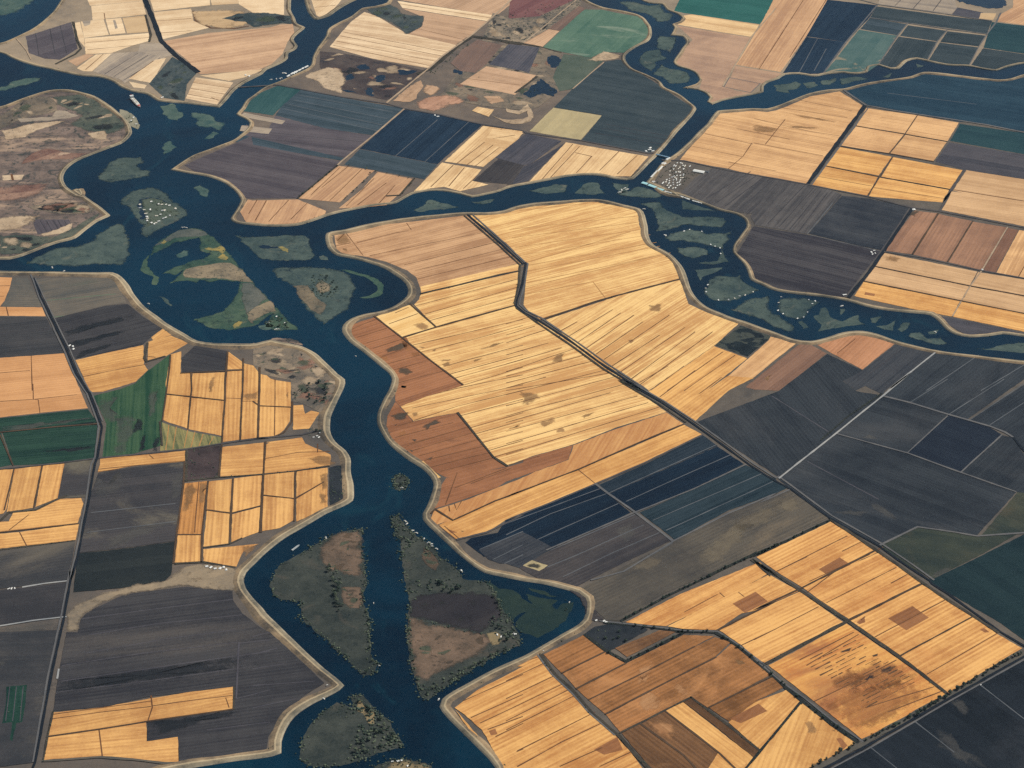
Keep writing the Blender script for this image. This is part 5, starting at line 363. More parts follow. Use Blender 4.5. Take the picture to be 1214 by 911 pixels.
{"k":"I4","m":"yellow","l":"yellow bloom streak on the marsh island with the dark creek","p":[[-1325,1519],[-1300,1527],[-1260,1499],[-1262,1446],[-1290,1473]],"a":0.31,"sm":1,"n":"flower_patch","c":"flowers","g":"yellow bloom patches on the marsh islands"},
{"k":"I4","m":"pond","l":"dark creek across the grey green marsh island","p":[[-1441,1545],[-1377,1537],[-1319,1522],[-1313,1501],[-1375,1505],[-1433,1523]],"a":-0.124,"sm":1,"n":"creek","c":"creek"},
{"k":"I6","m":"marsh_soil","l":"pale bare soil ringed by trees on the spade shaped marsh island","p":[[-1079,1070],[-1045,1119],[-999,1067],[-1001,993],[-1048,970]],"a":0.964,"sm":1,"n":"clearing","c":"clearing"},
{"k":"I6","m":"marsh_soil","l":"reddish dry flank of the spade shaped marsh island","p":[[-1196,1062],[-1116,1071],[-1071,947],[-1004,847],[-1034,753],[-1086,802],[-1149,925]],"a":0.112,"s":0.85,"sm":1,"n":"meadow","c":"meadow"},
{"k":"I2","m":"marsh_dgreen","l":"lawns and lanes of the village inside the ring shaped island","p":[[-2179,2136],[-2129,2155],[-2043,2103],[-1966,2015],[-1938,1944],[-1979,1904],[-2039,1864],[-2084,1811],[-2108,1798],[-2135,1951]],"a":0.363,"sm":1,"n":"village_green","c":"lawn"},
{"k":"I2","m":"pond","l":"dark moat channel curling round the village island","p":[[-2208,2052],[-2215,2123],[-2190,2165],[-2132,2183],[-2062,2152],[-2018,2116],[-1988,2086],[-2102,2154],[-2167,2145],[-2183,2088],[-2143,1965],[-2127,1840],[-2138,1827],[-2172,1939]],"a":1.669,"sm":1,"n":"moat","c":"moat"},
{"k":"F","m":"slate_brown","l":"bare brown corner by the levee farm at the inner bend","p":[[235,-1719],[290,-1707],[303,-1772],[339,-1853],[384,-1940],[325,-1947],[309,-1868],[278,-1772]],"a":0.215,"sm":1,"n":"yard","c":"yard"}]
ROADS = [
{"m":"canal_dark","p":[[-2596,5321],[-2537,5113],[-2466,4869],[-2364,4496],[-2235,4247],[-2048,3956]],"w":34,"z":3,"n":"drainage_canal"},
{"m":"hedge","p":[[-3024,4854],[-2937,4502],[-2896,4387],[-2919,4295],[-3028,4134]],"w":16,"z":3},
{"m":"hedge","p":[[-2531,4952],[-2446,4595],[-2443,4481]],"w":16,"z":3},
{"m":"track","p":[[-3381,4598],[-3263,4366],[-3207,4215]],"w":8,"z":3},
{"m":"track_dark","p":[[-1765,3708],[-1505,3735],[-1070,3531],[-777,3417],[-660,3339],[-416,3229],[-158,3082],[96,2981],[116,2949],[459,2827],[862,2631],[917,2635]],"w":13,"z":3.1},
{"m":"track","p":[[-777,3427],[-724,3537],[-531,3927],[-432,4151],[-225,4517],[-40,4920],[1244,7996]],"w":14,"z":3.1},
{"m":"track","p":[[-660,3332],[-842,2949],[-1018,2601],[-1042,2544]],"w":12,"z":3.1},
{"m":"hedge","p":[[-1042,2544],[-1254,2112]],"w":12,"z":3},
{"m":"hedge","p":[[-568,2347],[-647,2132],[-727,2124]],"w":14,"z":3},
{"m":"track","p":[[429,3592],[650,4007]],"w":9,"z":3},
{"m":"track","p":[[121,4350],[527,5138]],"w":9,"z":3},
{"m":"hedge","p":[[0,4356],[121,4332],[248,4270],[373,4172]],"w":10,"z":3},
{"m":"hedge","p":[[-589,3869],[-502,3955],[-314,4351],[-232,4479],[115,4332]],"w":34,"z":3},
{"m":"hedge","p":[[55,3546],[105,3630],[202,3800]],"w":20,"z":3},
{"m":"track_grey","p":[[2522,4679],[2767,4575],[3020,4463],[3275,4364],[3379,4571],[3440,4725]],"w":11,"z":3.1},
{"m":"track_grey","p":[[2609,4902],[2304,4274],[2079,3757]],"w":11,"z":3.1},
{"m":"track_grey","p":[[2766,4567],[2665,4364],[2465,3893]],"w":9,"z":3.1},
{"m":"track_grey","p":[[3016,4440],[2919,4259],[2800,3958]],"w":9,"z":3.1},
{"m":"track_grey","p":[[3270,4353],[3178,4155],[3052,3840]],"w":8,"z":3.1},
{"m":"track","p":[[1894,4874],[1672,4385],[1521,3934],[1406,3593]],"w":10,"z":3.1},
{"m":"track_grey","p":[[2422,5073],[2611,4914],[3090,4709],[3196,4657],[3351,4588]],"w":9,"z":3.1},
{"m":"canal_dark","p":[[2286,3268],[1782,2178]],"w":26,"z":3.05,"n":"irrigation_canal"},
{"m":"track_grey","p":[[2302,3234],[1805,2168]],"w":8,"z":3.1},
{"m":"track_grey","p":[[2177,3509],[2286,3271],[2443,3185],[2992,2955],[3209,2831],[5010,2019]],"w":13,"z":3.12},
{"m":"track_dark","p":[[937,2537],[1072,2523],[1330,2383],[1604,2261],[1669,2232],[1782,2178],[2116,2013],[2347,1862],[2501,1811],[2762,1686],[2953,1592],[4608,821]],"w":13,"z":3.1},
{"m":"track_dark","p":[[2745,2329],[2546,1920],[2616,2055],[2507,1811]],"w":17,"z":3.1},
{"m":"canal_dark","p":[[2355,1853],[2113,1350],[1996,1111],[1839,826]],"w":22,"z":3.05,"n":"irrigation_canal"},
{"m":"track_dark","p":[[2340,1854],[2093,1338],[1825,833]],"w":8,"z":3.12},
{"m":"track_dark","p":[[2111,1337],[2317,1258],[2612,1102],[2832,1007],[4443,328]],"w":10,"z":3.1},
{"m":"drain","p":[[2495,1784],[2266,1301]],"w":11,"z":3},
{"m":"drain","p":[[2675,1681],[2445,1204]],"w":9,"z":3},
{"m":"track","p":[[2860,1601],[2621,1109],[2521,931],[2443,771],[2365,607]],"w":8,"z":3},
{"m":"drain","p":[[2037,1168],[2519,934],[2792,814],[4380,142]],"w":9,"z":3},
{"m":"drain","p":[[1949,1005],[2443,771],[2753,627],[4312,-61]],"w":9,"z":3},
{"m":"drain","p":[[2593,3107],[2473,2845],[2332,2574]],"w":7,"z":3},
{"m":"drain","p":[[2185,2968],[2715,2725]],"w":7,"z":3},
{"m":"drain","p":[[2348,2530],[2117,2016]],"w":8,"z":3},
{"m":"drain","p":[[2034,2690],[2336,2570],[2585,2452]],"w":8,"z":3},
{"m":"drain","p":[[1923,2420],[2222,2263],[2615,2085]],"w":8,"z":3},
{"m":"levee_road","p":[[-444,-687],[-355,-828]],"w":16,"z":3.5},
{"m":"canal_dark","p":[[-255,1898],[-157,1713],[-43,1494],[71,1269],[89,1281],[69,1054],[36,859],[30,799],[71,726],[153,636],[325,405],[489,154],[671,-84],[564,36],[754,-192],[896,-391],[1032,-594],[1145,-770],[1252,-905],[1315,-972],[1468,-1211],[1662,-1434],[1777,-1605],[1851,-1698],[1857,-1723],[1914,-1794],[1998,-1923],[2095,-2073],[2175,-2169],[3113,-3383]],"w":11,"z":3.2,"n":"main_canal"},
{"m":"hedge","p":[[-262,1859],[-170,1691],[-56,1481],[56,1257],[48,1055],[22,836],[35,775],[141,618],[312,382],[477,133],[649,-77],[546,25],[742,-213],[863,-380]],"w":11,"z":3.12},
{"m":"track_grey","p":[[-229,1897],[-138,1725],[-30,1520],[87,1281],[101,1268],[82,1054],[51,859],[48,816],[83,750],[166,664],[337,427],[502,180],[694,-78],[581,35],[766,-178],[908,-371],[1045,-575],[1157,-752],[1255,-877],[1269,-865],[1328,-954],[1481,-1194],[1676,-1414],[1799,-1589],[1871,-1698]],"w":9,"z":3.16},
{"m":"hedge","p":[[1472,-1223],[1588,-1384],[1722,-1574],[1802,-1696],[1897,-1830],[1992,-1954],[2085,-2076]],"w":16,"z":3.15},
{"m":"hedge","p":[[-495,951],[-267,1051],[-69,1144],[51,1191]],"w":12,"z":3},
{"m":"drain","p":[[-580,488],[-402,590],[-191,698],[28,809]],"w":12,"z":3},
{"m":"drain","p":[[-549,846],[-399,590]],"w":9,"z":3},
{"m":"drain","p":[[-738,719],[-580,488],[-421,250],[-250,6]],"w":9,"z":3},
{"m":"hedge","p":[[-276,-252],[-186,-457],[-98,-655],[-28,-738]],"w":12,"z":3},
{"m":"drain","p":[[165,648],[460,833],[584,896],[939,1064]],"w":13,"z":3},
{"m":"drain","p":[[-391,-1120],[-371,-1085],[-286,-1176],[-88,-1026],[43,-948],[-37,-995],[318,-772],[621,-551],[851,-394]],"w":9,"z":3},
{"m":"track_dark","p":[[-268,-1329],[-130,-1278],[41,-1145],[-39,-1182],[172,-1050],[388,-903],[632,-732],[937,-492]],"w":11,"z":3},
{"m":"track_grey","p":[[388,-897],[448,-982],[566,-1136],[726,-1369]],"w":12,"z":3.1},
{"m":"track_grey","p":[[143,-1423],[560,-1143],[856,-956],[1125,-758]],"w":8,"z":3.1},
{"m":"track_grey","p":[[337,-1654],[490,-1593],[737,-1364],[1001,-1161],[1241,-1004],[1161,-1077],[1309,-977]],"w":9,"z":3.1},
{"m":"track_white","p":[[1267,-883],[1595,-499],[1876,-166],[2045,41],[1906,-118],[2218,251]],"w":9,"z":3.3},
{"m":"hedge_dark","p":[[1510,-560],[1670,-355],[1873,-145]],"w":9,"z":3.2},
{"m":"track_grey","p":[[1876,-168],[2000,-235],[2170,-347],[2359,-462],[2424,-519],[2453,-564]],"w":12,"z":3.1},
{"m":"canal_dark","p":[[2453,-564],[2483,-682],[3223,-3044]],"w":12,"z":3.1,"n":"drainage_canal"},
{"m":"track_grey","p":[[1594,-503],[1916,-685],[2143,-858],[2375,-1028]],"w":9,"z":3.1},
{"m":"track_grey","p":[[1668,-1430],[1864,-1293],[2025,-1338],[2126,-1372],[2343,-1354],[3869,-1381]],"w":11,"z":3.1},
{"m":"track_grey","p":[[1916,-683],[2168,-361]],"w":6,"z":3.1},
{"m":"track_grey","p":[[2143,-858],[2404,-539]],"w":8,"z":3.1},
{"m":"hedge_dark","p":[[457,-1950],[667,-1783],[877,-1634],[1105,-1466]],"w":13,"z":3.1},
{"m":"hedge_dark","p":[[862,-1637],[1050,-1509],[1196,-1412],[1087,-1498],[1466,-1228]],"w":13,"z":3.12},
{"m":"hedge","p":[[1074,-1518],[1170,-1645],[1084,-1527],[1142,-1636],[1150,-1609],[1259,-1748],[1445,-1978],[1628,-2226],[1793,-2474]],"w":17,"z":3.2},
{"m":"hedge","p":[[1056,-2259],[1211,-2147],[1445,-1978]],"w":15,"z":3.2},
{"m":"drain","p":[[867,-2031],[1149,-1831],[1046,-1889],[1259,-1748],[1648,-1465]],"w":10,"z":3.1},
{"m":"drain","p":[[1450,-1973],[1807,-1725]],"w":13,"z":3.1},
{"m":"drain","p":[[1634,-2221],[1995,-1962]],"w":8,"z":3.1},
{"m":"hedge_dark","p":[[383,-1956],[556,-1987],[718,-2027],[862,-2039],[924,-2101],[991,-2193],[1076,-2328],[1178,-2496],[1280,-2638],[1380,-2769]],"w":20,"z":3.3},
{"m":"track_grey","p":[[364,-1948],[480,-1970],[633,-2002],[728,-2024],[872,-2034],[959,-2133],[1075,-2299],[1012,-2224],[1109,-2373],[1198,-2489],[1298,-2638],[1399,-2763]],"w":8,"z":3.35},
{"m":"hedge","p":[[102,-2169],[161,-2304],[241,-2428],[310,-2564],[414,-2701],[471,-2813],[536,-2919]],"w":17,"z":3.3},
{"m":"track_grey","p":[[88,-2169],[147,-2303],[227,-2428],[292,-2549],[396,-2697]],"w":7,"z":3.33},
{"m":"hedge","p":[[414,-2683],[610,-2547],[727,-2465]],"w":10,"z":3},
{"m":"drain","p":[[189,-2298],[384,-2156]],"w":8,"z":3},
{"m":"drain","p":[[247,-2400],[465,-2238]],"w":10,"z":3},
{"m":"drain","p":[[295,-2472],[518,-2315],[768,-2133]],"w":7,"z":3},
{"m":"drain","p":[[361,-2565],[588,-2397],[852,-2207]],"w":9,"z":3},
{"m":"drain","p":[[504,-2627],[667,-2824],[1233,-3848]],"w":9,"z":3},
{"m":"drain","p":[[610,-2551],[812,-2815],[1446,-3852]],"w":9,"z":3},
{"m":"hedge","p":[[722,-2465],[863,-2647],[975,-2802]],"w":11,"z":3},
{"m":"drain","p":[[791,-2535],[1075,-2340]],"w":9,"z":3},
{"m":"hedge_dark","p":[[1183,-2500],[1088,-2642],[948,-2849],[916,-2896],[282,-3847]],"w":12,"z":3.3},
{"m":"hedge_dark","p":[[293,-2038],[384,-2154],[466,-2227],[727,-2038],[699,-2028]],"w":16,"z":3.3},
{"m":"grass_verge","p":[[2189,-2219],[2161,-2237],[1790,-2491],[1409,-2757],[-76,-3839]],"w":32,"z":3.25},
{"m":"canal_dark","p":[[3928,-889],[2160,-2243],[1797,-2501],[1424,-2777],[1187,-2942],[-98,-3892]],"w":13,"z":3.3,"n":"roadside_canal"},
{"m":"track_grey","p":[[3897,-982],[2156,-2262],[1805,-2512],[1431,-2791],[-42,-3818]],"w":7,"z":3.31},
{"m":"canal_dark","p":[[-2664,1206],[-2583,987],[-2471,719],[-2351,427],[-2259,180],[-2182,16],[-2167,-3],[-2070,-276],[-2051,-328],[-2033,-595],[-2037,-653],[-2020,-962],[-2002,-1412],[-2004,-1587],[-2012,-1476],[-1991,-1851],[-1981,-2260],[-1954,-2797],[-1957,-2829]],"w":11,"z":3.2,"n":"lane_ditch"},
{"m":"track_grey","p":[[-2697,1273],[-2659,1176],[-2595,988],[-2481,708],[-2364,416],[-2269,169],[-2193,16],[-2177,-13],[-2079,-286],[-2068,-327],[-2046,-595],[-2055,-662],[-2033,-962],[-2014,-1411],[-2014,-1587],[-2024,-1476],[-2006,-1850],[-1995,-2260],[-1964,-2796]],"w":8,"z":3.22},
{"m":"track_grey","p":[[-2653,1201],[-2562,974],[-2451,707],[-2339,438],[-2242,179],[-2168,15],[-2154,-4],[-2056,-277]],"w":7,"z":3.22},
{"m":"track_dark","p":[[-2494,-687],[-2231,-647],[-2052,-610],[-1861,-581],[-1604,-541],[-1434,-497],[-1261,-459],[-1202,-455],[-1286,-458],[-1046,-430],[-971,-396]],"w":11,"z":3.15},
{"m":"drain","p":[[-2556,-362],[-2285,-320],[-2061,-297]],"w":9,"z":3},
{"m":"drain","p":[[-2552,-382],[-2435,-660]],"w":6,"z":3},
{"m":"hedge","p":[[-2413,-1122],[-2384,-1051],[-2261,-1037],[-2170,-949],[-2132,-922]],"w":13,"z":3},
{"m":"drain","p":[[-2396,-1211],[-2038,-1151]],"w":9,"z":3},
{"m":"drain","p":[[-2425,-689],[-2408,-1033]],"w":7,"z":3},
{"m":"drain","p":[[-2293,-664],[-2272,-1019]],"w":9,"z":3},
{"m":"hedge","p":[[-2370,-1350],[-2032,-1284]],"w":8,"z":3},
{"m":"drain","p":[[-1792,352],[-1778,164],[-1769,2],[-1756,-286]],"w":8,"z":3},
{"m":"hedge","p":[[-1767,-286],[-1728,-507]],"w":10,"z":3},
{"m":"drain","p":[[-1663,169],[-1641,-2],[-1639,-63],[-1619,-362]],"w":8,"z":3},
{"m":"drain","p":[[-1719,170],[-1482,180],[-1400,190]],"w":8,"z":3},
{"m":"drain","p":[[-1765,-33],[-1637,-63],[-1460,-102]],"w":8,"z":3},
{"m":"drain","p":[[-1495,380],[-1482,176],[-1479,103],[-1461,-100],[-1440,-437],[-1436,-497],[-1420,-786]],"w":10,"z":3},
{"m":"drain","p":[[-1406,305],[-1379,-11],[-1375,-92],[-1348,-470]],"w":9,"z":3},
{"m":"drain","p":[[-1312,214],[-1292,-13],[-1286,-116],[-1262,-447]],"w":11,"z":3},
{"m":"drain","p":[[-1300,80]],"w":7,"z":3},
{"m":"drain","p":[[-1317,-115],[-1279,-158],[-1118,-176]],"w":7,"z":3},
{"m":"drain","p":[[-1117,-121],[-1103,-307],[-1136,-407],[-1187,-449]],"w":10,"z":3},
{"m":"drain","p":[[-1221,-484],[-1207,-774],[-1176,-1247]],"w":9,"z":3},
{"m":"hedge","p":[[-1583,-815],[-1420,-790],[-1202,-770],[-1055,-748],[-891,-708]],"w":10,"z":3},
{"m":"drain","p":[[-1469,-818],[-1449,-1256],[-1430,-1471]],"w":9,"z":3},
{"m":"drain","p":[[-1350,-803],[-1331,-1092],[-1315,-1329]],"w":11,"z":3},
{"m":"drain","p":[[-1452,-1058],[-1333,-1090],[-1198,-1033]],"w":8,"z":3},
{"m":"hedge","p":[[-1432,-1357],[-1315,-1333],[-1260,-1288]],"w":9,"z":3},
{"m":"drain","p":[[-1562,-1253],[-1447,-1256]],"w":8,"z":3},
{"m":"hedge","p":[[-1604,-541],[-1578,-809]],"w":12,"z":3},
{"m":"drain","p":[[-1602,-647],[-1585,-837],[-1568,-1253],[-1556,-1475]],"w":9,"z":3},
{"m":"hedge","p":[[-1551,-1476],[-1420,-1468],[-1269,-1514]],"w":13,"z":3},
{"m":"drain","p":[[-1206,-770],[-1199,-951],[-1183,-1246]],"w":9,"z":3},
{"m":"drain","p":[[-1055,-748],[-1040,-983],[-1029,-1163]],"w":9,"z":3},
{"m":"drain","p":[[-1194,-945],[-1040,-979],[-909,-843]],"w":7,"z":3},
{"m":"track_white","p":[[-2265,-1909],[-2124,-1875],[-1981,-1851]],"w":8,"z":3},
{"m":"track_white","p":[[-2217,-1633],[-2121,-1609],[-2018,-1592]],"w":9,"z":3},
{"m":"pale_faint","p":[[-1202,-2050],[-1178,-2426]],"w":7,"z":3,"n":"dirt_road"},
{"m":"track_white","p":[[-1956,-2210],[-1952,-2276]],"w":8,"z":3},
{"m":"grass_verge","p":[[-1928,-2791],[-1696,-2773],[-1559,-2790],[-1429,-2817],[-1349,-2816],[-1198,-2799],[-1009,-2750]],"w":12,"z":3.3},
{"m":"hedge","p":[[-1934,-2484],[-1930,-2643],[-1923,-2791]],"w":8,"z":3},
{"m":"hedge","p":[[-1195,-2347],[-1182,-2496]],"w":8,"z":3},
{"m":"drain","p":[[-1927,-2643],[-1722,-2603],[-1535,-2560],[-1183,-2492]],"w":9,"z":3},
{"m":"hedge","p":[[-1929,481],[-1926,323],[-1910,289],[-1817,341]],"w":14,"z":3}]
TREES = [
{"p":[[1410,-2750],[1454,-2724],[1501,-2685],[1550,-2663],[1602,-2626],[1695,-2559],[1780,-2493]],"n":22,"l":"dark bushy tree lining the road below the blackened gold field","g":"roadside trees below the blackened field","h":19,"sp":5,"cl":1},
{"p":[[1802,-2477],[1877,-2422],[1986,-2338],[2086,-2260],[2160,-2213]],"n":20,"l":"dark bushy tree lining the road below the two wide gold strips","g":"roadside trees below the two wide gold strips","h":19,"sp":5,"cl":1},
{"p":[[1163,-2916],[1252,-2853],[1340,-2795],[1380,-2769]],"n":9,"l":"dark bushy tree on the road verge below the two burnt spots","g":"roadside trees below the burnt spots","h":18,"sp":5,"cl":1},
{"p":[[457,-1950],[564,-1867],[667,-1783],[877,-1634],[969,-1566],[1103,-1485],[1285,-1357],[1459,-1237]],"n":38,"l":"small dark tree in the dotted row along the smoky brown field","g":"dotted tree row beside the smoky brown field","h":14,"sp":3,"cl":1},
{"p":[[499,-1979],[575,-2000],[652,-2010],[718,-2030],[862,-2039],[924,-2101],[991,-2193],[1081,-2328],[1093,-2350],[1178,-2496],[1280,-2638],[1357,-2742]],"n":26,"l":"dark round tree on the bank of the bent canal","g":"trees along the bent canal","h":14,"sp":5,"cl":0},
{"p":[[384,-2154],[466,-2224],[565,-2159],[666,-2087],[722,-2035]],"n":9,"l":"dark tree in the hedge boxing the little brown field","g":"hedge trees around the little brown field","h":14,"sp":3,"cl":0},
{"p":[[-1041,2535],[-1101,2412],[-1184,2239],[-1255,2118]],"n":9,"l":"dark shrub in the hedgerow between the great purple and pinkish orange fields","g":"hedgerow shrubs by the great purple field","h":13,"sp":4,"cl":0},
{"p":[[-820,2455],[-880,2285],[-940,2157],[-994,2059]],"n":7,"l":"dark shrub in the hedgerow between two pinkish orange fields","g":"hedgerow shrubs between the pinkish orange fields","h":13,"sp":4,"cl":0},
{"p":[[-987,2542],[-821,2467],[-656,2380],[-567,2338],[-610,2188],[-647,2117]],"n":9,"l":"small shrub at the edge of the teal strip and pinkish orange fields","g":"shrubs along the teal strip","h":12,"sp":4,"cl":0},
{"p":[[-851,-1518],[-821,-1610],[-793,-1660],[-804,-1725],[-780,-1805],[-768,-1838],[-825,-1708]],"n":16,"l":"leafy tree in the belt crossing the long wedge island","g":"tree belt on the long wedge island","h":19,"sp":14,"cl":0},
{"p":[[-677,-1614],[-681,-1760],[-657,-1856],[-643,-1982],[-628,-2119],[-608,-2231],[-649,-2282]],"n":10,"l":"leafy tree along the straight shore of the long wedge island","g":"shore trees on the straight side of the long wedge island","h":15,"sp":5,"cl":0},
{"p":[[-919,-1920],[-855,-2006],[-792,-2092],[-730,-2164],[-683,-2244]],"n":6,"l":"leafy tree along the slanting shore of the long wedge island","g":"shore trees on the slanting side of the long wedge island","h":13,"sp":4,"cl":0},
{"p":[[-379,-1672],[-350,-1640],[-319,-1682],[-249,-1668],[-264,-1708],[-338,-1714]],"n":12,"l":"dark leafy tree in the grove above the dark oval field","g":"grove above the dark oval field","h":19,"sp":12,"cl":0},
{"p":[[-100,-1745],[-63,-1842],[-86,-1919],[-105,-1966],[-33,-1991],[-53,-2044],[-19,-2083]],"n":12,"l":"leafy tree at the rounded end of the dark oval field","g":"trees at the rounded end of the dark oval field","h":18,"sp":10,"cl":0},
{"p":[[-390,-2419],[-308,-2342],[-215,-2264],[-120,-2185],[-24,-2106]],"n":16,"l":"leafy tree on the southern shore hedge of the largest near island","g":"shore hedge of the largest near island","h":16,"sp":7,"cl":0},
{"p":[[-473,-1862],[-462,-2017],[-446,-2184],[-426,-2302],[-404,-2425]],"n":8,"l":"small tree on the straight shore of the largest near island","g":"trees on the straight shore of the largest near island","h":13,"sp":4,"cl":0},
{"p":[[-556,-1177],[-532,-1266],[-539,-1352],[-490,-1284],[-469,-1320]],"n":7,"l":"leafy tree at the narrow tip of the largest near island","g":"trees at the narrow tip of the largest near island","h":14,"sp":8,"cl":0},
{"p":[[-697,-2439],[-640,-2469],[-580,-2554],[-541,-2611],[-502,-2694],[-537,-2720],[-608,-2758],[-655,-2717],[-577,-2637],[-670,-2783]],"n":26,"l":"leafy crowned tree on the thick half of the lower leafy island","g":"trees on the lower leafy island","h":19,"sp":20,"cl":0},
{"p":[[-563,-822],[-537,-813],[-514,-842],[-540,-878],[-556,-887]],"n":5,"l":"leafy tree crowding the lone round islet","g":"trees on the lone round islet","h":17,"sp":4,"cl":0},
{"p":[[-523,-2846],[-497,-2841],[-442,-2862],[-416,-2849]],"n":4,"l":"shrubby tree among roofs on the bottom edge islet","g":"trees on the bottom edge islet","h":12,"sp":4,"cl":0},
{"p":[[-1097,1158],[-1062,1182],[-1011,1155],[-968,1066],[-952,991],[-999,969],[-1059,946],[-1108,1046]],"n":9,"l":"dark tree ringing the bare soil of the spade shaped island","g":"tree ring on the spade shaped island","h":17,"sp":8,"cl":0},
{"p":[[-1040,45],[-1045,-40],[-1029,-114],[-1005,-136],[-955,-116],[-948,-43],[-964,32],[-1000,55]],"n":15,"l":"dark tree in the square grove inside the levee bend","g":"square grove inside the levee bend","h":17,"sp":5,"cl":0},
{"p":[[-1114,-27],[-1102,-111],[-1088,4],[-1068,-39]],"n":5,"l":"dark bush on the bare patch beside the square grove","g":"bushes beside the square grove","h":13,"sp":5,"cl":0},
{"p":[[-1315,656],[-1284,714],[-1234,689],[-1206,641],[-1240,623]],"n":6,"l":"leafy tree at the cabin end of the crescent island","g":"trees at the cabin end of the crescent island","h":15,"sp":6,"cl":0},
{"p":[[-994,-411],[-965,-396],[-952,-423]],"n":3,"l":"dark tree shading the levee farm by the wavering bank","g":"trees at the levee farm","h":15,"sp":3,"cl":0},
{"p":[[430,-1988],[475,-2059],[369,-2071],[492,-2097]],"n":5,"l":"dark tree dotting the swampy triangle","g":"trees in the swampy triangle","h":13,"sp":8,"cl":0}]
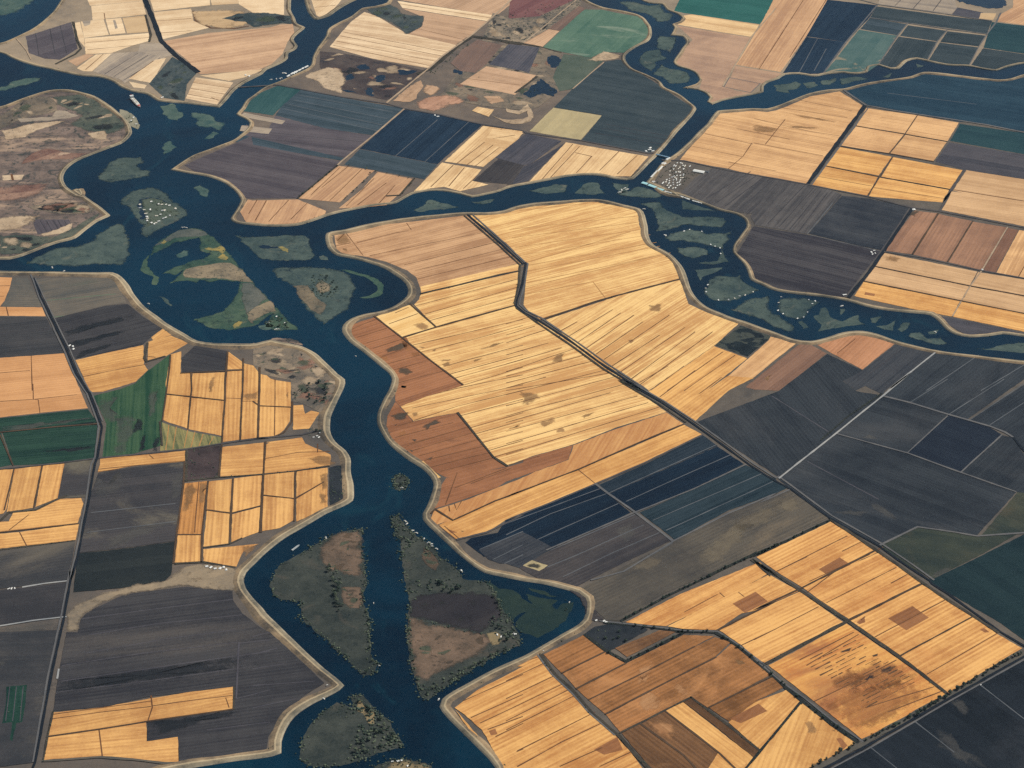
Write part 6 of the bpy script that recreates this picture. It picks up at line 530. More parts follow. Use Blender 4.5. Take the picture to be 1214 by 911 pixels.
HOUSES = [
{"l":"white cottage in the cluster on the ring shaped village island","g":"cottages on the village island","p":[[-2192,2064],[-2173,2025],[-2123,2118],[-2141,2002],[-2121,2001],[-2136,1950],[-2129,1917],[-2122,1884],[-2114,1848],[-2068,2076],[-2051,2070],[-2032,2065],[-2007,2050],[-1967,1999],[-2038,1991],[-2048,1939],[-2068,1923],[-2087,1841],[-2066,1802],[-2056,1829],[-2042,1850],[-2027,1876],[-2013,1899],[-1993,1909],[-2118,1925],[-2044,1988]],"s":[20,13,5],"c":"white","a":null},
{"l":"pale trailer home in the rows of the marina village","g":"trailer homes of the marina village","p":[[1004,2477],[1023,2479],[1041,2484],[1061,2478],[1081,2471],[1095,2458],[996,2447],[1015,2443],[1035,2446],[1055,2448],[1075,2438],[1006,2414],[1026,2410],[1059,2412],[984,2385],[1002,2377],[1023,2376],[1039,2368],[1058,2349],[973,2333],[989,2322],[1008,2328],[1027,2336],[1047,2320],[964,2294],[979,2299],[997,2296],[1016,2302],[1034,2297],[1054,2301],[949,2268],[965,2265],[985,2267],[1002,2273],[1022,2268],[927,2240],[943,2236],[959,2227],[980,2238],[999,2230],[1020,2236],[1032,2221],[944,2203],[967,2195],[987,2201],[1007,2200],[1024,2204],[978,2168],[995,2172],[954,2166],[919,2225],[873,2249]],"s":[19,8,4],"c":"white","a":"along"},
{"l":"white waterside house in the line below the ploughed marina field","g":"waterside houses below the marina field","p":[[933,2119],[946,2112],[962,2102],[977,2093],[993,2077],[1010,2062],[1025,2046],[1043,2031],[1059,2017],[1087,1992],[1102,1982],[1117,1974],[1130,1964]],"s":[22,12,5],"c":"white","a":"bank"},
{"l":"white house among the farm buildings on the riverside road of the lower left tract","g":"farm buildings on the riverside road","p":[[-1401,-1502],[-1382,-1509],[-1361,-1520],[-1339,-1518],[-1310,-1529],[-1324,-1512]],"s":[20,12,6],"c":"white","a":null},
{"l":"pale shed in the farmyard at the slough end of the great grey field","g":"farmyard sheds by the great grey field","p":[[850,2660],[872,2680],[891,2661],[877,2705]],"s":[24,14,7],"c":"white","a":null},
{"l":"small white cabin on the shore of the houseboat island","g":"cabins on the houseboat island","p":[[1004,1621],[1037,1639],[1105,1612],[1143,1454],[1166,1432],[1192,1412],[1190,1345],[896,1574]],"s":[14,8,4],"c":"white","a":null},
{"l":"small white cabin at the water's edge of the round marsh island","g":"cabins round the round marsh island","p":[[1072,916],[1087,994],[1131,826],[1186,827],[1221,840],[1250,866],[1281,874],[1327,907],[1073,957]],"s":[14,8,4],"c":"white","a":null},
{"l":"small white cabin on the heart shaped marsh island","g":"cabins on the heart shaped marsh island","p":[[1475,848],[1454,786],[1441,703],[1464,667],[1597,679],[1570,628],[1536,615],[1621,812],[1654,796],[1635,768]],"s":[14,8,4],"c":"white","a":null},
{"l":"white farm shed at the lane side of the violet field","g":"farm sheds by the lane","p":[[-2342,465],[-2323,455],[-2316,428]],"s":[18,10,5],"c":"white","a":null},
{"l":"pale farm building by the dark slate field's canal road","g":"farm buildings by the canal road","p":[[2039,1332],[2057,1352],[2058,1318],[2041,1309]],"s":[18,10,5],"c":"white","a":null},
{"l":"lone white barn where the canal road meets the river","g":"","p":[[1822,858]],"s":[34,14,8],"c":"white","a":null},
{"l":"cream farmhouse in the notch of the brick coloured field","g":"","p":[[2360,1833]],"s":[30,20,8],"c":"white","a":null},
{"l":"tiny white pump house at the corner of the brick fields","g":"","p":[[2621,1109]],"s":[14,10,5],"c":"white","a":null},
{"l":"white barn on the upper edge of the navy block","g":"barns on the navy block","p":[[-461,3224],[-441,3210]],"s":[24,14,7],"c":"white","a":null},
{"l":"white farmhouse behind the levee corner of the swampy triangle","g":"farmhouses at the swampy triangle","p":[[350,-1943],[393,-1955],[384,-1948]],"s":[16,10,5],"c":"white","a":null},
{"l":"long pale shed on the levee beside the gold strips","g":"","p":[[113,-2133]],"s":[38,12,5],"c":"white","a":null},
{"l":"pale roofed house on the bushy islet at the bottom edge","g":"houses on the bottom edge islet","p":[[-509,-2830],[-486,-2828],[-472,-2823],[-447,-2858]],"s":[12,8,5],"c":"white","a":null},
{"l":"small house at the levee farm by the wavering bank","g":"houses at the levee farm","p":[[-958,-415],[-986,-455],[-970,-444],[-960,-456]],"s":[15,9,5],"c":"white","a":null},
{"l":"pale cabin in the yard at the tip of the dark oval field","g":"cabins at the dark oval field","p":[[-83,-2031],[-67,-2044],[-4,-2028]],"s":[13,8,4],"c":"white","a":null},
{"l":"small pale cabin at the wooded end of the crescent island","g":"cabins on the crescent island","p":[[-1267,732],[-1214,664],[-1304,668]],"s":[14,9,4],"c":"white","a":null},
{"l":"white house on the channel bank beneath the pinkish striped field","g":"houses under the pinkish striped field","p":[[-1729,3899],[-1705,3881]],"s":[24,14,6],"c":"white","a":null},
{"l":"pale shack on the bank where the swampy block meets the channel","g":"","p":[[-2241,3572]],"s":[26,12,5],"c":"white","a":null},
{"l":"white shack on the bulge of the oval brown tract","g":"shacks on the oval brown tract","p":[[-2395,3227],[-2357,3177],[-2388,3276]],"s":[20,12,5],"c":"white","a":null},
{"l":"row of pale packing containers beside the slate field track","g":"containers in the slate field","p":[[-2275,-1641],[-2263,-1641],[-2249,-1640]],"s":[18,6,4],"c":"white","a":null},
{"l":"large flat packing shed behind the marina village","g":"","p":[[1150,2371]],"s":[110,34,9],"c":"white","a":null},
{"l":"dark roofed barn at the end of the large packing shed","g":"","p":[[1199,2369]],"s":[40,30,9],"c":"dark","a":null},
{"l":"white shed on the field edge beside the marina's bridge","g":"","p":[[869,2251]],"s":[22,14,5],"c":"white","a":null}]
DOCKS = [
{"l":"long white roofed boat dock along the marina's channel bank","p":[[859,2304],[934,2450]],"w":16,"c":"white","g":"roofed boat docks of the marina"},
{"l":"square white roofed dock in the middle of the marina channel bank","p":[[938,2479],[956,2497]],"w":26,"c":"white","g":"roofed boat docks of the marina"},
{"l":"short white roofed dock nearest the slim bridge","p":[[968,2533],[991,2565]],"w":22,"c":"white","g":"roofed boat docks of the marina"},
{"l":"teal roofed boat dock at the point of the marina tract","p":[[799,2239],[831,2217]],"w":24,"c":"teal","g":"roofed boat docks of the marina"},
{"l":"longest teal roofed boat dock in the marina row","p":[[836,2208],[879,2169]],"w":22,"c":"teal","g":"roofed boat docks of the marina"},
{"l":"teal roofed boat dock nearest the waterside houses","p":[[886,2163],[923,2133]],"w":22,"c":"teal","g":"roofed boat docks of the marina"},
{"l":"white roofed berth farthest down the mooring row","p":[[-1452,3860],[-1436,3889]],"w":14,"c":"white","g":"covered berths of the mooring row"},
{"l":"white roofed berth second up the mooring row","p":[[-1429,3895],[-1415,3925]],"w":14,"c":"white","g":"covered berths of the mooring row"},
{"l":"white roofed berth third up the mooring row","p":[[-1414,3902],[-1402,3941]],"w":14,"c":"white","g":"covered berths of the mooring row"},
{"l":"white roofed berth fourth up the mooring row","p":[[-1403,3919],[-1389,3951]],"w":14,"c":"white","g":"covered berths of the mooring row"},
{"l":"white roofed berth fifth up the mooring row","p":[[-1385,3951],[-1368,3975]],"w":14,"c":"white","g":"covered berths of the mooring row"},
{"l":"white roofed berth sixth up the mooring row","p":[[-1363,3978],[-1352,4000]],"w":14,"c":"white","g":"covered berths of the mooring row"},
{"l":"largest white roofed berth at the head of the mooring row","p":[[-1346,4000],[-1325,4030]],"w":14,"c":"white","g":"covered berths of the mooring row"}]
BOATS = [
{"l":"white motor boat moored along the slanting shore of the largest near island","g":"boats along the largest near island","p":[[-510,-1175],[-501,-1196],[-473,-1252],[-455,-1270],[-419,-1318],[-396,-1348],[-384,-1360],[-379,-1377],[-358,-1397]],"L":16},
{"l":"lone white boat in the bend above the water weed bed","g":"","p":[[-243,-1567]],"L":20},
{"l":"white boat moored on the upper shore of the long wedge island","g":"","p":[[-872,-1297]],"L":17},
{"l":"white boat tied to the lone round islet","g":"","p":[[-535,-903]],"L":15},
{"l":"tiny white boat running in the channel between the two near islands","g":"","p":[[-630,-1792]],"L":12},
{"l":"tiny white boat off the lower tip of the long wedge island","g":"","p":[[-587,-2225]],"L":10},
{"l":"white boat off the corner of the near gold field","g":"","p":[[-329,-2450]],"L":14},
{"l":"white boat under the tan levee point of the lower left tract","g":"","p":[[-813,-2433]],"L":18},
{"l":"white boat in the cove beside the dirt yard of the near island","g":"","p":[[-12,-2024]],"L":15},
{"l":"small white boat at the far end of the weed bed bend","g":"","p":[[237,-1810]],"L":12},
{"l":"pale boat on the flat channel under the wedge shaped marsh island","g":"","p":[[-2578,1323]],"L":22},
{"l":"white boat hugging the levee above the olive grey field","g":"","p":[[-2505,1279]],"L":16},
{"l":"white boat by the narrow drowned bar of the crescent island","g":"","p":[[-1980,896]],"L":16},
{"l":"small white boat moored at the top of the crescent island","g":"boats at the top of the crescent island","p":[[-1901,1774],[-1888,1776],[-1875,1770]],"L":14},
{"l":"small white boat at the cabin end of the crescent island","g":"boats at the cabin end","p":[[-1259,598],[-1243,598]],"L":16},
{"l":"tiny white boat in mid channel beside the rust brown field","g":"","p":[[-816,308]],"L":10},
{"l":"pale boat standing off the mooring row","g":"","p":[[-1475,3922]],"L":30},
{"l":"pale boat at the near end of the mooring row","g":"boats at the near end of the mooring row","p":[[-1520,3833],[-1496,3834],[-1489,3845],[-1555,3823]],"L":20},
{"l":"pale boat among the reeds by the dock channel","g":"boats at the reedy islet","p":[[661,2122],[673,2151],[692,2173],[707,2158]],"L":22},
{"l":"white boat near the reedy islet in the outer bend","g":"","p":[[2247,451]],"L":18},
{"l":"white boat off the small comma shaped islet","g":"","p":[[1792,741]],"L":24},
{"l":"white boat lying between the boot shaped and houseboat islands","g":"","p":[[892,1577]],"L":20},
{"l":"small white boat under the far gold levee beside the boot shaped island","g":"","p":[[791,1903]],"L":16}]
MISC = [
{"t":"bridge","l":"slim pale blue bridge crossing the channel beside the marina","p":[[907,2610],[983,2562]],"w":9},
{"t":"ship","l":"white and red cargo ship steaming past the oval brown tract","p":[[-2443,3574],[-2365,3425]]},
{"t":"barge","l":"long low grey barge in the channel above the wedge island","p":[[-1023,-1391],[-991,-1347]]},
{"t":"van","l":"white van parked on the tan levee point","p":[[-801,-2350]]},
{"t":"van","l":"white trailer parked beside the tree lined road's canal","p":[[1942,-2421]]}]
THICKETS = [
{"p":[[-857,-1510],[-817,-1511],[-774,-1644],[-763,-1838],[-796,-1860],[-797,-1757],[-827,-1676]],"d":38,"r":[3,7]},
{"p":[[-700,-1614],[-675,-1614],[-675,-1728],[-677,-1792],[-649,-1872],[-633,-1997],[-606,-2224],[-630,-2282],[-652,-2118],[-666,-1919],[-691,-1808]],"d":22,"r":[2.5,6]},
{"p":[[-943,-1888],[-921,-1896],[-836,-2007],[-721,-2161],[-659,-2267],[-678,-2259],[-781,-2115],[-854,-2022]],"d":20,"r":[2.5,6]},
{"p":[[-562,-1141],[-531,-1151],[-491,-1249],[-448,-1312],[-385,-1391],[-404,-1441],[-468,-1354],[-497,-1405],[-541,-1318]],"d":30,"r":[3,7]},
{"p":[[-518,-1387],[-446,-1406],[-442,-1558],[-490,-1631],[-509,-1589]],"d":14,"r":[2,5]},
{"p":[[-490,-1620],[-400,-1622],[-240,-1627],[-249,-1732],[-378,-1734],[-457,-1735],[-478,-1702]],"d":26,"r":[2.5,6.5]},
{"p":[[-399,-2447],[-420,-2375],[-364,-2347],[-271,-2277],[-120,-2170],[-14,-2083],[5,-2109],[-120,-2222],[-270,-2353]],"d":40,"r":[3,7]},
{"p":[[-130,-1953],[-81,-1857],[-32,-1921],[5,-2046],[-5,-2091],[-72,-2081],[-120,-2011]],"d":34,"r":[3,7]},
{"p":[[-487,-1718],[-459,-1815],[-455,-2048],[-427,-2273],[-400,-2418],[-419,-2389],[-447,-2243],[-472,-2048]],"d":20,"r":[2.5,6]},
{"p":[[-457,-1886],[-373,-1919],[-256,-1977],[-139,-2019],[-139,-2039],[-256,-1995],[-373,-1946]],"d":26,"r":[2.5,5]},
{"p":[[-707,-2424],[-651,-2423],[-611,-2498],[-543,-2572],[-503,-2666],[-466,-2738],[-535,-2763],[-624,-2800],[-703,-2835],[-699,-2742],[-658,-2649],[-653,-2580],[-693,-2509]],"d":44,"r":[3,8]},
{"p":[[-778,-2479],[-732,-2469],[-693,-2509],[-663,-2566],[-699,-2579],[-747,-2536]],"d":16,"r":[2,5]},
{"p":[[-567,-2865],[-532,-2837],[-479,-2817],[-407,-2835],[-353,-2864],[-351,-2923],[-565,-2917]],"d":16,"r":[2,5]},
{"p":[[-577,-831],[-548,-790],[-504,-824],[-500,-870],[-523,-907],[-568,-905]],"d":60,"r":[3,7]},
{"p":[[-1103,1146],[-1050,1194],[-973,1141],[-941,1016],[-972,919],[-1057,922],[-1113,1022],[-1129,1084]],"d":26,"r":[2.5,5]},
{"p":[[-1058,67],[-956,86],[-926,-44],[-942,-148],[-1032,-145]],"d":26,"r":[2,5]},
{"p":[[-890,-717],[-818,-714],[-789,-1000],[-870,-1052]],"d":26,"r":[2,5]},
{"p":[[-2200,2094],[-2130,2163],[-2045,2117],[-1953,2014],[-1922,1915],[-2015,1877],[-2082,1797],[-2121,1799],[-2149,2008]],"d":20,"r":[2.5,5]},
{"p":[[-1333,657],[-1264,773],[-1197,683],[-1143,597],[-1250,600]],"d":26,"r":[3,6]},
{"p":[[-1750,1596],[-1672,1580],[-1437,1108],[-1472,1084],[-1625,1368]],"d":6,"r":[2,4]},
{"p":[[-2481,3380],[-2388,3276],[-2332,3127],[-2403,3179]],"d":16,"r":[3,6]},
{"p":[[194,-1769],[238,-1786],[251,-1850],[229,-1913],[213,-1865]],"d":10,"r":[2,5]},
{"p":[[-12,4879],[98,4954],[527,5138],[531,5036],[309,4629],[91,4333],[0,4375]],"d":7,"r":[3,6]},
{"p":[[95,3510],[230,3782],[342,3568],[310,3467]],"d":5,"r":[3,6]},
{"p":[[-589,3869],[-502,3955],[-314,4351],[-232,4479],[-209,4421],[-312,4165],[-500,3830]],"d":9,"r":[3,6]},
{"p":[[-1599,-535],[-1443,-512],[-1443,-565],[-1558,-562],[-1540,-764],[-1428,-758],[-1419,-795],[-1573,-810]],"d":28,"r":[2,5]},
{"p":[[-1027,-380],[-960,-382],[-935,-433],[-977,-472],[-1033,-450]],"d":12,"r":[2,5]},
{"p":[[866,2699],[923,2728],[932,2666],[876,2637]],"d":12,"r":[2,5]},
{"p":[[964,2527],[1071,2507],[1153,2355],[1044,2154],[913,2173],[876,2218]],"d":26,"r":[2,4.5]},
{"p":[[345,-1939],[412,-1961],[390,-2026],[323,-2008]],"d":14,"r":[2,4]}]

rnd = random.Random(11)
scene = bpy.context.scene
COL = scene.collection
R = math.radians

# ------------------------------------------------------------------ render, light, camera
scene.render.engine = 'CYCLES'; scene.cycles.use_denoising = False; scene.cycles.denoising_prefilter = 'ACCURATE'; scene.render.filter_size = 1.15; scene.cycles.max_bounces = 4; scene.cycles.volume_bounces = 0
vs = scene.view_settings
vs.view_transform = 'Standard'; vs.look = 'None'; vs.gamma = 1.0; vs.use_curve_mapping = False
vs.exposure = 0.40
SUN_EL, SUN_AZ = R(44), R(62)          # azimuth clockwise from +y
w = bpy.data.worlds.new("World"); scene.world = w; w.use_nodes = True
nt = w.node_tree
sky = nt.nodes.new('ShaderNodeTexSky'); sky.sky_type = 'NISHITA'; sky.sun_disc = False
sky.sun_elevation = SUN_EL; sky.sun_rotation = SUN_AZ; sky.air_density = 1.0; sky.dust_density = 1.2
nt.links.new(sky.outputs[0], nt.nodes['Background'].inputs[0])
nt.nodes['Background'].inputs[1].default_value = 0.075
ld = bpy.data.lights.new('sun', 'SUN'); ld.energy = 4.4; ld.angle = R(0.53); ld.color = (1.0, 0.945, 0.86)
lo = bpy.data.objects.new('sun', ld); COL.objects.link(lo)
sd = Vector((math.sin(SUN_AZ) * math.cos(SUN_EL), math.cos(SUN_AZ) * math.cos(SUN_EL), math.sin(SUN_EL)))
lo.rotation_euler = sd.to_track_quat('Z', 'Y').to_euler(); lo.location = sd * 9000
cd = bpy.data.cameras.new('camera'); cam = bpy.data.objects.new('camera', cd); COL.objects.link(cam)
r_, u_, f_ = (Vector(CAM[k]) for k in 'ruf')
m = Matrix((r_, u_, -f_)).transposed().to_4x4(); m.translation = Vector(CAM['loc']); cam.matrix_world = m
cd.lens = CAM['lens']; cd.sensor_width = 36; cd.clip_start = 10; cd.clip_end = 400000
scene.camera = cam

# ------------------------------------------------------------------ materials
K = 1.42
def lin(c, k=K):
    def f(x):
        x /= 255.0
        return x / 12.92 if x <= 0.04045 else ((x + 0.055) / 1.055) ** 2.4
    return tuple(f(x) / k for x in c) + (1.0,)

class NT:
    def __init__(s, name):
        s.m = bpy.data.materials.new(name); s.m.use_nodes = True
        s.t = s.m.node_tree; s.t.nodes.clear()
    def n(s, typ, **kw):
        x = s.t.nodes.new(typ)
        for k, v in kw.items(): setattr(x, k, v)
        return x
    def l(s, a, b): s.t.links.new(a, b)
    def math(s, op, a, b=None, c=None, clamp=False):
        x = s.n('ShaderNodeMath', operation=op); x.use_clamp = clamp
        for i, v in enumerate((a, b, c)):
            if v is None: continue
            if isinstance(v, (int, float)): x.inputs[i].default_value = v
            else: s.l(v, x.inputs[i])
        return x.outputs[0]
    def noise(s, vec, scale, detail=2.0, rough=0.5, dist=0.0):
        x = s.n('ShaderNodeTexNoise', noise_dimensions='3D')
        s.l(vec, x.inputs['Vector']); x.inputs['Scale'].default_value = scale; x.inputs['Detail'].default_value = detail
        x.inputs['Roughness'].default_value = rough; x.inputs['Distortion'].default_value = dist
        return x.outputs['Fac']
    def attr(s, name):
        x = s.n('ShaderNodeAttribute', attribute_type='OBJECT', attribute_name=name); return x.outputs['Fac']
    def smooth(s, v, a, b):
        x = s.n('ShaderNodeMapRange', interpolation_type='SMOOTHSTEP'); s.l(v, x.inputs['Value'])
        x.inputs['From Min'].default_value = a; x.inputs['From Max'].default_value = b; return x.outputs['Result']
    def mix(s, f, a, b, blend='MIX'):
        x = s.n('ShaderNodeMix', data_type='RGBA', blend_type=blend); x.clamp_factor = True
        if isinstance(f, (int, float)): x.inputs['Factor'].default_value = f
        else: s.l(f, x.inputs['Factor'])
        for v, i in ((a, 6), (b, 7)):
            if isinstance(v, tuple): x.inputs[i].default_value = v
            else: s.l(v, x.inputs[i])
        return x.outputs[2]
    def scale_vec(s, v, sc):
        x = s.n('ShaderNodeVectorMath', operation='MULTIPLY'); s.l(v, x.inputs[0]); x.inputs[1].default_value = sc; return x.outputs[0]

def surf(name, dark, light, accent=None, streak=0.5, broad=0.45, blotch=0.55, grain=0.6, acc=(0.60, 0.74), accs=0.0016, accstretch=1.0,
         accamt=0.8, alpha=False, speck=None, kk=1.0, rough=0.95, fine=1.0, cross=0.0, sw=1.0, band=None, bw=62.0):
    """Soil or crop: streaks along the rows (object property row_angle), broad mottling, fine grain, an optional third colour in drifts."""
    N = NT(name)
    pos = N.n('ShaderNodeNewGeometry').outputs['Position']
    rot = N.n('ShaderNodeVectorRotate', rotation_type='Z_AXIS'); rot.invert = True
    N.l(pos, rot.inputs['Vector']); N.l(N.attr('row_angle'), rot.inputs['Angle'])
    rv = rot.outputs[0]
    off = N.n('ShaderNodeObjectInfo').outputs['Random']
    addv = N.n('ShaderNodeVectorMath', operation='ADD'); N.l(rv, addv.inputs[0])
    cmb = N.n('ShaderNodeCombineXYZ'); N.l(N.math('MULTIPLY', off, 900.0), cmb.inputs[2]); N.l(cmb.outputs[0], addv.inputs[1])
    rv = addv.outputs[0]
    s1 = N.noise(N.scale_vec(rv, (0.0011, 0.030 * sw, 0.3)), 1.0, 3.0, 0.6)
    s2 = N.noise(N.scale_vec(rv, (0.0030, 0.095 * sw, 0.3)), 1.0, 2.0, 0.6)
    b1 = N.noise(pos, 0.0019, 5.0, 0.6, 0.9)
    b2 = N.noise(pos, 0.012, 4.0, 0.6)
    g1 = N.noise(pos, 0.075, 5.0, 0.8)
    t = N.math('MULTIPLY_ADD', N.math('SUBTRACT', s1, 0.5), 2.4 * streak, 0.5)
    t = N.math('MULTIPLY_ADD', N.math('SUBTRACT', s2, 0.5), 1.7 * streak * fine, t)
    t = N.math('MULTIPLY_ADD', N.math('SUBTRACT', b1, 0.5), 2.6 * broad, t)
    t = N.math('MULTIPLY_ADD', N.math('SUBTRACT', b2, 0.5), 1.7 * blotch, t)
    t = N.math('MULTIPLY_ADD', N.math('SUBTRACT', g1, 0.5), 1.8 * grain, t)
    if band is None: band = .34 if streak > .15 else 0.0
    if band:
        sep = N.n('ShaderNodeSeparateXYZ'); N.l(rv, sep.inputs[0])
        wob = N.noise(pos, .0035, 2.0, .5)
        cell = N.math('FLOOR', N.math('MULTIPLY_ADD', wob, .25, N.math('MULTIPLY', sep.outputs[1], 1.0 / bw)))
        wn = N.n('ShaderNodeTexWhiteNoise', noise_dimensions='1D'); N.l(N.math('MULTIPLY_ADD', off, 977.0, cell), wn.inputs['W'])
        t = N.math('MULTIPLY_ADD', N.math('SUBTRACT', wn.outputs['Value'], 0.5), 1.5 * band, t)
    if streak >= .3 and not alpha:      # drilled rows: a fine regular comb that fades in and out
        sp = N.n('ShaderNodeSeparateXYZ'); N.l(rv, sp.inputs[0])
        ph = N.math('MULTIPLY_ADD', s1, 5.0, N.math('MULTIPLY', sp.outputs[1], 6.2832 / 21.0))
        t = N.math('MULTIPLY_ADD', N.math('SINE', ph), N.math('MULTIPLY', N.smooth(b1, .35, .7), .26), t)
    if cross:
        s3 = N.noise(N.scale_vec(rv, (0.03, 0.0016, 0.3)), 1.0, 2.0, 0.6)
        t = N.math('MULTIPLY_ADD', N.math('SUBTRACT', s3, 0.5), 2.0 * cross, t)
    t = N.math('ADD', t, 0.0, clamp=True)
    lin_ = lambda c: lin(c, K * kk)
    col = N.mix(t, lin_(dark), lin_(light))
    if accent:
        a1 = N.noise(N.scale_vec(rv, (accs * accstretch, accs, 0.4)), 1.0, 5.0, 0.55, 1.1)
        a1 = N.math('MULTIPLY_ADD', N.math('SUBTRACT', g1, 0.5), 0.12, a1)
        col = N.mix(N.math('MULTIPLY', N.smooth(a1, *acc), accamt), col, lin_(accent))
    if speck:
        sc_, sz, lo_, hi_, am_ = speck
        q1 = N.noise(pos, sz, 4.0, .62, 1.6)
        q1 = N.math('MULTIPLY_ADD', N.math('SUBTRACT', N.noise(pos, sz * 6, 2.0, .6), .5), .16, q1)
        col = N.mix(N.math('MULTIPLY', N.smooth(q1, lo_, hi_), am_), col, lin_(sc_))
    sh = N.math('MULTIPLY', N.attr('shade'), N.math('MULTIPLY_ADD', off, 0.10, 0.95))
    sc = N.n('ShaderNodeVectorMath', operation='SCALE'); N.l(col, sc.inputs[0]); N.l(sh, sc.inputs['Scale'])
    bs = N.n('ShaderNodeBsdfPrincipled'); N.l(sc.outputs[0], bs.inputs['Base Color']); bs.inputs['Roughness'].default_value = rough
    bs.inputs['Specular IOR Level'].default_value = 0.08
    bump = N.n('ShaderNodeBump'); bump.inputs['Strength'].default_value = 0.25; bump.inputs['Distance'].default_value = 3.0
    N.l(g1, bump.inputs['Height']); N.l(bump.outputs[0], bs.inputs['Normal'])
    out = N.n('ShaderNodeOutputMaterial'); sh_out = bs.outputs[0]
    if alpha:
        al = N.n('ShaderNodeAttribute', attribute_type='GEOMETRY', attribute_name='edge').outputs['Fac']
        na = N.math('MULTIPLY_ADD', N.math('SUBTRACT', N.noise(pos, 0.014, 5.0, 0.72), 0.5), 2.3, al)
        na = N.math('MULTIPLY', N.smooth(na, 0.30, 0.95), alpha)
        tr = N.n('ShaderNodeBsdfTransparent'); mx = N.n('ShaderNodeMixShader')
        N.l(na, mx.inputs[0]); N.l(tr.outputs[0], mx.inputs[1]); N.l(sh_out, mx.inputs[2]); sh_out = mx.outputs[0]
    N.l(sh_out, out.inputs['Surface'])
    return N.m

MAT = {}; SPEC = {}
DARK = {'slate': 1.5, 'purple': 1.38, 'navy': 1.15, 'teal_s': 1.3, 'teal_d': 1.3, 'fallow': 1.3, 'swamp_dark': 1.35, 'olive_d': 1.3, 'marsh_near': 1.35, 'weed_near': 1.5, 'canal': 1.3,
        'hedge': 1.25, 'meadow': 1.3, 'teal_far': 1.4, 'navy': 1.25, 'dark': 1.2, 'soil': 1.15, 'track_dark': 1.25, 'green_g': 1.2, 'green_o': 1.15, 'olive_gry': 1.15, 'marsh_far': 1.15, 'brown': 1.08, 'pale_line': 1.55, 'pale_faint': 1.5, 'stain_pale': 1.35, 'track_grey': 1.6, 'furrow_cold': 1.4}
def S_(name, *a, **k):
    for d_, f_k in DARK.items():
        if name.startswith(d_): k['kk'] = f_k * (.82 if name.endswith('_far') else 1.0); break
    SPEC[name] = (a, k)
    MAT[name] = surf(name, *a, **k)
def faded(name, amount=1.0):
    """The same soil thinning out raggedly toward its rim."""
    nm = name + '_thinning'
    if nm not in MAT:
        a, k = SPEC[name]; MAT[nm] = surf(nm, *a, **dict(k, alpha=amount))
    return nm
# far fields (pale)
S_('pale', (208, 174, 132), (244, 216, 174), streak=.4, broad=.6)
S_('pale_stripe', (198, 164, 126), (242, 212, 170), streak=.8)
S_('tan_far', (190, 158, 118), (214, 182, 138), streak=.3)
S_('pink_far', (172, 138, 108), (208, 170, 134), streak=.5)
S_('pink_stripe', (182, 144, 112), (222, 182, 142), streak=.85, fine=.8)
S_('pink_brown', (152, 122, 102), (190, 154, 124), streak=.3, broad=.8)
S_('greytan_far', (138, 126, 114), (182, 164, 140), streak=.5)
S_('purple_far', (80, 74, 80), (108, 100, 102), (128, 118, 112), streak=.6, accs=.0012, accstretch=.35, accamt=.6)
S_('purple_marsh', (74, 66, 68), (106, 94, 88), (140, 120, 102), streak=.1, broad=.9, blotch=1.2, accs=.006, accamt=.8, speck=((44, 52, 64), .016, .58, .66, .8))
S_('slate_far', (68, 70, 80), (100, 96, 100), streak=.4)
S_('slate_teal', (52, 68, 76), (80, 92, 96), (104, 112, 110), streak=.5, accs=.0015, accstretch=.3, accamt=.35)
S_('teal_far', (50, 66, 74), (76, 90, 98), (104, 112, 114), streak=.7, accs=.003, accstretch=.15, accamt=.5)
S_('green_far', (40, 78, 80), (64, 98, 96), streak=.5)
S_('green_teal', (36, 86, 80), (50, 102, 94), streak=.3)
S_('green_field', (66, 98, 84), (96, 122, 102), (134, 146, 126), streak=.25, broad=.8, blotch=.7, accs=.003, accstretch=2.4, acc=(.53, .70), accamt=.7)
S_('green_spot', (64, 94, 92), (90, 112, 106), (168, 146, 116), streak=.2, broad=.7, blotch=.8, accs=.003, acc=(.53, .64))
S_('green_dark', (26, 56, 64), (42, 72, 76), streak=.4)
S_('magenta', (104, 68, 70), (130, 90, 86), (142, 118, 104), streak=.3, broad=.8, accamt=.6)
S_('brick_far', (104, 86, 78), (132, 106, 92), streak=.4)
S_('teal_navy', (22, 48, 64), (40, 66, 80), (58, 80, 92), streak=.4, accs=.0018, accstretch=.4, accamt=.4)
S_('navy', (22, 44, 64), (40, 62, 82), (66, 86, 102), streak=.5, accs=.0018, accstretch=.5, acc=(.58, .78), accamt=.6)
S_('orange_far', (178, 136, 102), (214, 170, 126), streak=.6, fine=1.4)
S_('gold_far', (204, 164, 116), (244, 208, 154), (190, 154, 112), streak=.6, accamt=.5)
S_('straw_green', (156, 142, 108), (190, 172, 128), streak=.25, broad=.5)
S_('rust_soil', (118, 88, 78), (172, 138, 116), (210, 180, 150), streak=.2, broad=.9, blotch=1.2, accs=.006, speck=((90, 78, 76), .02, .55, .66, .7))
S_('rust_pink', (164, 122, 98), (204, 158, 128), broad=.8, blotch=1.)
S_('pale_soil', (166, 142, 114), (214, 188, 154), streak=.05, broad=.9, blotch=1.2, speck=((120, 108, 96), .022, .56, .68, .7))
S_('scrub_ground', (96, 90, 82), (160, 142, 118), (206, 180, 148), streak=.05, broad=.9, blotch=1.4, accs=.006, accamt=.8, speck=((52, 60, 60), .022, .54, .62, .9))
S_('swamp_far', (52, 66, 70), (88, 94, 90), (116, 114, 104), streak=.05, broad=.7, blotch=1.3, accs=.007, accamt=.7, speck=((34, 46, 54), .025, .55, .65, .7))
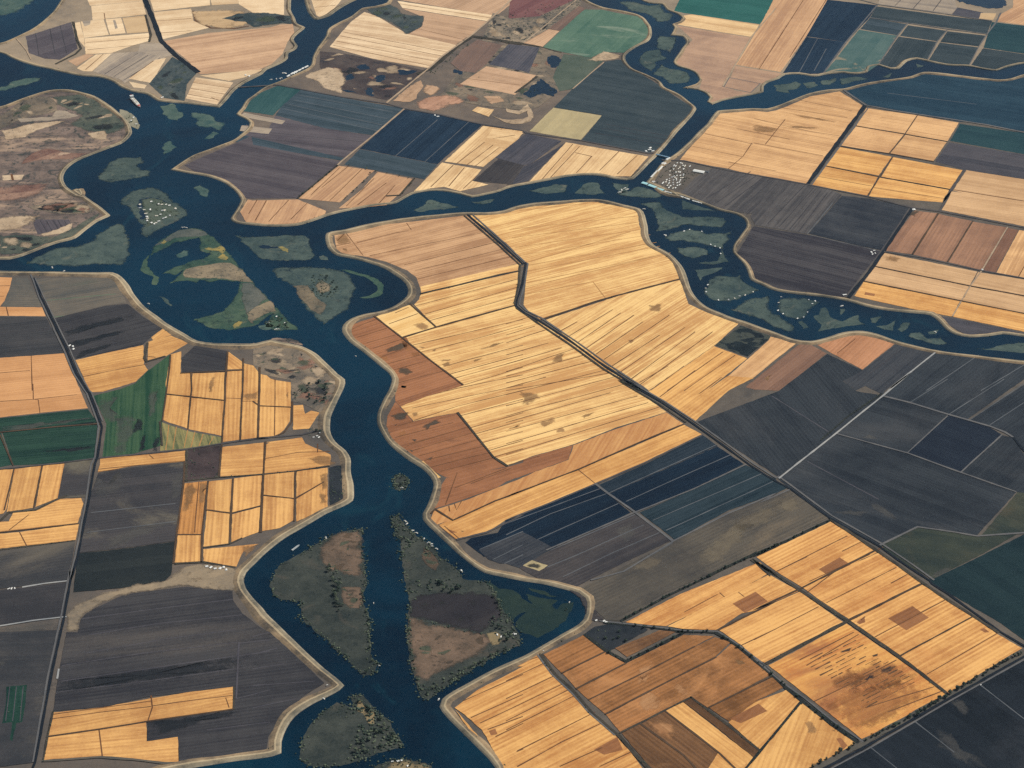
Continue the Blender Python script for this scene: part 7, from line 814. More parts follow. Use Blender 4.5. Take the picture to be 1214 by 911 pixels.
S_('swamp_green', (62, 74, 68), (104, 106, 92), (138, 126, 106), streak=.05, broad=.9, blotch=1.3, accs=.006, accamt=.7, speck=((48, 58, 60), .02, .56, .66, .7))
S_('marsh_tan', (94, 88, 80), (140, 124, 104), (182, 158, 126), streak=.1, broad=1., blotch=1.3, accs=.006, accstretch=.6, accamt=.8, speck=((64, 70, 68), .018, .55, .66, .75))
S_('marsh_brown', (84, 76, 72), (132, 114, 102), (172, 146, 122), streak=.2, broad=1.1, blotch=1.4, accs=.005, accstretch=.35, acc=(.5, .66), accamt=.85, speck=((58, 64, 62), .015, .52, .64, .8))
S_('marsh_dgreen', (70, 84, 74), (98, 106, 92), broad=.8, blotch=.8, streak=.05)
S_('grass_grey', (122, 112, 100), (168, 148, 122), broad=.8, blotch=.9, streak=.05)
# mid golds
S_('orange', (192, 146, 100), (234, 186, 130), streak=.55, cross=.12, broad=.65, fine=1.5)
S_('gold_or', (194, 138, 80), (238, 184, 112), streak=.55, broad=.65, cross=.14, fine=1.5)
S_('gold_tan', (190, 150, 108), (224, 182, 134), streak=.5, broad=.6, fine=1.4)
S_('gold', (206, 154, 96), (249, 206, 136), (220, 170, 112), streak=.7, broad=.8, accs=.004, accstretch=.25, accamt=.55, cross=.08, fine=2.4, band=.5)
S_('gold_lt', (226, 178, 110), (252, 214, 146), streak=.45)
S_('gold_hot', (190, 130, 74), (238, 182, 110), (220, 156, 92), streak=.6, broad=.6, cross=.12, fine=1.5)
S_('burnt_gold', (196, 128, 72), (232, 174, 98), (158, 100, 66), streak=.65, broad=.7, accs=.0022, acc=(.5, .6), accamt=.75)
S_('gold_g', (188, 134, 80), (234, 180, 110), streak=.5, cross=.18, broad=.65, fine=1.5)
S_('orange_g', (192, 138, 90), (222, 166, 112), streak=.4, broad=.6)
S_('pink_tan', (170, 128, 92), (210, 166, 122), streak=.7, broad=.6, fine=1.4)
S_('tan_gold', (188, 130, 80), (218, 164, 104), streak=.9, broad=.3)
S_('brick', (136, 90, 62), (170, 116, 80), (116, 82, 62), streak=.55, broad=.7, accs=.006, accamt=.5)
S_('brick_tan', (134, 100, 80), (168, 126, 98), streak=.5, broad=.7)
S_('brick_or', (158, 110, 78), (192, 138, 100), streak=.4)
S_('brick_dark', (116, 84, 68), (142, 104, 82), streak=.4)
S_('brown_gry', (122, 92, 76), (150, 114, 92), streak=.4)
S_('brown_or', (120, 82, 50), (180, 124, 76), (204, 146, 94), streak=.35, broad=1.1, cross=.12, accs=.0022, acc=(.52,.7), accamt=.6, band=.12, fine=1.6)
S_('brown_dk', (92, 66, 46), (136, 98, 66), (170, 126, 84), streak=.35, broad=1., accs=.003, accamt=.7, band=.12, fine=1.6)
S_('brown_stripe', (160, 108, 62), (214, 152, 88), streak=1.1, broad=.4)
# slate
S_('slate_ploughed', (82, 80, 82), (120, 114, 110), streak=.75, broad=.5)
S_('slate_dark', (50, 56, 66), (84, 86, 90), (108, 106, 106), streak=.45, broad=.8, accs=.0018, accstretch=.5, accamt=.6)
S_('slate_violet', (62, 60, 68), (96, 92, 94), streak=.9, broad=.5, fine=.7)
S_('slate_blue', (44, 51, 60), (68, 74, 80), (106, 106, 106), streak=.35, broad=.9, blotch=.5, accs=.0014, accstretch=.5, acc=(.54, .78), accamt=.7, fine=1.5)
S_('slate_navy', (30, 40, 56), (46, 56, 70), streak=.35)
S_('navy_slate', (32, 46, 58), (56, 68, 78), streak=.6)
S_('navy_deep', (10, 28, 46), (24, 44, 62), (54, 68, 80), streak=.7, accs=.002, accstretch=.2, accamt=.5)
S_('teal_slate', (28, 46, 56), (52, 68, 76), streak=.6)
S_('teal_dark', (16, 40, 48), (36, 58, 62), (60, 74, 76), streak=.2, broad=.8, accs=.003, accamt=.5)
S_('olive_dark', (46, 58, 56), (74, 80, 68), (112, 98, 74), streak=.2, broad=1., accs=.0018, acc=(.54,.74), accamt=.6)
S_('slate_brown', (66, 64, 68), (94, 88, 86), (122, 110, 96), streak=.45, broad=.7, accs=.002, accstretch=.5, accamt=.5)
S_('fallow_brown', (72, 70, 68), (108, 100, 88), (158, 138, 110), streak=.3, broad=.9, accs=.0017, accstretch=.55, acc=(.52, .7), accamt=.75)
S_('slate_night', (26, 34, 43), (44, 52, 61), (84, 86, 90), streak=.25, broad=.9, accs=.0016, accstretch=.7, acc=(.54, .76), accamt=.65, fine=1.5)
S_('slate_g', (64, 66, 70), (88, 86, 86), (136, 126, 110), streak=.35, broad=.9, accs=.0017, accstretch=.5, acc=(.54, .74), accamt=.7)
S_('slate_swirl', (66, 66, 70), (90, 86, 86), (148, 138, 116), streak=.3, broad=.8, accs=.0022, accstretch=.5, acc=(.54, .70), accamt=.75)
S_('slate_black', (38, 46, 50), (56, 62, 62), streak=.2, broad=.7)
S_('purple_g', (58, 58, 63), (82, 80, 81), (116, 108, 100), streak=.65, broad=.7, accs=.0015, accstretch=.3, accamt=.6)
S_('purple_slate', (74, 74, 82), (102, 98, 102), streak=.5)
S_('olive_gry', (88, 88, 84), (122, 112, 98), (84, 100, 84), streak=.5, broad=.7, accs=.002, accstretch=.3, accamt=.6)
S_('green_g', (28, 56, 50), (50, 80, 66), (70, 96, 84), streak=.7, broad=.6, accs=.003, accstretch=.2, accamt=.5)
S_('green_olive', (36, 72, 54), (70, 98, 70), (116, 122, 84), streak=.9, broad=.6, accs=.004, accstretch=.3, accamt=.5)
S_('olive_strip', (92, 98, 68), (154, 142, 92), (60, 84, 62), streak=1.1, accs=.006, accstretch=.3, accamt=.7)
S_('dark_scrub', (56, 48, 50), (92, 78, 76), streak=.1, broad=.7, blotch=1.2, grain=.6)
S_('swamp_dark', (34, 42, 50), (62, 66, 70), (84, 86, 84), streak=.05, broad=.5, blotch=1.2, accs=.008, accamt=.5, grain=.6)
S_('dark_trees_g', (22, 54, 48), (46, 78, 64), streak=.5, blotch=.9)
S_('tan_drift', (118, 108, 94), (166, 146, 118), (90, 86, 84), streak=.2, broad=.9, blotch=.6, accs=.003, accamt=.6)
# soils under everything
S_('soil_tan', (138, 124, 106), (176, 156, 130), broad=.8, blotch=.7, streak=.05)
S_('soil_brown', (100, 92, 86), (136, 120, 104), broad=.8, blotch=.8, streak=.05)
S_('soil_grey', (84, 80, 76), (118, 108, 96), broad=.8, blotch=.9, streak=.05)
S_('soil_slate', (88, 84, 80), (118, 106, 94), broad=.7, blotch=.7, streak=.05)
# marsh islands
S_('marsh_far', (54, 70, 70), (84, 96, 88), (108, 106, 92), streak=.05, broad=1., blotch=1.2, grain=.9, accs=.008, accamt=.6, speck=((40, 58, 66), .02, .56, .66, .6))
S_('marsh_green', (46, 74, 66), (84, 102, 82), (116, 114, 92), streak=.05, broad=1., blotch=1.2, accs=.007, accamt=.7, speck=((36, 56, 62), .016, .56, .66, .6))
S_('marsh_spit', (110, 112, 96), (160, 152, 128), streak=.05, broad=.8, blotch=1.)
S_('marsh_near', (52, 60, 58), (84, 88, 80), (98, 92, 82), streak=.05, broad=.9, blotch=1.2, grain=1., accs=.005, accamt=.7, speck=((38, 48, 48), .03, .58, .68, .6))
S_('marsh_grey', (76, 84, 80), (108, 108, 98), streak=.05, broad=.8, blotch=1.1, grain=.9)
S_('marsh_soil', (108, 100, 86), (160, 142, 114), (88, 100, 88), streak=.05, broad=.9, blotch=1.2, accs=.01, accamt=.7, speck=((58, 68, 66), .03, .56, .64, .7))
S_('weed_pale', (62, 90, 88), (102, 120, 106), (130, 136, 116), streak=.05, broad=.9, blotch=1.2, grain=.9, accs=.01, accamt=.6)
S_('weed_near', (38, 62, 64), (62, 80, 70), (84, 90, 76), streak=.05, broad=.8, blotch=.8, accs=.004, accamt=.5)
S_('meadow_brown', (96, 84, 72), (142, 118, 98), (84, 76, 68), streak=.1, broad=.9, blotch=1.3, grain=.8, accs=.01, accamt=.6, speck=((62, 58, 52), .03, .6, .68, .7))
S_('purple_dark', (50, 48, 54), (68, 64, 66), streak=.2, broad=.8)
S_('olive_tan', (124, 110, 82), (160, 140, 104), broad=.6, blotch=.9)
S_('yellow', (130, 126, 84), (188, 162, 92), (88, 106, 92), broad=.9, blotch=1.6, accs=.03, accamt=.9)
# lines, roads
S_('drain', (62, 50, 42), (98, 78, 60), streak=0, blotch=.8, grain=.6)
S_('drain_soft', (164, 120, 72), (188, 140, 86), streak=0, blotch=.8)
S_('pale_line', (98, 104, 110), (132, 134, 134), streak=0, blotch=1.)
S_('pale_faint', (82, 80, 88), (112, 108, 112), streak=0, blotch=1.4)
S_('green_line', (84, 106, 84), (104, 118, 96), streak=0)
S_('canal_dark', (22, 32, 44), (44, 50, 58), streak=0, blotch=.8)
S_('hedge', (56, 54, 50), (92, 84, 72), streak=0, blotch=1.2, grain=.9)
S_('hedge_dark', (34, 40, 42), (60, 62, 58), streak=0, blotch=1.2, grain=.9)
S_('track', (150, 128, 106), (192, 168, 138), streak=0, blotch=.8)
S_('track_dark', (74, 74, 78), (110, 102, 96), streak=0, blotch=.9)
S_('track_grey', (104, 106, 110), (146, 142, 136), streak=0, blotch=.8)
S_('track_white', (134, 138, 140), (178, 174, 164), streak=0, blotch=.7)
S_('grass_verge', (76, 76, 72), (108, 100, 88), streak=0, blotch=1., grain=.7)
S_('levee_road', (214, 168, 104), (236, 192, 124), streak=0)
# levees
S_('riprap', (106, 102, 90), (174, 162, 136), streak=0, broad=1.1, blotch=1.1, grain=.8)
S_('crest', (146, 130, 104), (200, 180, 144), streak=0, broad=.9, blotch=.8)
S_('bank', (98, 94, 82), (164, 148, 120), streak=0, broad=1.2, blotch=1., grain=.7)
S_('toe', (82, 76, 68), (164, 140, 108), streak=0, broad=1.3, blotch=1.1, grain=.6)
# soft edged stains
S_('stain_brown', (132, 102, 70), (178, 136, 92), alpha=.6, streak=.5, blotch=.9)
S_('plot_brown', (136, 90, 58), (166, 114, 74), streak=.6, broad=.5)
S_('stain_pale', (94, 94, 94), (128, 124, 116), alpha=.4, streak=.4)
S_('stain_dark', (32, 38, 44), (52, 54, 58), alpha=.7, streak=.4)
S_('stain_olive', (74, 68, 60), (104, 86, 68), alpha=.85, streak=.4, blotch=.8)
S_('stain_rust', (122, 88, 76), (164, 126, 104), alpha=.7, streak=.3, blotch=1.)
S_('stain_sand', (160, 138, 112), (206, 182, 150), alpha=.75, streak=.3, blotch=1.)
S_('stain_reed', (58, 72, 62), (96, 104, 84), alpha=.65, streak=.1, blotch=1.)
S_('stain_sienna', (140, 92, 58), (182, 122, 76), alpha=.55, streak=1., blotch=.8)
S_('stain_drift', (112, 102, 88), (150, 136, 112), alpha=.45, streak=.6, blotch=.8)
S_('stain_tan', (166, 116, 76), (208, 156, 108), alpha=.7, streak=.9, sw=1.6)
S_('furrow_cold', (58, 58, 64), (88, 84, 86), streak=0, blotch=.8)
S_('furrow', (88, 60, 42), (126, 88, 58), streak=0, blotch=.8, grain=.6)
S_('dash_dark', (78, 60, 46), (120, 88, 60), streak=0, blotch=1.)
# plants and built things
def plain(name, a, b, rough=.7, spec=.2, scale=.4):
    N = NT(name); pos = N.n('ShaderNodeNewGeometry').outputs['Position']
    c = N.mix(N.noise(pos, scale, 3.0), lin(a, 1.25), lin(b, 1.25))
    bs = N.n('ShaderNodeBsdfPrincipled'); N.l(c, bs.inputs['Base Color']); bs.inputs['Roughness'].default_value = rough
    bs.inputs['Specular IOR Level'].default_value = spec
    N.l(bs.outputs[0], N.n('ShaderNodeOutputMaterial').inputs['Surface']); MAT[name] = N.m
plain('leaf', (60, 74, 62), (112, 118, 94), .9, .1, .25)
plain('leaf_dark', (34, 48, 46), (72, 84, 70), .9, .1, .25)
plain('bark', (80, 66, 54), (106, 90, 74), .9, .1)
plain('white', (196, 196, 188), (232, 230, 220), .5, .3, .2)
plain('cream', (176, 168, 150), (228, 220, 200), .6, .3, .2)
plain('roof_grey', (132, 136, 136), (178, 178, 172), .6, .3, .2)
plain('roof_teal', (138, 190, 192), (168, 208, 206), .5, .3, .2)
plain('dark', (58, 62, 66), (84, 86, 88), .7, .3, .2)
plain('red', (168, 50, 44), (190, 66, 54), .5, .4, .2)
plain('steel_blue', (128, 164, 184), (158, 186, 200), .5, .4, .2)
plain('hull_grey', (128, 138, 142), (152, 158, 158), .6, .3, .2)

def water_mat(name, a, b, c):
    N = NT(name); pos = N.n('ShaderNodeNewGeometry').outputs['Position']
    n1 = N.noise(pos, .0009, 5.0, .55, .8); n2 = N.noise(pos, .02, 4.0, .6)
    t = N.math('MULTIPLY_ADD', N.math('SUBTRACT', n2, .5), .55, N.smooth(n1, .3, .7), clamp=True)
    col = N.mix(t, lin(a), lin(b))
    n3 = N.noise(N.scale_vec(pos, (.004, .0022, .1)), 1.0, 5.0, .6, 1.4)
    col = N.mix(N.math('MULTIPLY', N.smooth(n3, .56, .76), .5), col, lin(c))
    bs = N.n('ShaderNodeBsdfPrincipled'); N.l(col, bs.inputs['Base Color'])
    bs.inputs['Roughness'].default_value = .16; bs.inputs['IOR'].default_value = 1.33; bs.inputs['Specular IOR Level'].default_value = .3
    bump = N.n('ShaderNodeBump'); bump.inputs['Strength'].default_value = .15; bump.inputs['Distance'].default_value = 1.2
    rip = N.noise(N.scale_vec(pos, (.12, .07, .1)), 1.0, 4.0, .65)
    N.l(rip, bump.inputs['Height']); N.l(bump.outputs[0], bs.inputs['Normal'])
    N.l(bs.outputs[0], N.n('ShaderNodeOutputMaterial').inputs['Surface']); MAT[name] = N.m
water_mat('water', (0, 24, 40), (2, 44, 62), (16, 60, 72))
water_mat('pond', (10, 30, 46), (28, 46, 60), (46, 60, 66))
water_mat('pond_reed', (20, 34, 48), (40, 52, 60), (60, 66, 66))
# reed pattern of the square pond: patches of reed over dark water
MAT['pond_reed'] = surf('reed_pond', (16, 26, 34), (36, 46, 50), (76, 80, 72), streak=0, broad=.6, blotch=1.2, accs=.011, acc=(.5, .58), accamt=.75)

# ------------------------------------------------------------------ geometry helpers
def catmull(P, closed, step):
    n = len(P); out = []
    rng = range(n if closed else n - 1)
    for i in rng:
        p1, p2 = P[i], P[(i + 1) % n]
        p0 = P[(i - 1) % n] if closed or i > 0 else p1
        p3 = P[(i + 2) % n] if closed or i + 2 < n else p2
        L = math.dist(p1, p2); k = max(1, min(60, int(L / step)))
        # sharp corners stay sharp: damp the tangents where the line turns hard
        def tang(a, b, c):
            v1 = Vector((b[0] - a[0], b[1] - a[1])); v2 = Vector((c[0] - b[0], c[1] - b[1]))
            if v1.length < 1e-6 or v2.length < 1e-6: return v1 * 0
            d = v1.normalized().dot(v2.normalized()); kf = max(0.0, min(1.0, (d + .1) / .8))
            return (v1.normalized() + v2.normalized()) * .5 * kf * min(v1.length, v2.length)
        t1, t2 = tang(p0, p1, p2), tang(p1, p2, p3)
        for j in range(k):
            t = j / k; h00 = 2*t**3 - 3*t*t + 1; h10 = t**3 - 2*t*t + t; h01 = -2*t**3 + 3*t*t; h11 = t**3 - t*t
            out.append((h00*p1[0] + h10*t1.x + h01*p2[0] + h11*t2.x, h00*p1[1] + h10*t1.y + h01*p2[1] + h11*t2.y))
    if not closed: out.append(tuple(P[-1]))
    return out

def ragged(P, amp, freq=.02, seed=0.0):
    out = []
    for x, y in P:
        v = Vector((x * freq, y * freq, seed))
        out.append((x + amp * mnoise.noise(v), y + amp * mnoise.noise(v + Vector((37, 11, 5)))))
    return out

def area(P): return .5 * sum(P[i][0]*P[(i+1) % len(P)][1] - P[(i+1) % len(P)][0]*P[i][1] for i in range(len(P)))

def link(name, me, mats, parent=None, loc=(0, 0, 0)):
    o = bpy.data.objects.new(name, me); COL.objects.link(o)
    for mm in mats: me.materials.append(MAT[mm] if isinstance(mm, str) else mm)
    o.location = loc
    if parent: o.parent = parent
    o['row_angle'] = 0.0; o['shade'] = 1.0
    return o

def tag(o, label=None, cat=None, group=None, kind=None):
    if label: o['label'] = label
    if cat: o['category'] = cat
    if group: o['group'] = group
    if kind: o['kind'] = kind
    return o

def poly_mesh(name, P, z, skirt=0.0, org=(0, 0)):
    """A flat sheet over a polygon, with an earth side wall going down by skirt."""
    if area(P) < 0: P = P[::-1]
    vs_ = [(x - org[0], y - org[1], z) for x, y in P]
    tris = tessellate_polygon([[Vector(v) for v in vs_]])
    faces = []
    for a, b, c in tris:
        A, B, C_ = vs_[a], vs_[b], vs_[c]
        cr = (B[0]-A[0])*(C_[1]-A[1]) - (B[1]-A[1])*(C_[0]-A[0])
        faces.append((a, b, c) if cr > 0 else (a, c, b))
    n = len(vs_)
    if skirt:
        vs_ += [(v[0], v[1], z - skirt) for v in vs_]
        faces += [(i, n + i, n + (i+1) % n, (i+1) % n) for i in range(n)]
        faces = [f if len(f) == 3 else f[::-1] if False else f for f in faces]
    me = bpy.data.meshes.new(name); me.from_pydata(vs_, [], faces); me.update()
    return me

def offsets(P, closed=False):
    n = len(P); out = []
    for i in range(n):
        a = P[i-1] if i > 0 else (P[-1] if closed else P[0]); b = P[i]; c = P[i+1] if i < n-1 else (P[0] if closed else P[-1])
        v1 = Vector((b[0]-a[0], b[1]-a[1])); v2 = Vector((c[0]-b[0], c[1]-b[1]))
        if v1.length < 1e-6: v1 = v2
        if v2.length < 1e-6: v2 = v1
        n1 = Vector((-v1.y, v1.x)).normalized(); n2 = Vector((-v2.y, v2.x)).normalized()
        m_ = n1 + n2
        if m_.length < 1e-4: m_ = n1
        m_.normalize(); k = 1.0 / max(.6, m_.dot(n1))
        out.append(m_ * k)
    return out

def resample(P, step):
    out = [tuple(P[0])]
    for a, b in zip(P[:-1], P[1:]):
        k = max(1, int(math.dist(a, b) / step))
        for j in range(1, k + 1): out.append((a[0] + (b[0]-a[0])*j/k, a[1] + (b[1]-a[1])*j/k))
    return out

def ribbon(name, P, width, z, step=70., var=.3, wob=1.2, org=(0, 0), seed=0.):
    P = resample(P, step); P = ragged(P, wob, .006, seed + 3.)
    N = offsets(P); vs_ = []; fs = []
    for i, (p, nn) in enumerate(zip(P, N)):
        h = width * .5 * (1 + var * 2 * mnoise.noise(Vector((p[0]*.02, p[1]*.02, seed))))
        for s in (-1, 1): vs_.append((p[0] + nn.x*h*s - org[0], p[1] + nn.y*h*s - org[1], z))
    for i in range(len(P) - 1): fs.append((2*i, 2*i+2, 2*i+3, 2*i+1))
    me = bpy.data.meshes.new(name); me.from_pydata(vs_, [], fs); me.update()
    if fs and me.polygons[0].normal.z < 0: me.flip_normals()
    return me

def soft_patch(name, P, z, org):
    P = catmull(P, True, 18.); P = ragged(ragged(P, 14., .02, z), 10., .05, z + 2.)
    cx = sum(p[0] for p in P) / len(P); cy = sum(p[1] for p in P) / len(P); n = len(P); vs_ = []; ed = []
    for k, e in ((1.3, 0.), (.85, .62), (.4, 1.)):
        for x, y in P: vs_.append((cx + (x-cx)*k - org[0], cy + (y-cy)*k - org[1], z)); ed.append(e)
    vs_.append((cx - org[0], cy - org[1], z)); ed.append(1.); fs = []
    for rr in (0, 1):
        for i in range(n):
            j = (i+1) % n; fs.append((rr*n+i, rr*n+j, (rr+1)*n+j, (rr+1)*n+i))
    fs += [(2*n+i, 2*n+(i+1) % n, 3*n) for i in range(n)]
    me = bpy.data.meshes.new(name); me.from_pydata(vs_, [], fs); me.update()
    if sum(p.normal.z for p in me.polygons) < 0: me.flip_normals()
    at = me.attributes.new('edge', 'FLOAT', 'POINT'); at.data.foreach_set('value', ed)
    return me

def faded_poly(name, P, d, z, org):
    """Sheet whose rim strip carries edge = 0..1 for a ragged thinning border."""
    if area(P) < 0: P = P[::-1]
    N = offsets(P, True); n = len(P)
    for tryd in (d, d*.6, d*.35, d*.15, 1.0, .3):
        inner = [(p[0] + q.x*tryd, p[1] + q.y*tryd) for p, q in zip(P, N)]
        ta = sum(abs((inner[b][0]-inner[a][0])*(inner[c][1]-inner[a][1]) - (inner[b][1]-inner[a][1])*(inner[c][0]-inner[a][0])) * .5
                 for a, b, c in tessellate_polygon([[Vector((x, y, 0)) for x, y in inner]]))
        if abs(ta - abs(area(inner))) < .004 * abs(area(P)): break
    d = tryd
    outer = [(p[0] - q.x*d*1.1, p[1] - q.y*d*1.1) for p, q in zip(P, N)]; inner = [(p[0] + q.x*d, p[1] + q.y*d) for p, q in zip(P, N)]
    vs_ = [(x - org[0], y - org[1], z) for x, y in outer] + [(x - org[0], y - org[1], z + .25) for x, y in inner]; ed = [0.]*n + [1.]*n
    fs = [(i, (i+1) % n, n + (i+1) % n, n + i) for i in range(n)]
    for a, b, c in tessellate_polygon([[Vector((x, y, 0)) for x, y in inner]]):
        A, B, C_ = inner[a], inner[b], inner[c]; cr = (B[0]-A[0])*(C_[1]-A[1]) - (B[1]-A[1])*(C_[0]-A[0])
        fs.append((n+a, n+b, n+c) if cr > 0 else (n+a, n+c, n+b))
    me = bpy.data.meshes.new(name); me.from_pydata(vs_, [], fs); me.update()
    at = me.attributes.new('edge', 'FLOAT', 'POINT'); at.data.foreach_set('value', ed)
    return me

def centroid(P): return (sum(p[0] for p in P)/len(P), sum(p[1] for p in P)/len(P))

# ------------------------------------------------------------------ the setting
def sheet(name, x0, x1, y0, y1, z, mat):
    me = bpy.data.meshes.new(name); me.from_pydata([(x0, y0, z), (x1, y0, z), (x1, y1, z), (x0, y1, z)], [], [(0, 1, 2, 3)]); me.update()
    return tag(link(name, me, [mat]), kind='structure')
sheet('ground', -26000, 26000, -14000, 30000, -4.0, 'soil_tan')
sheet('water', -9000, 9000, -9000, 16000, 0.0, 'water')
# the air: one closed box of even, very thin haze round the camera and everything below it
N = NT('haze'); pv = N.n('ShaderNodeVolumePrincipled'); pv.inputs['Color'].default_value = (.6, .84, 1.0, 1)
pv.inputs['Density'].default_value = HAZE; pv.inputs['Anisotropy'].default_value = .25
N.l(pv.outputs[0], N.n('ShaderNodeOutputMaterial').inputs['Volume']); MAT['haze'] = N.m
bm = bmesh.new(); bmesh.ops.create_cube(bm, size=1.0)
for v in bm.verts: v.co = Vector((v.co.x*54000, v.co.y*46000 + 8000, -5.0 if v.co.z < 0 else 6060.0))
me = bpy.data.meshes.new('haze'); bm.to_mesh(me); bm.free()
tag(link('haze', me, ['haze']), 'thin pale summer haze over the whole delta', 'haze', None, 'stuff')

LEVEE = [(-3, -1.5, 'riprap'), (1, .6, 'riprap'), (6, 3.6, 'bank'), (14, 5.4, 'bank'), (18, 5.7, 'crest'), (25, 5.7, 'toe'), (36, 3.7, 'toe'), (46, .4, None)]
LW = {'A': .7, 'B': .75, 'C': .65, 'D': .58, 'E': .7, 'F': .92, 'G': 1.15, 'H': .8}
SCRUB = []          # (x, y, z, radius)
for L in LANDS:
    shores = [catmull(s, False, 30.) for s in L['shore']]
    shores = [ragged(s, 5.0, .008, 2.) for s in shores]
    if len(shores) == 2: shores[1] = shores[1][::-1]
    poly = [p for s in shores for p in s] + [tuple(p) for p in L['close']]
    sgn = 1 if area(poly) > 0 else -1
    tag(link('ground', poly_mesh('ground', poly, .5, 2.), [L['mat']]), kind='structure')
    mats = ['riprap', 'crest', 'bank', 'toe']
    for s in shores:
        N = offsets(s); vs_ = []; fs = []; mi = []
        for i, (p, nn) in enumerate(zip(s, N)):
            wv = LW[L['k']] * (1 + .35 * mnoise.noise(Vector((p[0]*.0025, p[1]*.0025, 4.))))
            tv = 1 + .5 * mnoise.noise(Vector((p[0]*.006, p[1]*.006, 9.)))
            for j, (d, z, _) in enumerate(LEVEE):
                dd = d * wv if j < 5 else (LEVEE[4][0] + (d - LEVEE[4][0]) * tv) * wv
                vs_.append((p[0] + nn.x*sgn*dd, p[1] + nn.y*sgn*dd, z))
        for i, (p, nn) in enumerate(zip(s, N)):
            q = mnoise.noise(Vector((p[0]*.004, p[1]*.004, 21.)))
            for _ in range(2):
                if rnd.random() < .12 + max(0, q) * 1.1:
                    dd = rnd.choice((2., 3., 30., 36., 40.)) * LW[L['k']] + rnd.uniform(-3, 3)
                    SCRUB.append((p[0] + nn.x*sgn*dd + rnd.uniform(-12, 12)*nn.y, p[1] + nn.y*sgn*dd - rnd.uniform(-12, 12)*nn.x, .8 if dd < 8 else 3., rnd.uniform(1.4, 3.4)))
        q = len(LEVEE)
        for i in range(len(s) - 1):
            for j in range(q - 1):
                a, b = i*q+j, (i+1)*q+j
                fs.append((a, b, b+1, a+1) if sgn > 0 else (a, a+1, b+1, b)); mi.append(mats.index(LEVEE[j][2]))
        me = bpy.data.meshes.new('levee'); me.from_pydata(vs_, [], fs); me.polygons.foreach_set('material_index', mi); me.update()
        tag(link('levee', me, mats), kind='structure')

def inside(x, y, P):
    c = False; n = len(P)
    for i in range(n):
        x1, y1 = P[i]; x2, y2 = P[i-1]
        if (y1 > y) != (y2 > y) and x < (x2-x1)*(y-y1)/(y2-y1) + x1: c = not c
    return c
ISLE_OBJ = []
for k, I in enumerate(ISLES):
    P = I['p'][0]; P = catmull(P, True, 10.); P = ragged(ragged(P, 7., .045, k), 24. if I['m'].startswith('weed') else 11., .016, k + .5)
    c = centroid(P)
    weed = I['m'].startswith('weed')
    far_ = I['m'] not in ('marsh_near', 'marsh_spit')
    me = faded_poly('isle', P, min(26. if weed else 15., .12*math.sqrt(abs(area(P)))), .06, c) if far_ else poly_mesh('isle', P, .35, 1.4, c)
    o = link('weed_bed' if weed else 'marsh_island', me, [faded(I['m'], .8 if weed else 1.) if far_ else I['m']], loc=(c[0], c[1], 0))
    tag(o, I['l'], 'weed bed' if weed else 'island', 'water weed beds' if weed else 'marsh islands of the river', 'thing')
    ISLE_OBJ.append((o, P, c, I['m']))
    if I['m'] == 'marsh_near':
        for p in P[::1]:
            if mnoise.noise(Vector((p[0]*.012, p[1]*.012, 1.))) > -.25 + rnd.uniform(-.3, .3):
                for _ in range(rnd.randint(1, 3)): SCRUB.append((p[0] + rnd.gauss(0, 9), p[1] + rnd.gauss(0, 9), .3, rnd.uniform(1.5, 6.)))
    elif not weed and I['m'] == 'marsh_far':
        for p in P[::2]:
            if rnd.random() < .25: SCRUB.append((p[0] + rnd.uniform(-5, 5), p[1] + rnd.uniform(-5, 5), .3, rnd.uniform(1.5, 3.2)))

def mottle(o, P, c, ang, n, mats, big=1.0, lift=True):
    """Soft edged stains of mud, sand and reed scattered over rough ground."""
    xs = [p[0] for p in P]; ys = [p[1] for p in P]; done = 0
    for _ in range(n * 6):
        x, y = rnd.uniform(min(xs), max(xs)), rnd.uniform(min(ys), max(ys)); L = rnd.uniform(22, 85) * big; B = L * rnd.uniform(.25, .8)
        a = ang + rnd.gauss(0, .5); ca, sa = math.cos(a), math.sin(a)
        pts = [(x + L*math.cos(q)*rnd.uniform(.7, 1.2)*ca - B*math.sin(q)*rnd.uniform(.7, 1.2)*sa, y + L*math.cos(q)*sa + B*math.sin(q)*ca) for q in (0, .9, 1.8, 2.7, 3.6, 4.5, 5.4)]
        if not all(inside(p[0], p[1], P) for p in pts): continue
        ch = link('mud_patch', soft_patch('mud', pts, 0., c), [rnd.choice(mats)], o); ch.location = (0, 0, (.262 if lift else .003) + .0005 * done); ch['row_angle'] = float(ang)
        done += 1
        if done >= n: break
TRACT = {'A': 'fields of the upper corner tract', 'B': 'field between forking channels', 'C': 'fields of the upper middle tract', 'D': 'fields beyond the winding slough',
         'E': 'fields of the marina tract', 'F': 'fields of the central island', 'G': 'fields of the lower left tract', 'H': 'patches of the oval brown tract'}
for o, P, c, mm in ISLE_OBJ:
    A_ = abs(area(P))
    if mm == 'marsh_near': mottle(o, P, c, .6, min(26, int(A_ / 9000)), ('stain_dark', 'stain_reed', 'stain_reed', 'stain_olive'), .8)
    elif mm in ('marsh_far', 'marsh_green'): mottle(o, P, c, .2, min(10, int(A_ / 16000)), ('stain_dark', 'stain_reed', 'stain_olive'), .8)
FALLOW = ('slate', 'purple', 'navy', 'teal', 'fallow', 'brown', 'brick')
ROUGH = ('swamp', 'marsh', 'scrub', 'soil', 'rust', 'dark_scrub', 'grass_grey', 'tan_drift', 'pale_soil')
LINE_W = {'drain': 5.2, 'drain_soft': 5., 'pale_line': 4.6, 'pale_faint': 3.8, 'green_line': 7.0}
cnt = {}
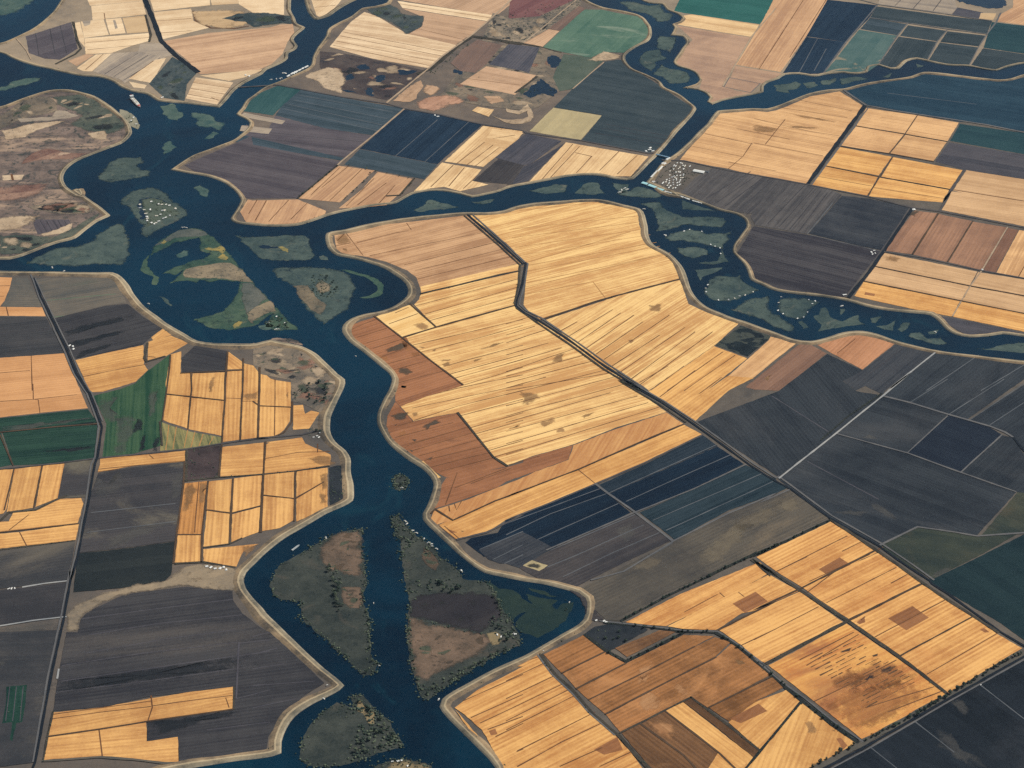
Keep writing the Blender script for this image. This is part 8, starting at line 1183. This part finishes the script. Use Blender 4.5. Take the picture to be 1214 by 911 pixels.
def inside(x, y, P):
    c = False; n = len(P)
    for i in range(n):
        x1, y1 = P[i]; x2, y2 = P[i-1]
        if (y1 > y) != (y2 > y) and x < (x2-x1)*(y-y1)/(y2-y1) + x1: c = not c
    return c
for k, Fd in enumerate(FIELDS):
    ld_ = Fd['k']; i = cnt.get(ld_, 0); cnt[ld_] = i + 1
    tract = ld_ in TRACT
    z = (.62 + .03 * i) if tract else (.40 + .03 * i)
    P = [tuple(p) for p in Fd['p']]; mt = Fd['m']
    if mt == 'pond' and Fd.get('sm'):
        q_ = centroid(P); P = [(q_[0] + (x-q_[0])*.86, q_[1] + (y-q_[1])*.86) for x, y in P]; P = ragged(ragged(catmull(P, True, 9.), 22., .03, k * 1.3), 10., .08, k)
    elif Fd.get('sm'): P = ragged(ragged(catmull(P, True, 18.), 9., .03, k * 1.3), 9., .01, k)
    c = centroid(P)
    nm = Fd.get('n')
    if not nm:
        if mt.startswith('green') or mt in ('olive_strip', 'teal_dark', 'dark_trees_g', 'magenta'): nm = 'crop_field'
        elif any(mt.startswith(x) or x in mt for x in ROUGH): nm = 'rough_ground'
        elif any(mt.startswith(x) for x in FALLOW): nm = 'fallow_field'
        else: nm = 'stubble_field'
    cat = Fd.get('c') or {'rough_ground': 'rough land'}.get(nm, 'field')
    soft = (Fd.get('sm') or not tract) and mt in SPEC and mt not in ('pond_reed',)
    if soft:
        if not Fd.get('sm'): P = ragged(resample(P + P[:1], 18.)[:-1], 5., .03, k)
        o = link(nm, faded_poly(nm, P, min(22., .14*math.sqrt(abs(area(P)))), 0., c), [faded(mt, .75 if mt == 'yellow' else .95)], loc=(c[0], c[1], z))
    else:
        o = link(nm, poly_mesh(nm, ragged(resample(P + P[:1], 22.)[:-1], 3.2, .035, k), 0., .0, c), [mt], loc=(c[0], c[1], z))
    o['row_angle'] = float(Fd['a']); o['shade'] = float(Fd.get('s', 1.0))
    tag(o, Fd['l'], cat, Fd.get('g') or TRACT.get(ld_), 'thing')
    def kid(name, me, mat, dz):
        ch = link(name, me, [mat], o); ch.location = (0, 0, dz); ch['row_angle'] = o['row_angle']; ch['shade'] = 1.0
        return ch
    cold = mt.startswith(('slate', 'purple', 'navy', 'teal', 'green', 'greytan'))
    warm = mt.startswith(('brown', 'gold', 'orange', 'burnt', 'tan'))
    for key, snm, smat, dz in (('p1', 'bare_patch', 'stain_olive' if mt.startswith('brick') else 'stain_sienna' if mt.startswith(('burnt', 'gold_hot')) else 'stain_brown', .008), ('p2', 'pale_drift', 'stain_tan' if warm else 'stain_drift' if mt.startswith('fallow') else 'stain_pale', .010), ('p3', 'dark_patch', 'stain_dark', .012)):
        for q, pp in enumerate(Fd.get(key, ())):
            if key == 'p1' and len(pp) == 4 and mt in ('gold_hot', 'pale', 'brick', 'gold_or', 'straw_green'): kid(snm, poly_mesh(snm, pp, 0., 0., c), 'greytan_far' if mt.startswith('pale') else 'plot_brown', dz)
            else: kid(snm, soft_patch(snm, pp, 0., c), smat, dz)
    lm = Fd.get('lm', 'drain')
    for q, ln in enumerate(Fd.get('ln', ())):
        kid('ditch' if lm.startswith('drain') else 'field_track', ribbon('line', ln, Fd.get('lw') or LINE_W[lm], 0., seed=q*.7+k, org=c), ('furrow_cold' if cold else 'furrow') if lm == 'drain' else 'pale_faint' if cold and lm == 'drain_soft' else lm, .016 + .001*(q % 5))
    for q, ln in enumerate(Fd.get('ds', ())):
        kid('burnt_dash', ribbon('dash', ln, rnd.uniform(3, 6.5), 0., step=14., var=.5, seed=q*.9, org=c), 'dash_dark', .022)
    spots = {'marsh_tan': (46, ('stain_sand', 'stain_dark', 'stain_rust', 'stain_reed')), 'marsh_brown': (40, ('stain_sand', 'stain_dark', 'stain_rust', 'stain_reed')), 'purple_marsh': (26, ('stain_dark', 'stain_sand', 'stain_rust')),
             'swamp_far': (9, ('stain_dark', 'stain_reed')), 'swamp_green': (16, ('stain_sand', 'stain_dark')), 'scrub_ground': (18, ('stain_dark', 'stain_sand')), 'meadow_brown': (8, ('stain_olive', 'stain_reed'))}.get(mt)
    if spots: mottle(o, P, c, Fd['a'], *spots, big=.38 if mt == 'meadow_brown' else .8, lift=soft)
    dens = {'scrub_ground': 2.2, 'swamp_far': .8, 'swamp_dark': 5., 'dark_scrub': 3.0, 'marsh_soil': 1.4, 'meadow_brown': 1.2, 'marsh_tan': .35, 'swamp_green': .3, 'marsh_brown': .3, 'purple_marsh': .25, 'marsh_dgreen': .8, 'dark_trees_g': 8.}.get(mt)
    if dens:
        xs = [p[0] for p in P]; ys = [p[1] for p in P]
        for _ in range(min(900, int(abs(area(P)) / 1e4 * dens))):
            x, y = rnd.uniform(min(xs), max(xs)), rnd.uniform(min(ys), max(ys))
            if inside(x, y, P) and mnoise.noise(Vector((x*.01, y*.01, 3.))) > -.15: SCRUB.append((x, y, z, rnd.uniform(1.8, 4.6)))

RN = {'track': 'dirt_road', 'track_dark': 'farm_road', 'track_grey': 'farm_road', 'track_white': 'gravel_road', 'hedge': 'ditch_bank', 'hedge_dark': 'ditch_bank',
      'drain': 'ditch', 'grass_verge': 'verge', 'levee_road': 'farm_road', 'canal_dark': 'canal'}
for k, r in enumerate(ROADS):
    me = ribbon('road', r['p'], r['w'], r['z'] + .004 * (k % 7), step=40., var=.22, wob=1.5, seed=k*.37)
    tag(link(r.get('n') or RN[r['m']], me, [r['m']]), kind='structure')
    if r['m'].startswith('hedge'):
        P = resample(r['p'], 9.)
        for p in P:
            if rnd.random() < (.5 if r['m'] == 'hedge_dark' else .3): SCRUB.append((p[0] + rnd.gauss(0, r['w']*.28), p[1] + rnd.gauss(0, r['w']*.28), r['z'], rnd.uniform(1.6, 3.6)))

for T in THICKETS:
    P = T['p']; xs = [p[0] for p in P]; ys = [p[1] for p in P]
    for _ in range(int((max(xs)-min(xs)) * (max(ys)-min(ys)) / 1e4 * T['d'])):
        x, y = rnd.uniform(min(xs), max(xs)), rnd.uniform(min(ys), max(ys))
        if inside(x, y, P) and mnoise.noise(Vector((x*.016, y*.016, 8.))) > -.12: SCRUB.append((x, y, .4, rnd.uniform(*T['r'])))
# ------------------------------------------------------------------ plants
def clump(bm, c, r, sq, rr, mi, sub=1):
    res = bmesh.ops.create_icosphere(bm, subdivisions=sub, radius=1.0)
    for v in res['verts']:
        k = r * (1 + rr.uniform(-.28, .28)); v.co = Vector((c[0] + v.co.x*k, c[1] + v.co.y*k, c[2] + v.co.z*k*sq))
    for v in res['verts']:
        for f in v.link_faces: f.material_index = mi

def tree_mesh(seed, leafmat):
    rr = random.Random(seed); bm = bmesh.new()
    # unit height 1: tapered trunk, limbs, crown of uneven clumps and loose leaf sprays
    def limb(a, b, ra, rb):
        a, b = Vector(a), Vector(b); d = (b-a).normalized(); u = d.orthogonal().normalized(); v = d.cross(u); ra_, rb_ = [], []
        for i in range(5):
            t = i/5*math.tau; e = u*math.cos(t) + v*math.sin(t); ra_.append(bm.verts.new(a+e*ra)); rb_.append(bm.verts.new(b+e*rb))
        for i in range(5): bm.faces.new((ra_[i], ra_[(i+1) % 5], rb_[(i+1) % 5], rb_[i])).material_index = 0
    limb((0, 0, -.02), (.01, .01, .42), .035, .02)
    for i in range(4):
        a = i*1.6 + rr.random(); limb((.01, .01, .3 + .04*i), (.22*math.cos(a), .22*math.sin(a), .55 + .06*i), .016, .006)
    n = rr.randint(8, 11)
    for i in range(n):
        a = rr.uniform(0, math.tau); d = rr.uniform(.05, .3); z = rr.uniform(.38, .82)
        clump(bm, (d*math.cos(a), d*math.sin(a), z), rr.uniform(.11, .19), .85, rr, 1)
    for i in range(170):
        a = rr.uniform(0, math.tau); b = math.acos(rr.uniform(-.7, 1)); k = rr.uniform(.75, 1.08)
        c = Vector((.36*k*math.sin(b)*math.cos(a), .36*k*math.sin(b)*math.sin(a), .62 + .33*k*math.cos(b)))
        u = Vector((rr.gauss(0, 1), rr.gauss(0, 1), rr.gauss(0, .6))).normalized() * rr.uniform(.03, .06); v = u.orthogonal().normalized() * rr.uniform(.02, .045)
        bm.faces.new([bm.verts.new(c+u), bm.verts.new(c+v), bm.verts.new(c-u), bm.verts.new(c-v)]).material_index = 1
    me = bpy.data.meshes.new('tree'); bm.to_mesh(me); bm.free()
    me.materials.append(MAT['bark']); me.materials.append(MAT[leafmat])
    return me
TM = {mm: [tree_mesh(s + 40 * (mm == 'leaf'), mm) for s in range(6)] for mm in ('leaf', 'leaf_dark')}
for T in TREES:
    P = T['p']
    seg = [math.dist(a, b) for a, b in zip(P[:-1], P[1:])]; tot = sum(seg)
    dark = T['l'].split()[0] == 'dark' or 'dark' in T['l'].split()[:3]
    for i in range(T['n']):
        d = tot * (i + .5 + rnd.uniform(-.42, .42)) / T['n']
        if T['cl']: d += tot * .012 * math.sin(i * 1.9)
        d = min(max(d, 0), tot * .999); q = 0
        while d > seg[q]: d -= seg[q]; q += 1
        f = d / seg[q]; a, b = P[q], P[q+1]
        o = bpy.data.objects.new('tree', rnd.choice(TM['leaf_dark' if dark or rnd.random() < .45 else 'leaf'])); COL.objects.link(o)
        h = T['h'] * rnd.uniform(.65, 1.25)
        o.location = (a[0] + (b[0]-a[0])*f + rnd.gauss(0, T['sp']*.6), a[1] + (b[1]-a[1])*f + rnd.gauss(0, T['sp']*.6), .3)
        o.scale = (h * rnd.uniform(.95, 1.3), h * rnd.uniform(.95, 1.3), h); o.rotation_euler = (0, 0, rnd.uniform(0, 6.28))
        tag(o, T['l'], 'tree', T['g'], 'thing')

rr = random.Random(3); proto = []
for s in range(6):
    bm = bmesh.new()
    for q in range(2): clump(bm, (rr.uniform(-.5, .5), rr.uniform(-.5, .5), .4), rr.uniform(.55, .9), .75, rr, 0)
    bm.verts.index_update(); proto.append(([tuple(v.co) for v in bm.verts], [tuple(v.index for v in f.verts) for f in bm.faces])); bm.free()
vs_, fs = [], []
for x, y, z, r in SCRUB:
    pv, pf = rr.choice(proto); a = rr.uniform(0, 6.28); ca, sa = math.cos(a)*r, math.sin(a)*r; b = len(vs_)
    vs_ += [(x + v[0]*ca - v[1]*sa, y + v[0]*sa + v[1]*ca, z + v[2]*r) for v in pv]; fs += [tuple(b+i for i in f) for f in pf]
me = bpy.data.meshes.new('scrub'); me.from_pydata(vs_, [], fs)
mi = []
for x, y, z, r in SCRUB: mi += [0 if rr.random() < .5 else 1] * 40
me.polygons.foreach_set('material_index', mi); me.update()
tag(link('scrub', me, ['leaf_dark', 'leaf']), 'low dark scrub along banks, ditches and marsh edges', 'scrub', None, 'stuff')

# ------------------------------------------------------------------ buildings, docks, boats
def box(bm, x0, x1, y0, y1, z0, z1, mi=0):
    v = [bm.verts.new((x, y, z)) for z in (z0, z1) for x, y in ((x0, y0), (x1, y0), (x1, y1), (x0, y1))]
    for f in ((3, 2, 1, 0), (4, 5, 6, 7), (0, 1, 5, 4), (1, 2, 6, 5), (2, 3, 7, 6), (3, 0, 4, 7)): bm.faces.new([v[i] for i in f]).material_index = mi
def to_mesh(bm, name):
    me = bpy.data.meshes.new(name); bmesh.ops.recalc_face_normals(bm, faces=bm.faces); bm.to_mesh(me); bm.free(); return me
def house(l, g, x, y, rot, size, roofmat, wallmat, z=.9, cat='house', nm='house'):
    Lx, Ly, h = size
    bm = bmesh.new(); box(bm, -Lx/2, Lx/2, -Ly/2, Ly/2, -3., h*.62)
    o = link(nm, to_mesh(bm, 'walls'), [wallmat], loc=(x, y, z)); o.rotation_euler = (0, 0, rot); tag(o, l, cat, g or None, 'thing')
    bm = bmesh.new(); e = .6; a, b = Lx/2 + e, Ly/2 + e; z0, z1 = h*.6, h
    v = [bm.verts.new(p) for p in ((-a, -b, z0), (a, -b, z0), (a, b, z0), (-a, b, z0), (-a, 0, z1), (a, 0, z1))]
    for f in ((0, 1, 5, 4), (2, 3, 4, 5), (0, 4, 3), (1, 2, 5), (3, 2, 1, 0)): bm.faces.new([v[i] for i in f])
    link('roof', to_mesh(bm, 'roof'), [roofmat], o)
    bm = bmesh.new(); box(bm, -.6, .6, -Ly/2 - .08, -Ly/2 - .01, 0, 2.1); link('door', to_mesh(bm, 'door'), ['dark'], o)
    return o
MARINA = math.atan2(1.0, .55)
for Hs in HOUSES:
    for i, (x, y) in enumerate(Hs['p']):
        if len(Hs['p']) > 20: x += rnd.gauss(0, 5); y += rnd.gauss(0, 8)
        s = [v * rnd.uniform(.55, .9) for v in Hs['s']]
        if Hs['a'] == 'along': rot = MARINA + rnd.gauss(0, .05)
        elif Hs['a'] == 'bank': rot = R(-38) + rnd.gauss(0, .06)
        else: rot = rnd.choice((0.2, 1.77, .9)) + rnd.gauss(0, .15)
        if Hs['c'] == 'dark': rm, wm = 'dark', 'roof_grey'
        else: rm, wm = rnd.choice((('white', 'cream'), ('white', 'white'), ('roof_grey', 'white'), ('cream', 'white')) if len(Hs['p']) > 8 else (('white', 'cream'),))
        kind = next((t for t in ('trailer', 'shed', 'barn', 'cabin', 'cottage', 'shack') if t in Hs['l']), 'house')
        if 'packing shed' in Hs['l'] or 'end of the large' in Hs['l']: rot = R(-24)
        nm = {'trailer': 'trailer_home', 'house': 'house'}.get(kind, kind)
        if 'container' in Hs['l']: nm, kind = 'container', 'container'
        house(Hs['l'], Hs['g'], x, y, rot, s, rm, wm, 1.2, {'trailer': 'trailer home'}.get(kind, kind), nm)
def oriented(p):
    (x0, y0), (x1, y1) = p; return (x0+x1)/2, (y0+y1)/2, math.atan2(y1-y0, x1-x0), math.dist(p[0], p[1])
for D in DOCKS:
    x, y, a, L = oriented(D['p']); wd = D['w']
    o = bpy.data.objects.new('boat_dock', None); COL.objects.link(o); o.location = (x, y, 0); o.rotation_euler = (0, 0, a); tag(o, D['l'], 'dock', D['g'], 'thing')
    bm = bmesh.new(); box(bm, -L/2, L/2, -wd/2, wd/2, .2, .8); link('deck', to_mesh(bm, 'deck'), ['roof_grey'], o)
    bm = bmesh.new()
    for sx in (-1, 1):
        for sy in (-1, 1): box(bm, sx*(L/2-1)-.3, sx*(L/2-1)+.3, sy*(wd/2-1)-.3, sy*(wd/2-1)+.3, -1.5, 4.6)
    link('post', to_mesh(bm, 'post'), ['dark'], o)
    bm = bmesh.new(); b = wd/2; v = [bm.verts.new(p) for p in ((-L/2, -b, 4.5), (L/2, -b, 4.5), (L/2, b, 4.5), (-L/2, b, 4.5), (-L/2, 0, 6.), (L/2, 0, 6.))]
    for f in ((0, 1, 5, 4), (2, 3, 4, 5), (0, 4, 3), (1, 2, 5), (3, 2, 1, 0)): bm.faces.new([v[i] for i in f])
    link('roof', to_mesh(bm, 'roof'), ['roof_teal' if D['c'] == 'teal' else 'white'], o)
def hull_mesh(L, B, h, draft=1.0, split=None):
    bm = bmesh.new(); st = [(-.5, .8), (-.46, 1), (.2, 1), (.38, .72), (.47, .3), (.5, .04)]; rows = []
    for x, k in st:
        rows.append([bm.verts.new((x*L, sy*B/2*k*kk, z)) for z, kk in ((-draft, .8), (h*.35, .96), (h, 1.)) for sy in (-1, 1)])
    for a, b in zip(rows[:-1], rows[1:]):
        for i in (0, 2):
            f = bm.faces.new((a[i], b[i], b[i+2], a[i+2])); f.material_index = 1 if i == 0 else 0
            f = bm.faces.new((a[i+1], a[i+3], b[i+3], b[i+1])); f.material_index = 1 if i == 0 else 0
        bm.faces.new((a[4], b[4], b[5], a[5])).material_index = 2
    a = rows[0]; bm.faces.new((a[0], a[2], a[3], a[1])).material_index = 1; bm.faces.new((a[2], a[4], a[5], a[3])).material_index = 0
    return to_mesh(bm, 'hull')
for B in BOATS:
    for x, y in B['p']:
        L = B['L'] * rnd.uniform(.85, 1.2); a = rnd.uniform(0, 6.28)
        o = link('boat', hull_mesh(L, L*.36, 1.6), ['white', 'hull_grey', 'cream'], loc=(x, y, 0)); o.rotation_euler = (0, 0, a); tag(o, B['l'], 'boat', B['g'] or None, 'thing')
        bm = bmesh.new(); box(bm, -L*.3, L*.16, -L*.13, L*.13, 1.6, 3.6); box(bm, -L*.22, L*.06, -L*.1, L*.1, 3.62, 4.5)
        link('cabin', to_mesh(bm, 'cabin'), ['white'], o)
for Mx in MISC:
    t = Mx['t']
    if t == 'van':
        x, y = Mx['p'][0]; trailer = 'trailer' in Mx['l']
        o = bpy.data.objects.new('parked_trailer' if trailer else 'parked_van', None); COL.objects.link(o); o.location = (x, y, 3.6 if not trailer else 1.2); o.rotation_euler = (0, 0, .7)
        tag(o, Mx['l'], 'trailer' if trailer else 'van', None, 'thing')
        bm = bmesh.new(); box(bm, -4, 2.2, -1.4, 1.4, .5, 3.2); box(bm, 2.2, 4, -1.35, 1.35, .5, 1.9); link('body', to_mesh(bm, 'body'), ['white'], o)
        bm = bmesh.new(); box(bm, 2.22, 2.5, -1.2, 1.2, 1.92, 2.9); link('windscreen', to_mesh(bm, 'windscreen'), ['dark'], o)
        for sx in (-2.6, 2.6):
            for sy in (-1.3, 1.3):
                bm = bmesh.new(); bmesh.ops.create_cone(bm, cap_ends=True, segments=12, radius1=.5, radius2=.5, depth=.4, matrix=Matrix.Translation((sx, sy, .5)) @ Matrix.Rotation(R(90), 4, 'X'))
                link('wheel', to_mesh(bm, 'wheel'), ['dark'], o)
        continue
    x, y, a, L = oriented(Mx['p'])
    if t == 'bridge':
        o = bpy.data.objects.new('bridge', None); COL.objects.link(o); o.location = (x, y, 0); o.rotation_euler = (0, 0, a); tag(o, Mx['l'], 'bridge', None, 'thing')
        wd = Mx['w']
        bm = bmesh.new(); box(bm, -L/2, L/2, -wd/2, wd/2, 6.2, 7.2); link('deck', to_mesh(bm, 'deck'), ['steel_blue'], o)
        for s in (-1, 1):
            bm = bmesh.new(); box(bm, -L/2, L/2, s*(wd/2-.3)-.2, s*(wd/2-.3)+.2, 7.2, 8.6); link('railing', to_mesh(bm, 'railing'), ['steel_blue'], o)
        for i in range(6):
            px = -L/2 + L*(i+.5)/6; bm = bmesh.new(); box(bm, px-1.2, px+1.2, -wd/2+.6, wd/2-.6, -2., 6.2); link('pier', to_mesh(bm, 'pier'), ['hull_grey'], o)
    elif t == 'ship':
        o = bpy.data.objects.new('cargo_ship', None); COL.objects.link(o); o.location = (x, y, 0); o.rotation_euler = (0, 0, a); tag(o, Mx['l'], 'ship', None, 'thing')
        Bm = L*.15
        link('hull', hull_mesh(L, Bm, 9., 2.), ['white', 'red', 'cream'], o)
        bm = bmesh.new(); box(bm, L*.33, L*.44, -Bm*.3, Bm*.3, 9.0, 9.8); link('forecastle', to_mesh(bm, 'forecastle'), ['red'], o)
        bm = bmesh.new(); box(bm, -L*.46, -L*.36, -Bm*.42, Bm*.42, 9., 22.); box(bm, -L*.45, -L*.38, -Bm*.5, Bm*.5, 22.02, 25.); link('deckhouse', to_mesh(bm, 'deckhouse'), ['white'], o)
        bm = bmesh.new(); box(bm, -L*.49, -L*.465, -Bm*.12, Bm*.12, 9., 27.); link('funnel', to_mesh(bm, 'funnel'), ['red'], o)
        for i in range(5):
            px = -L*.28 + i*L*.12; bm = bmesh.new(); box(bm, px-L*.045, px+L*.045, -Bm*.36, Bm*.36, 9., 11.); link('hatch_cover', to_mesh(bm, 'hatch'), ['cream' if i % 2 else 'white'], o)
        for i in range(4):
            px = -L*.22 + i*L*.12; bm = bmesh.new(); box(bm, px-.7, px+.7, -.7, .7, 9., 24.); box(bm, px-.4, px+L*.06, .75, 1.5, 20., 21.); link('crane', to_mesh(bm, 'crane'), ['cream'], o)
    elif t == 'barge':
        o = bpy.data.objects.new('barge', None); COL.objects.link(o); o.location = (x, y, 0); o.rotation_euler = (0, 0, a); tag(o, Mx['l'], 'barge', None, 'thing')
        link('hull', hull_mesh(L, 11., 2.2, 1.), ['hull_grey', 'dark', 'hull_grey'], o)
        bm = bmesh.new(); box(bm, -L*.42, L*.3, -3.6, 3.6, 2.2, 3.4); link('cargo_hold', to_mesh(bm, 'hold'), ['roof_grey'], o)
        bm = bmesh.new(); box(bm, -L*.48, -L*.43, -3., 3., 2.2, 6.); link('wheelhouse', to_mesh(bm, 'wheelhouse'), ['white'], o)
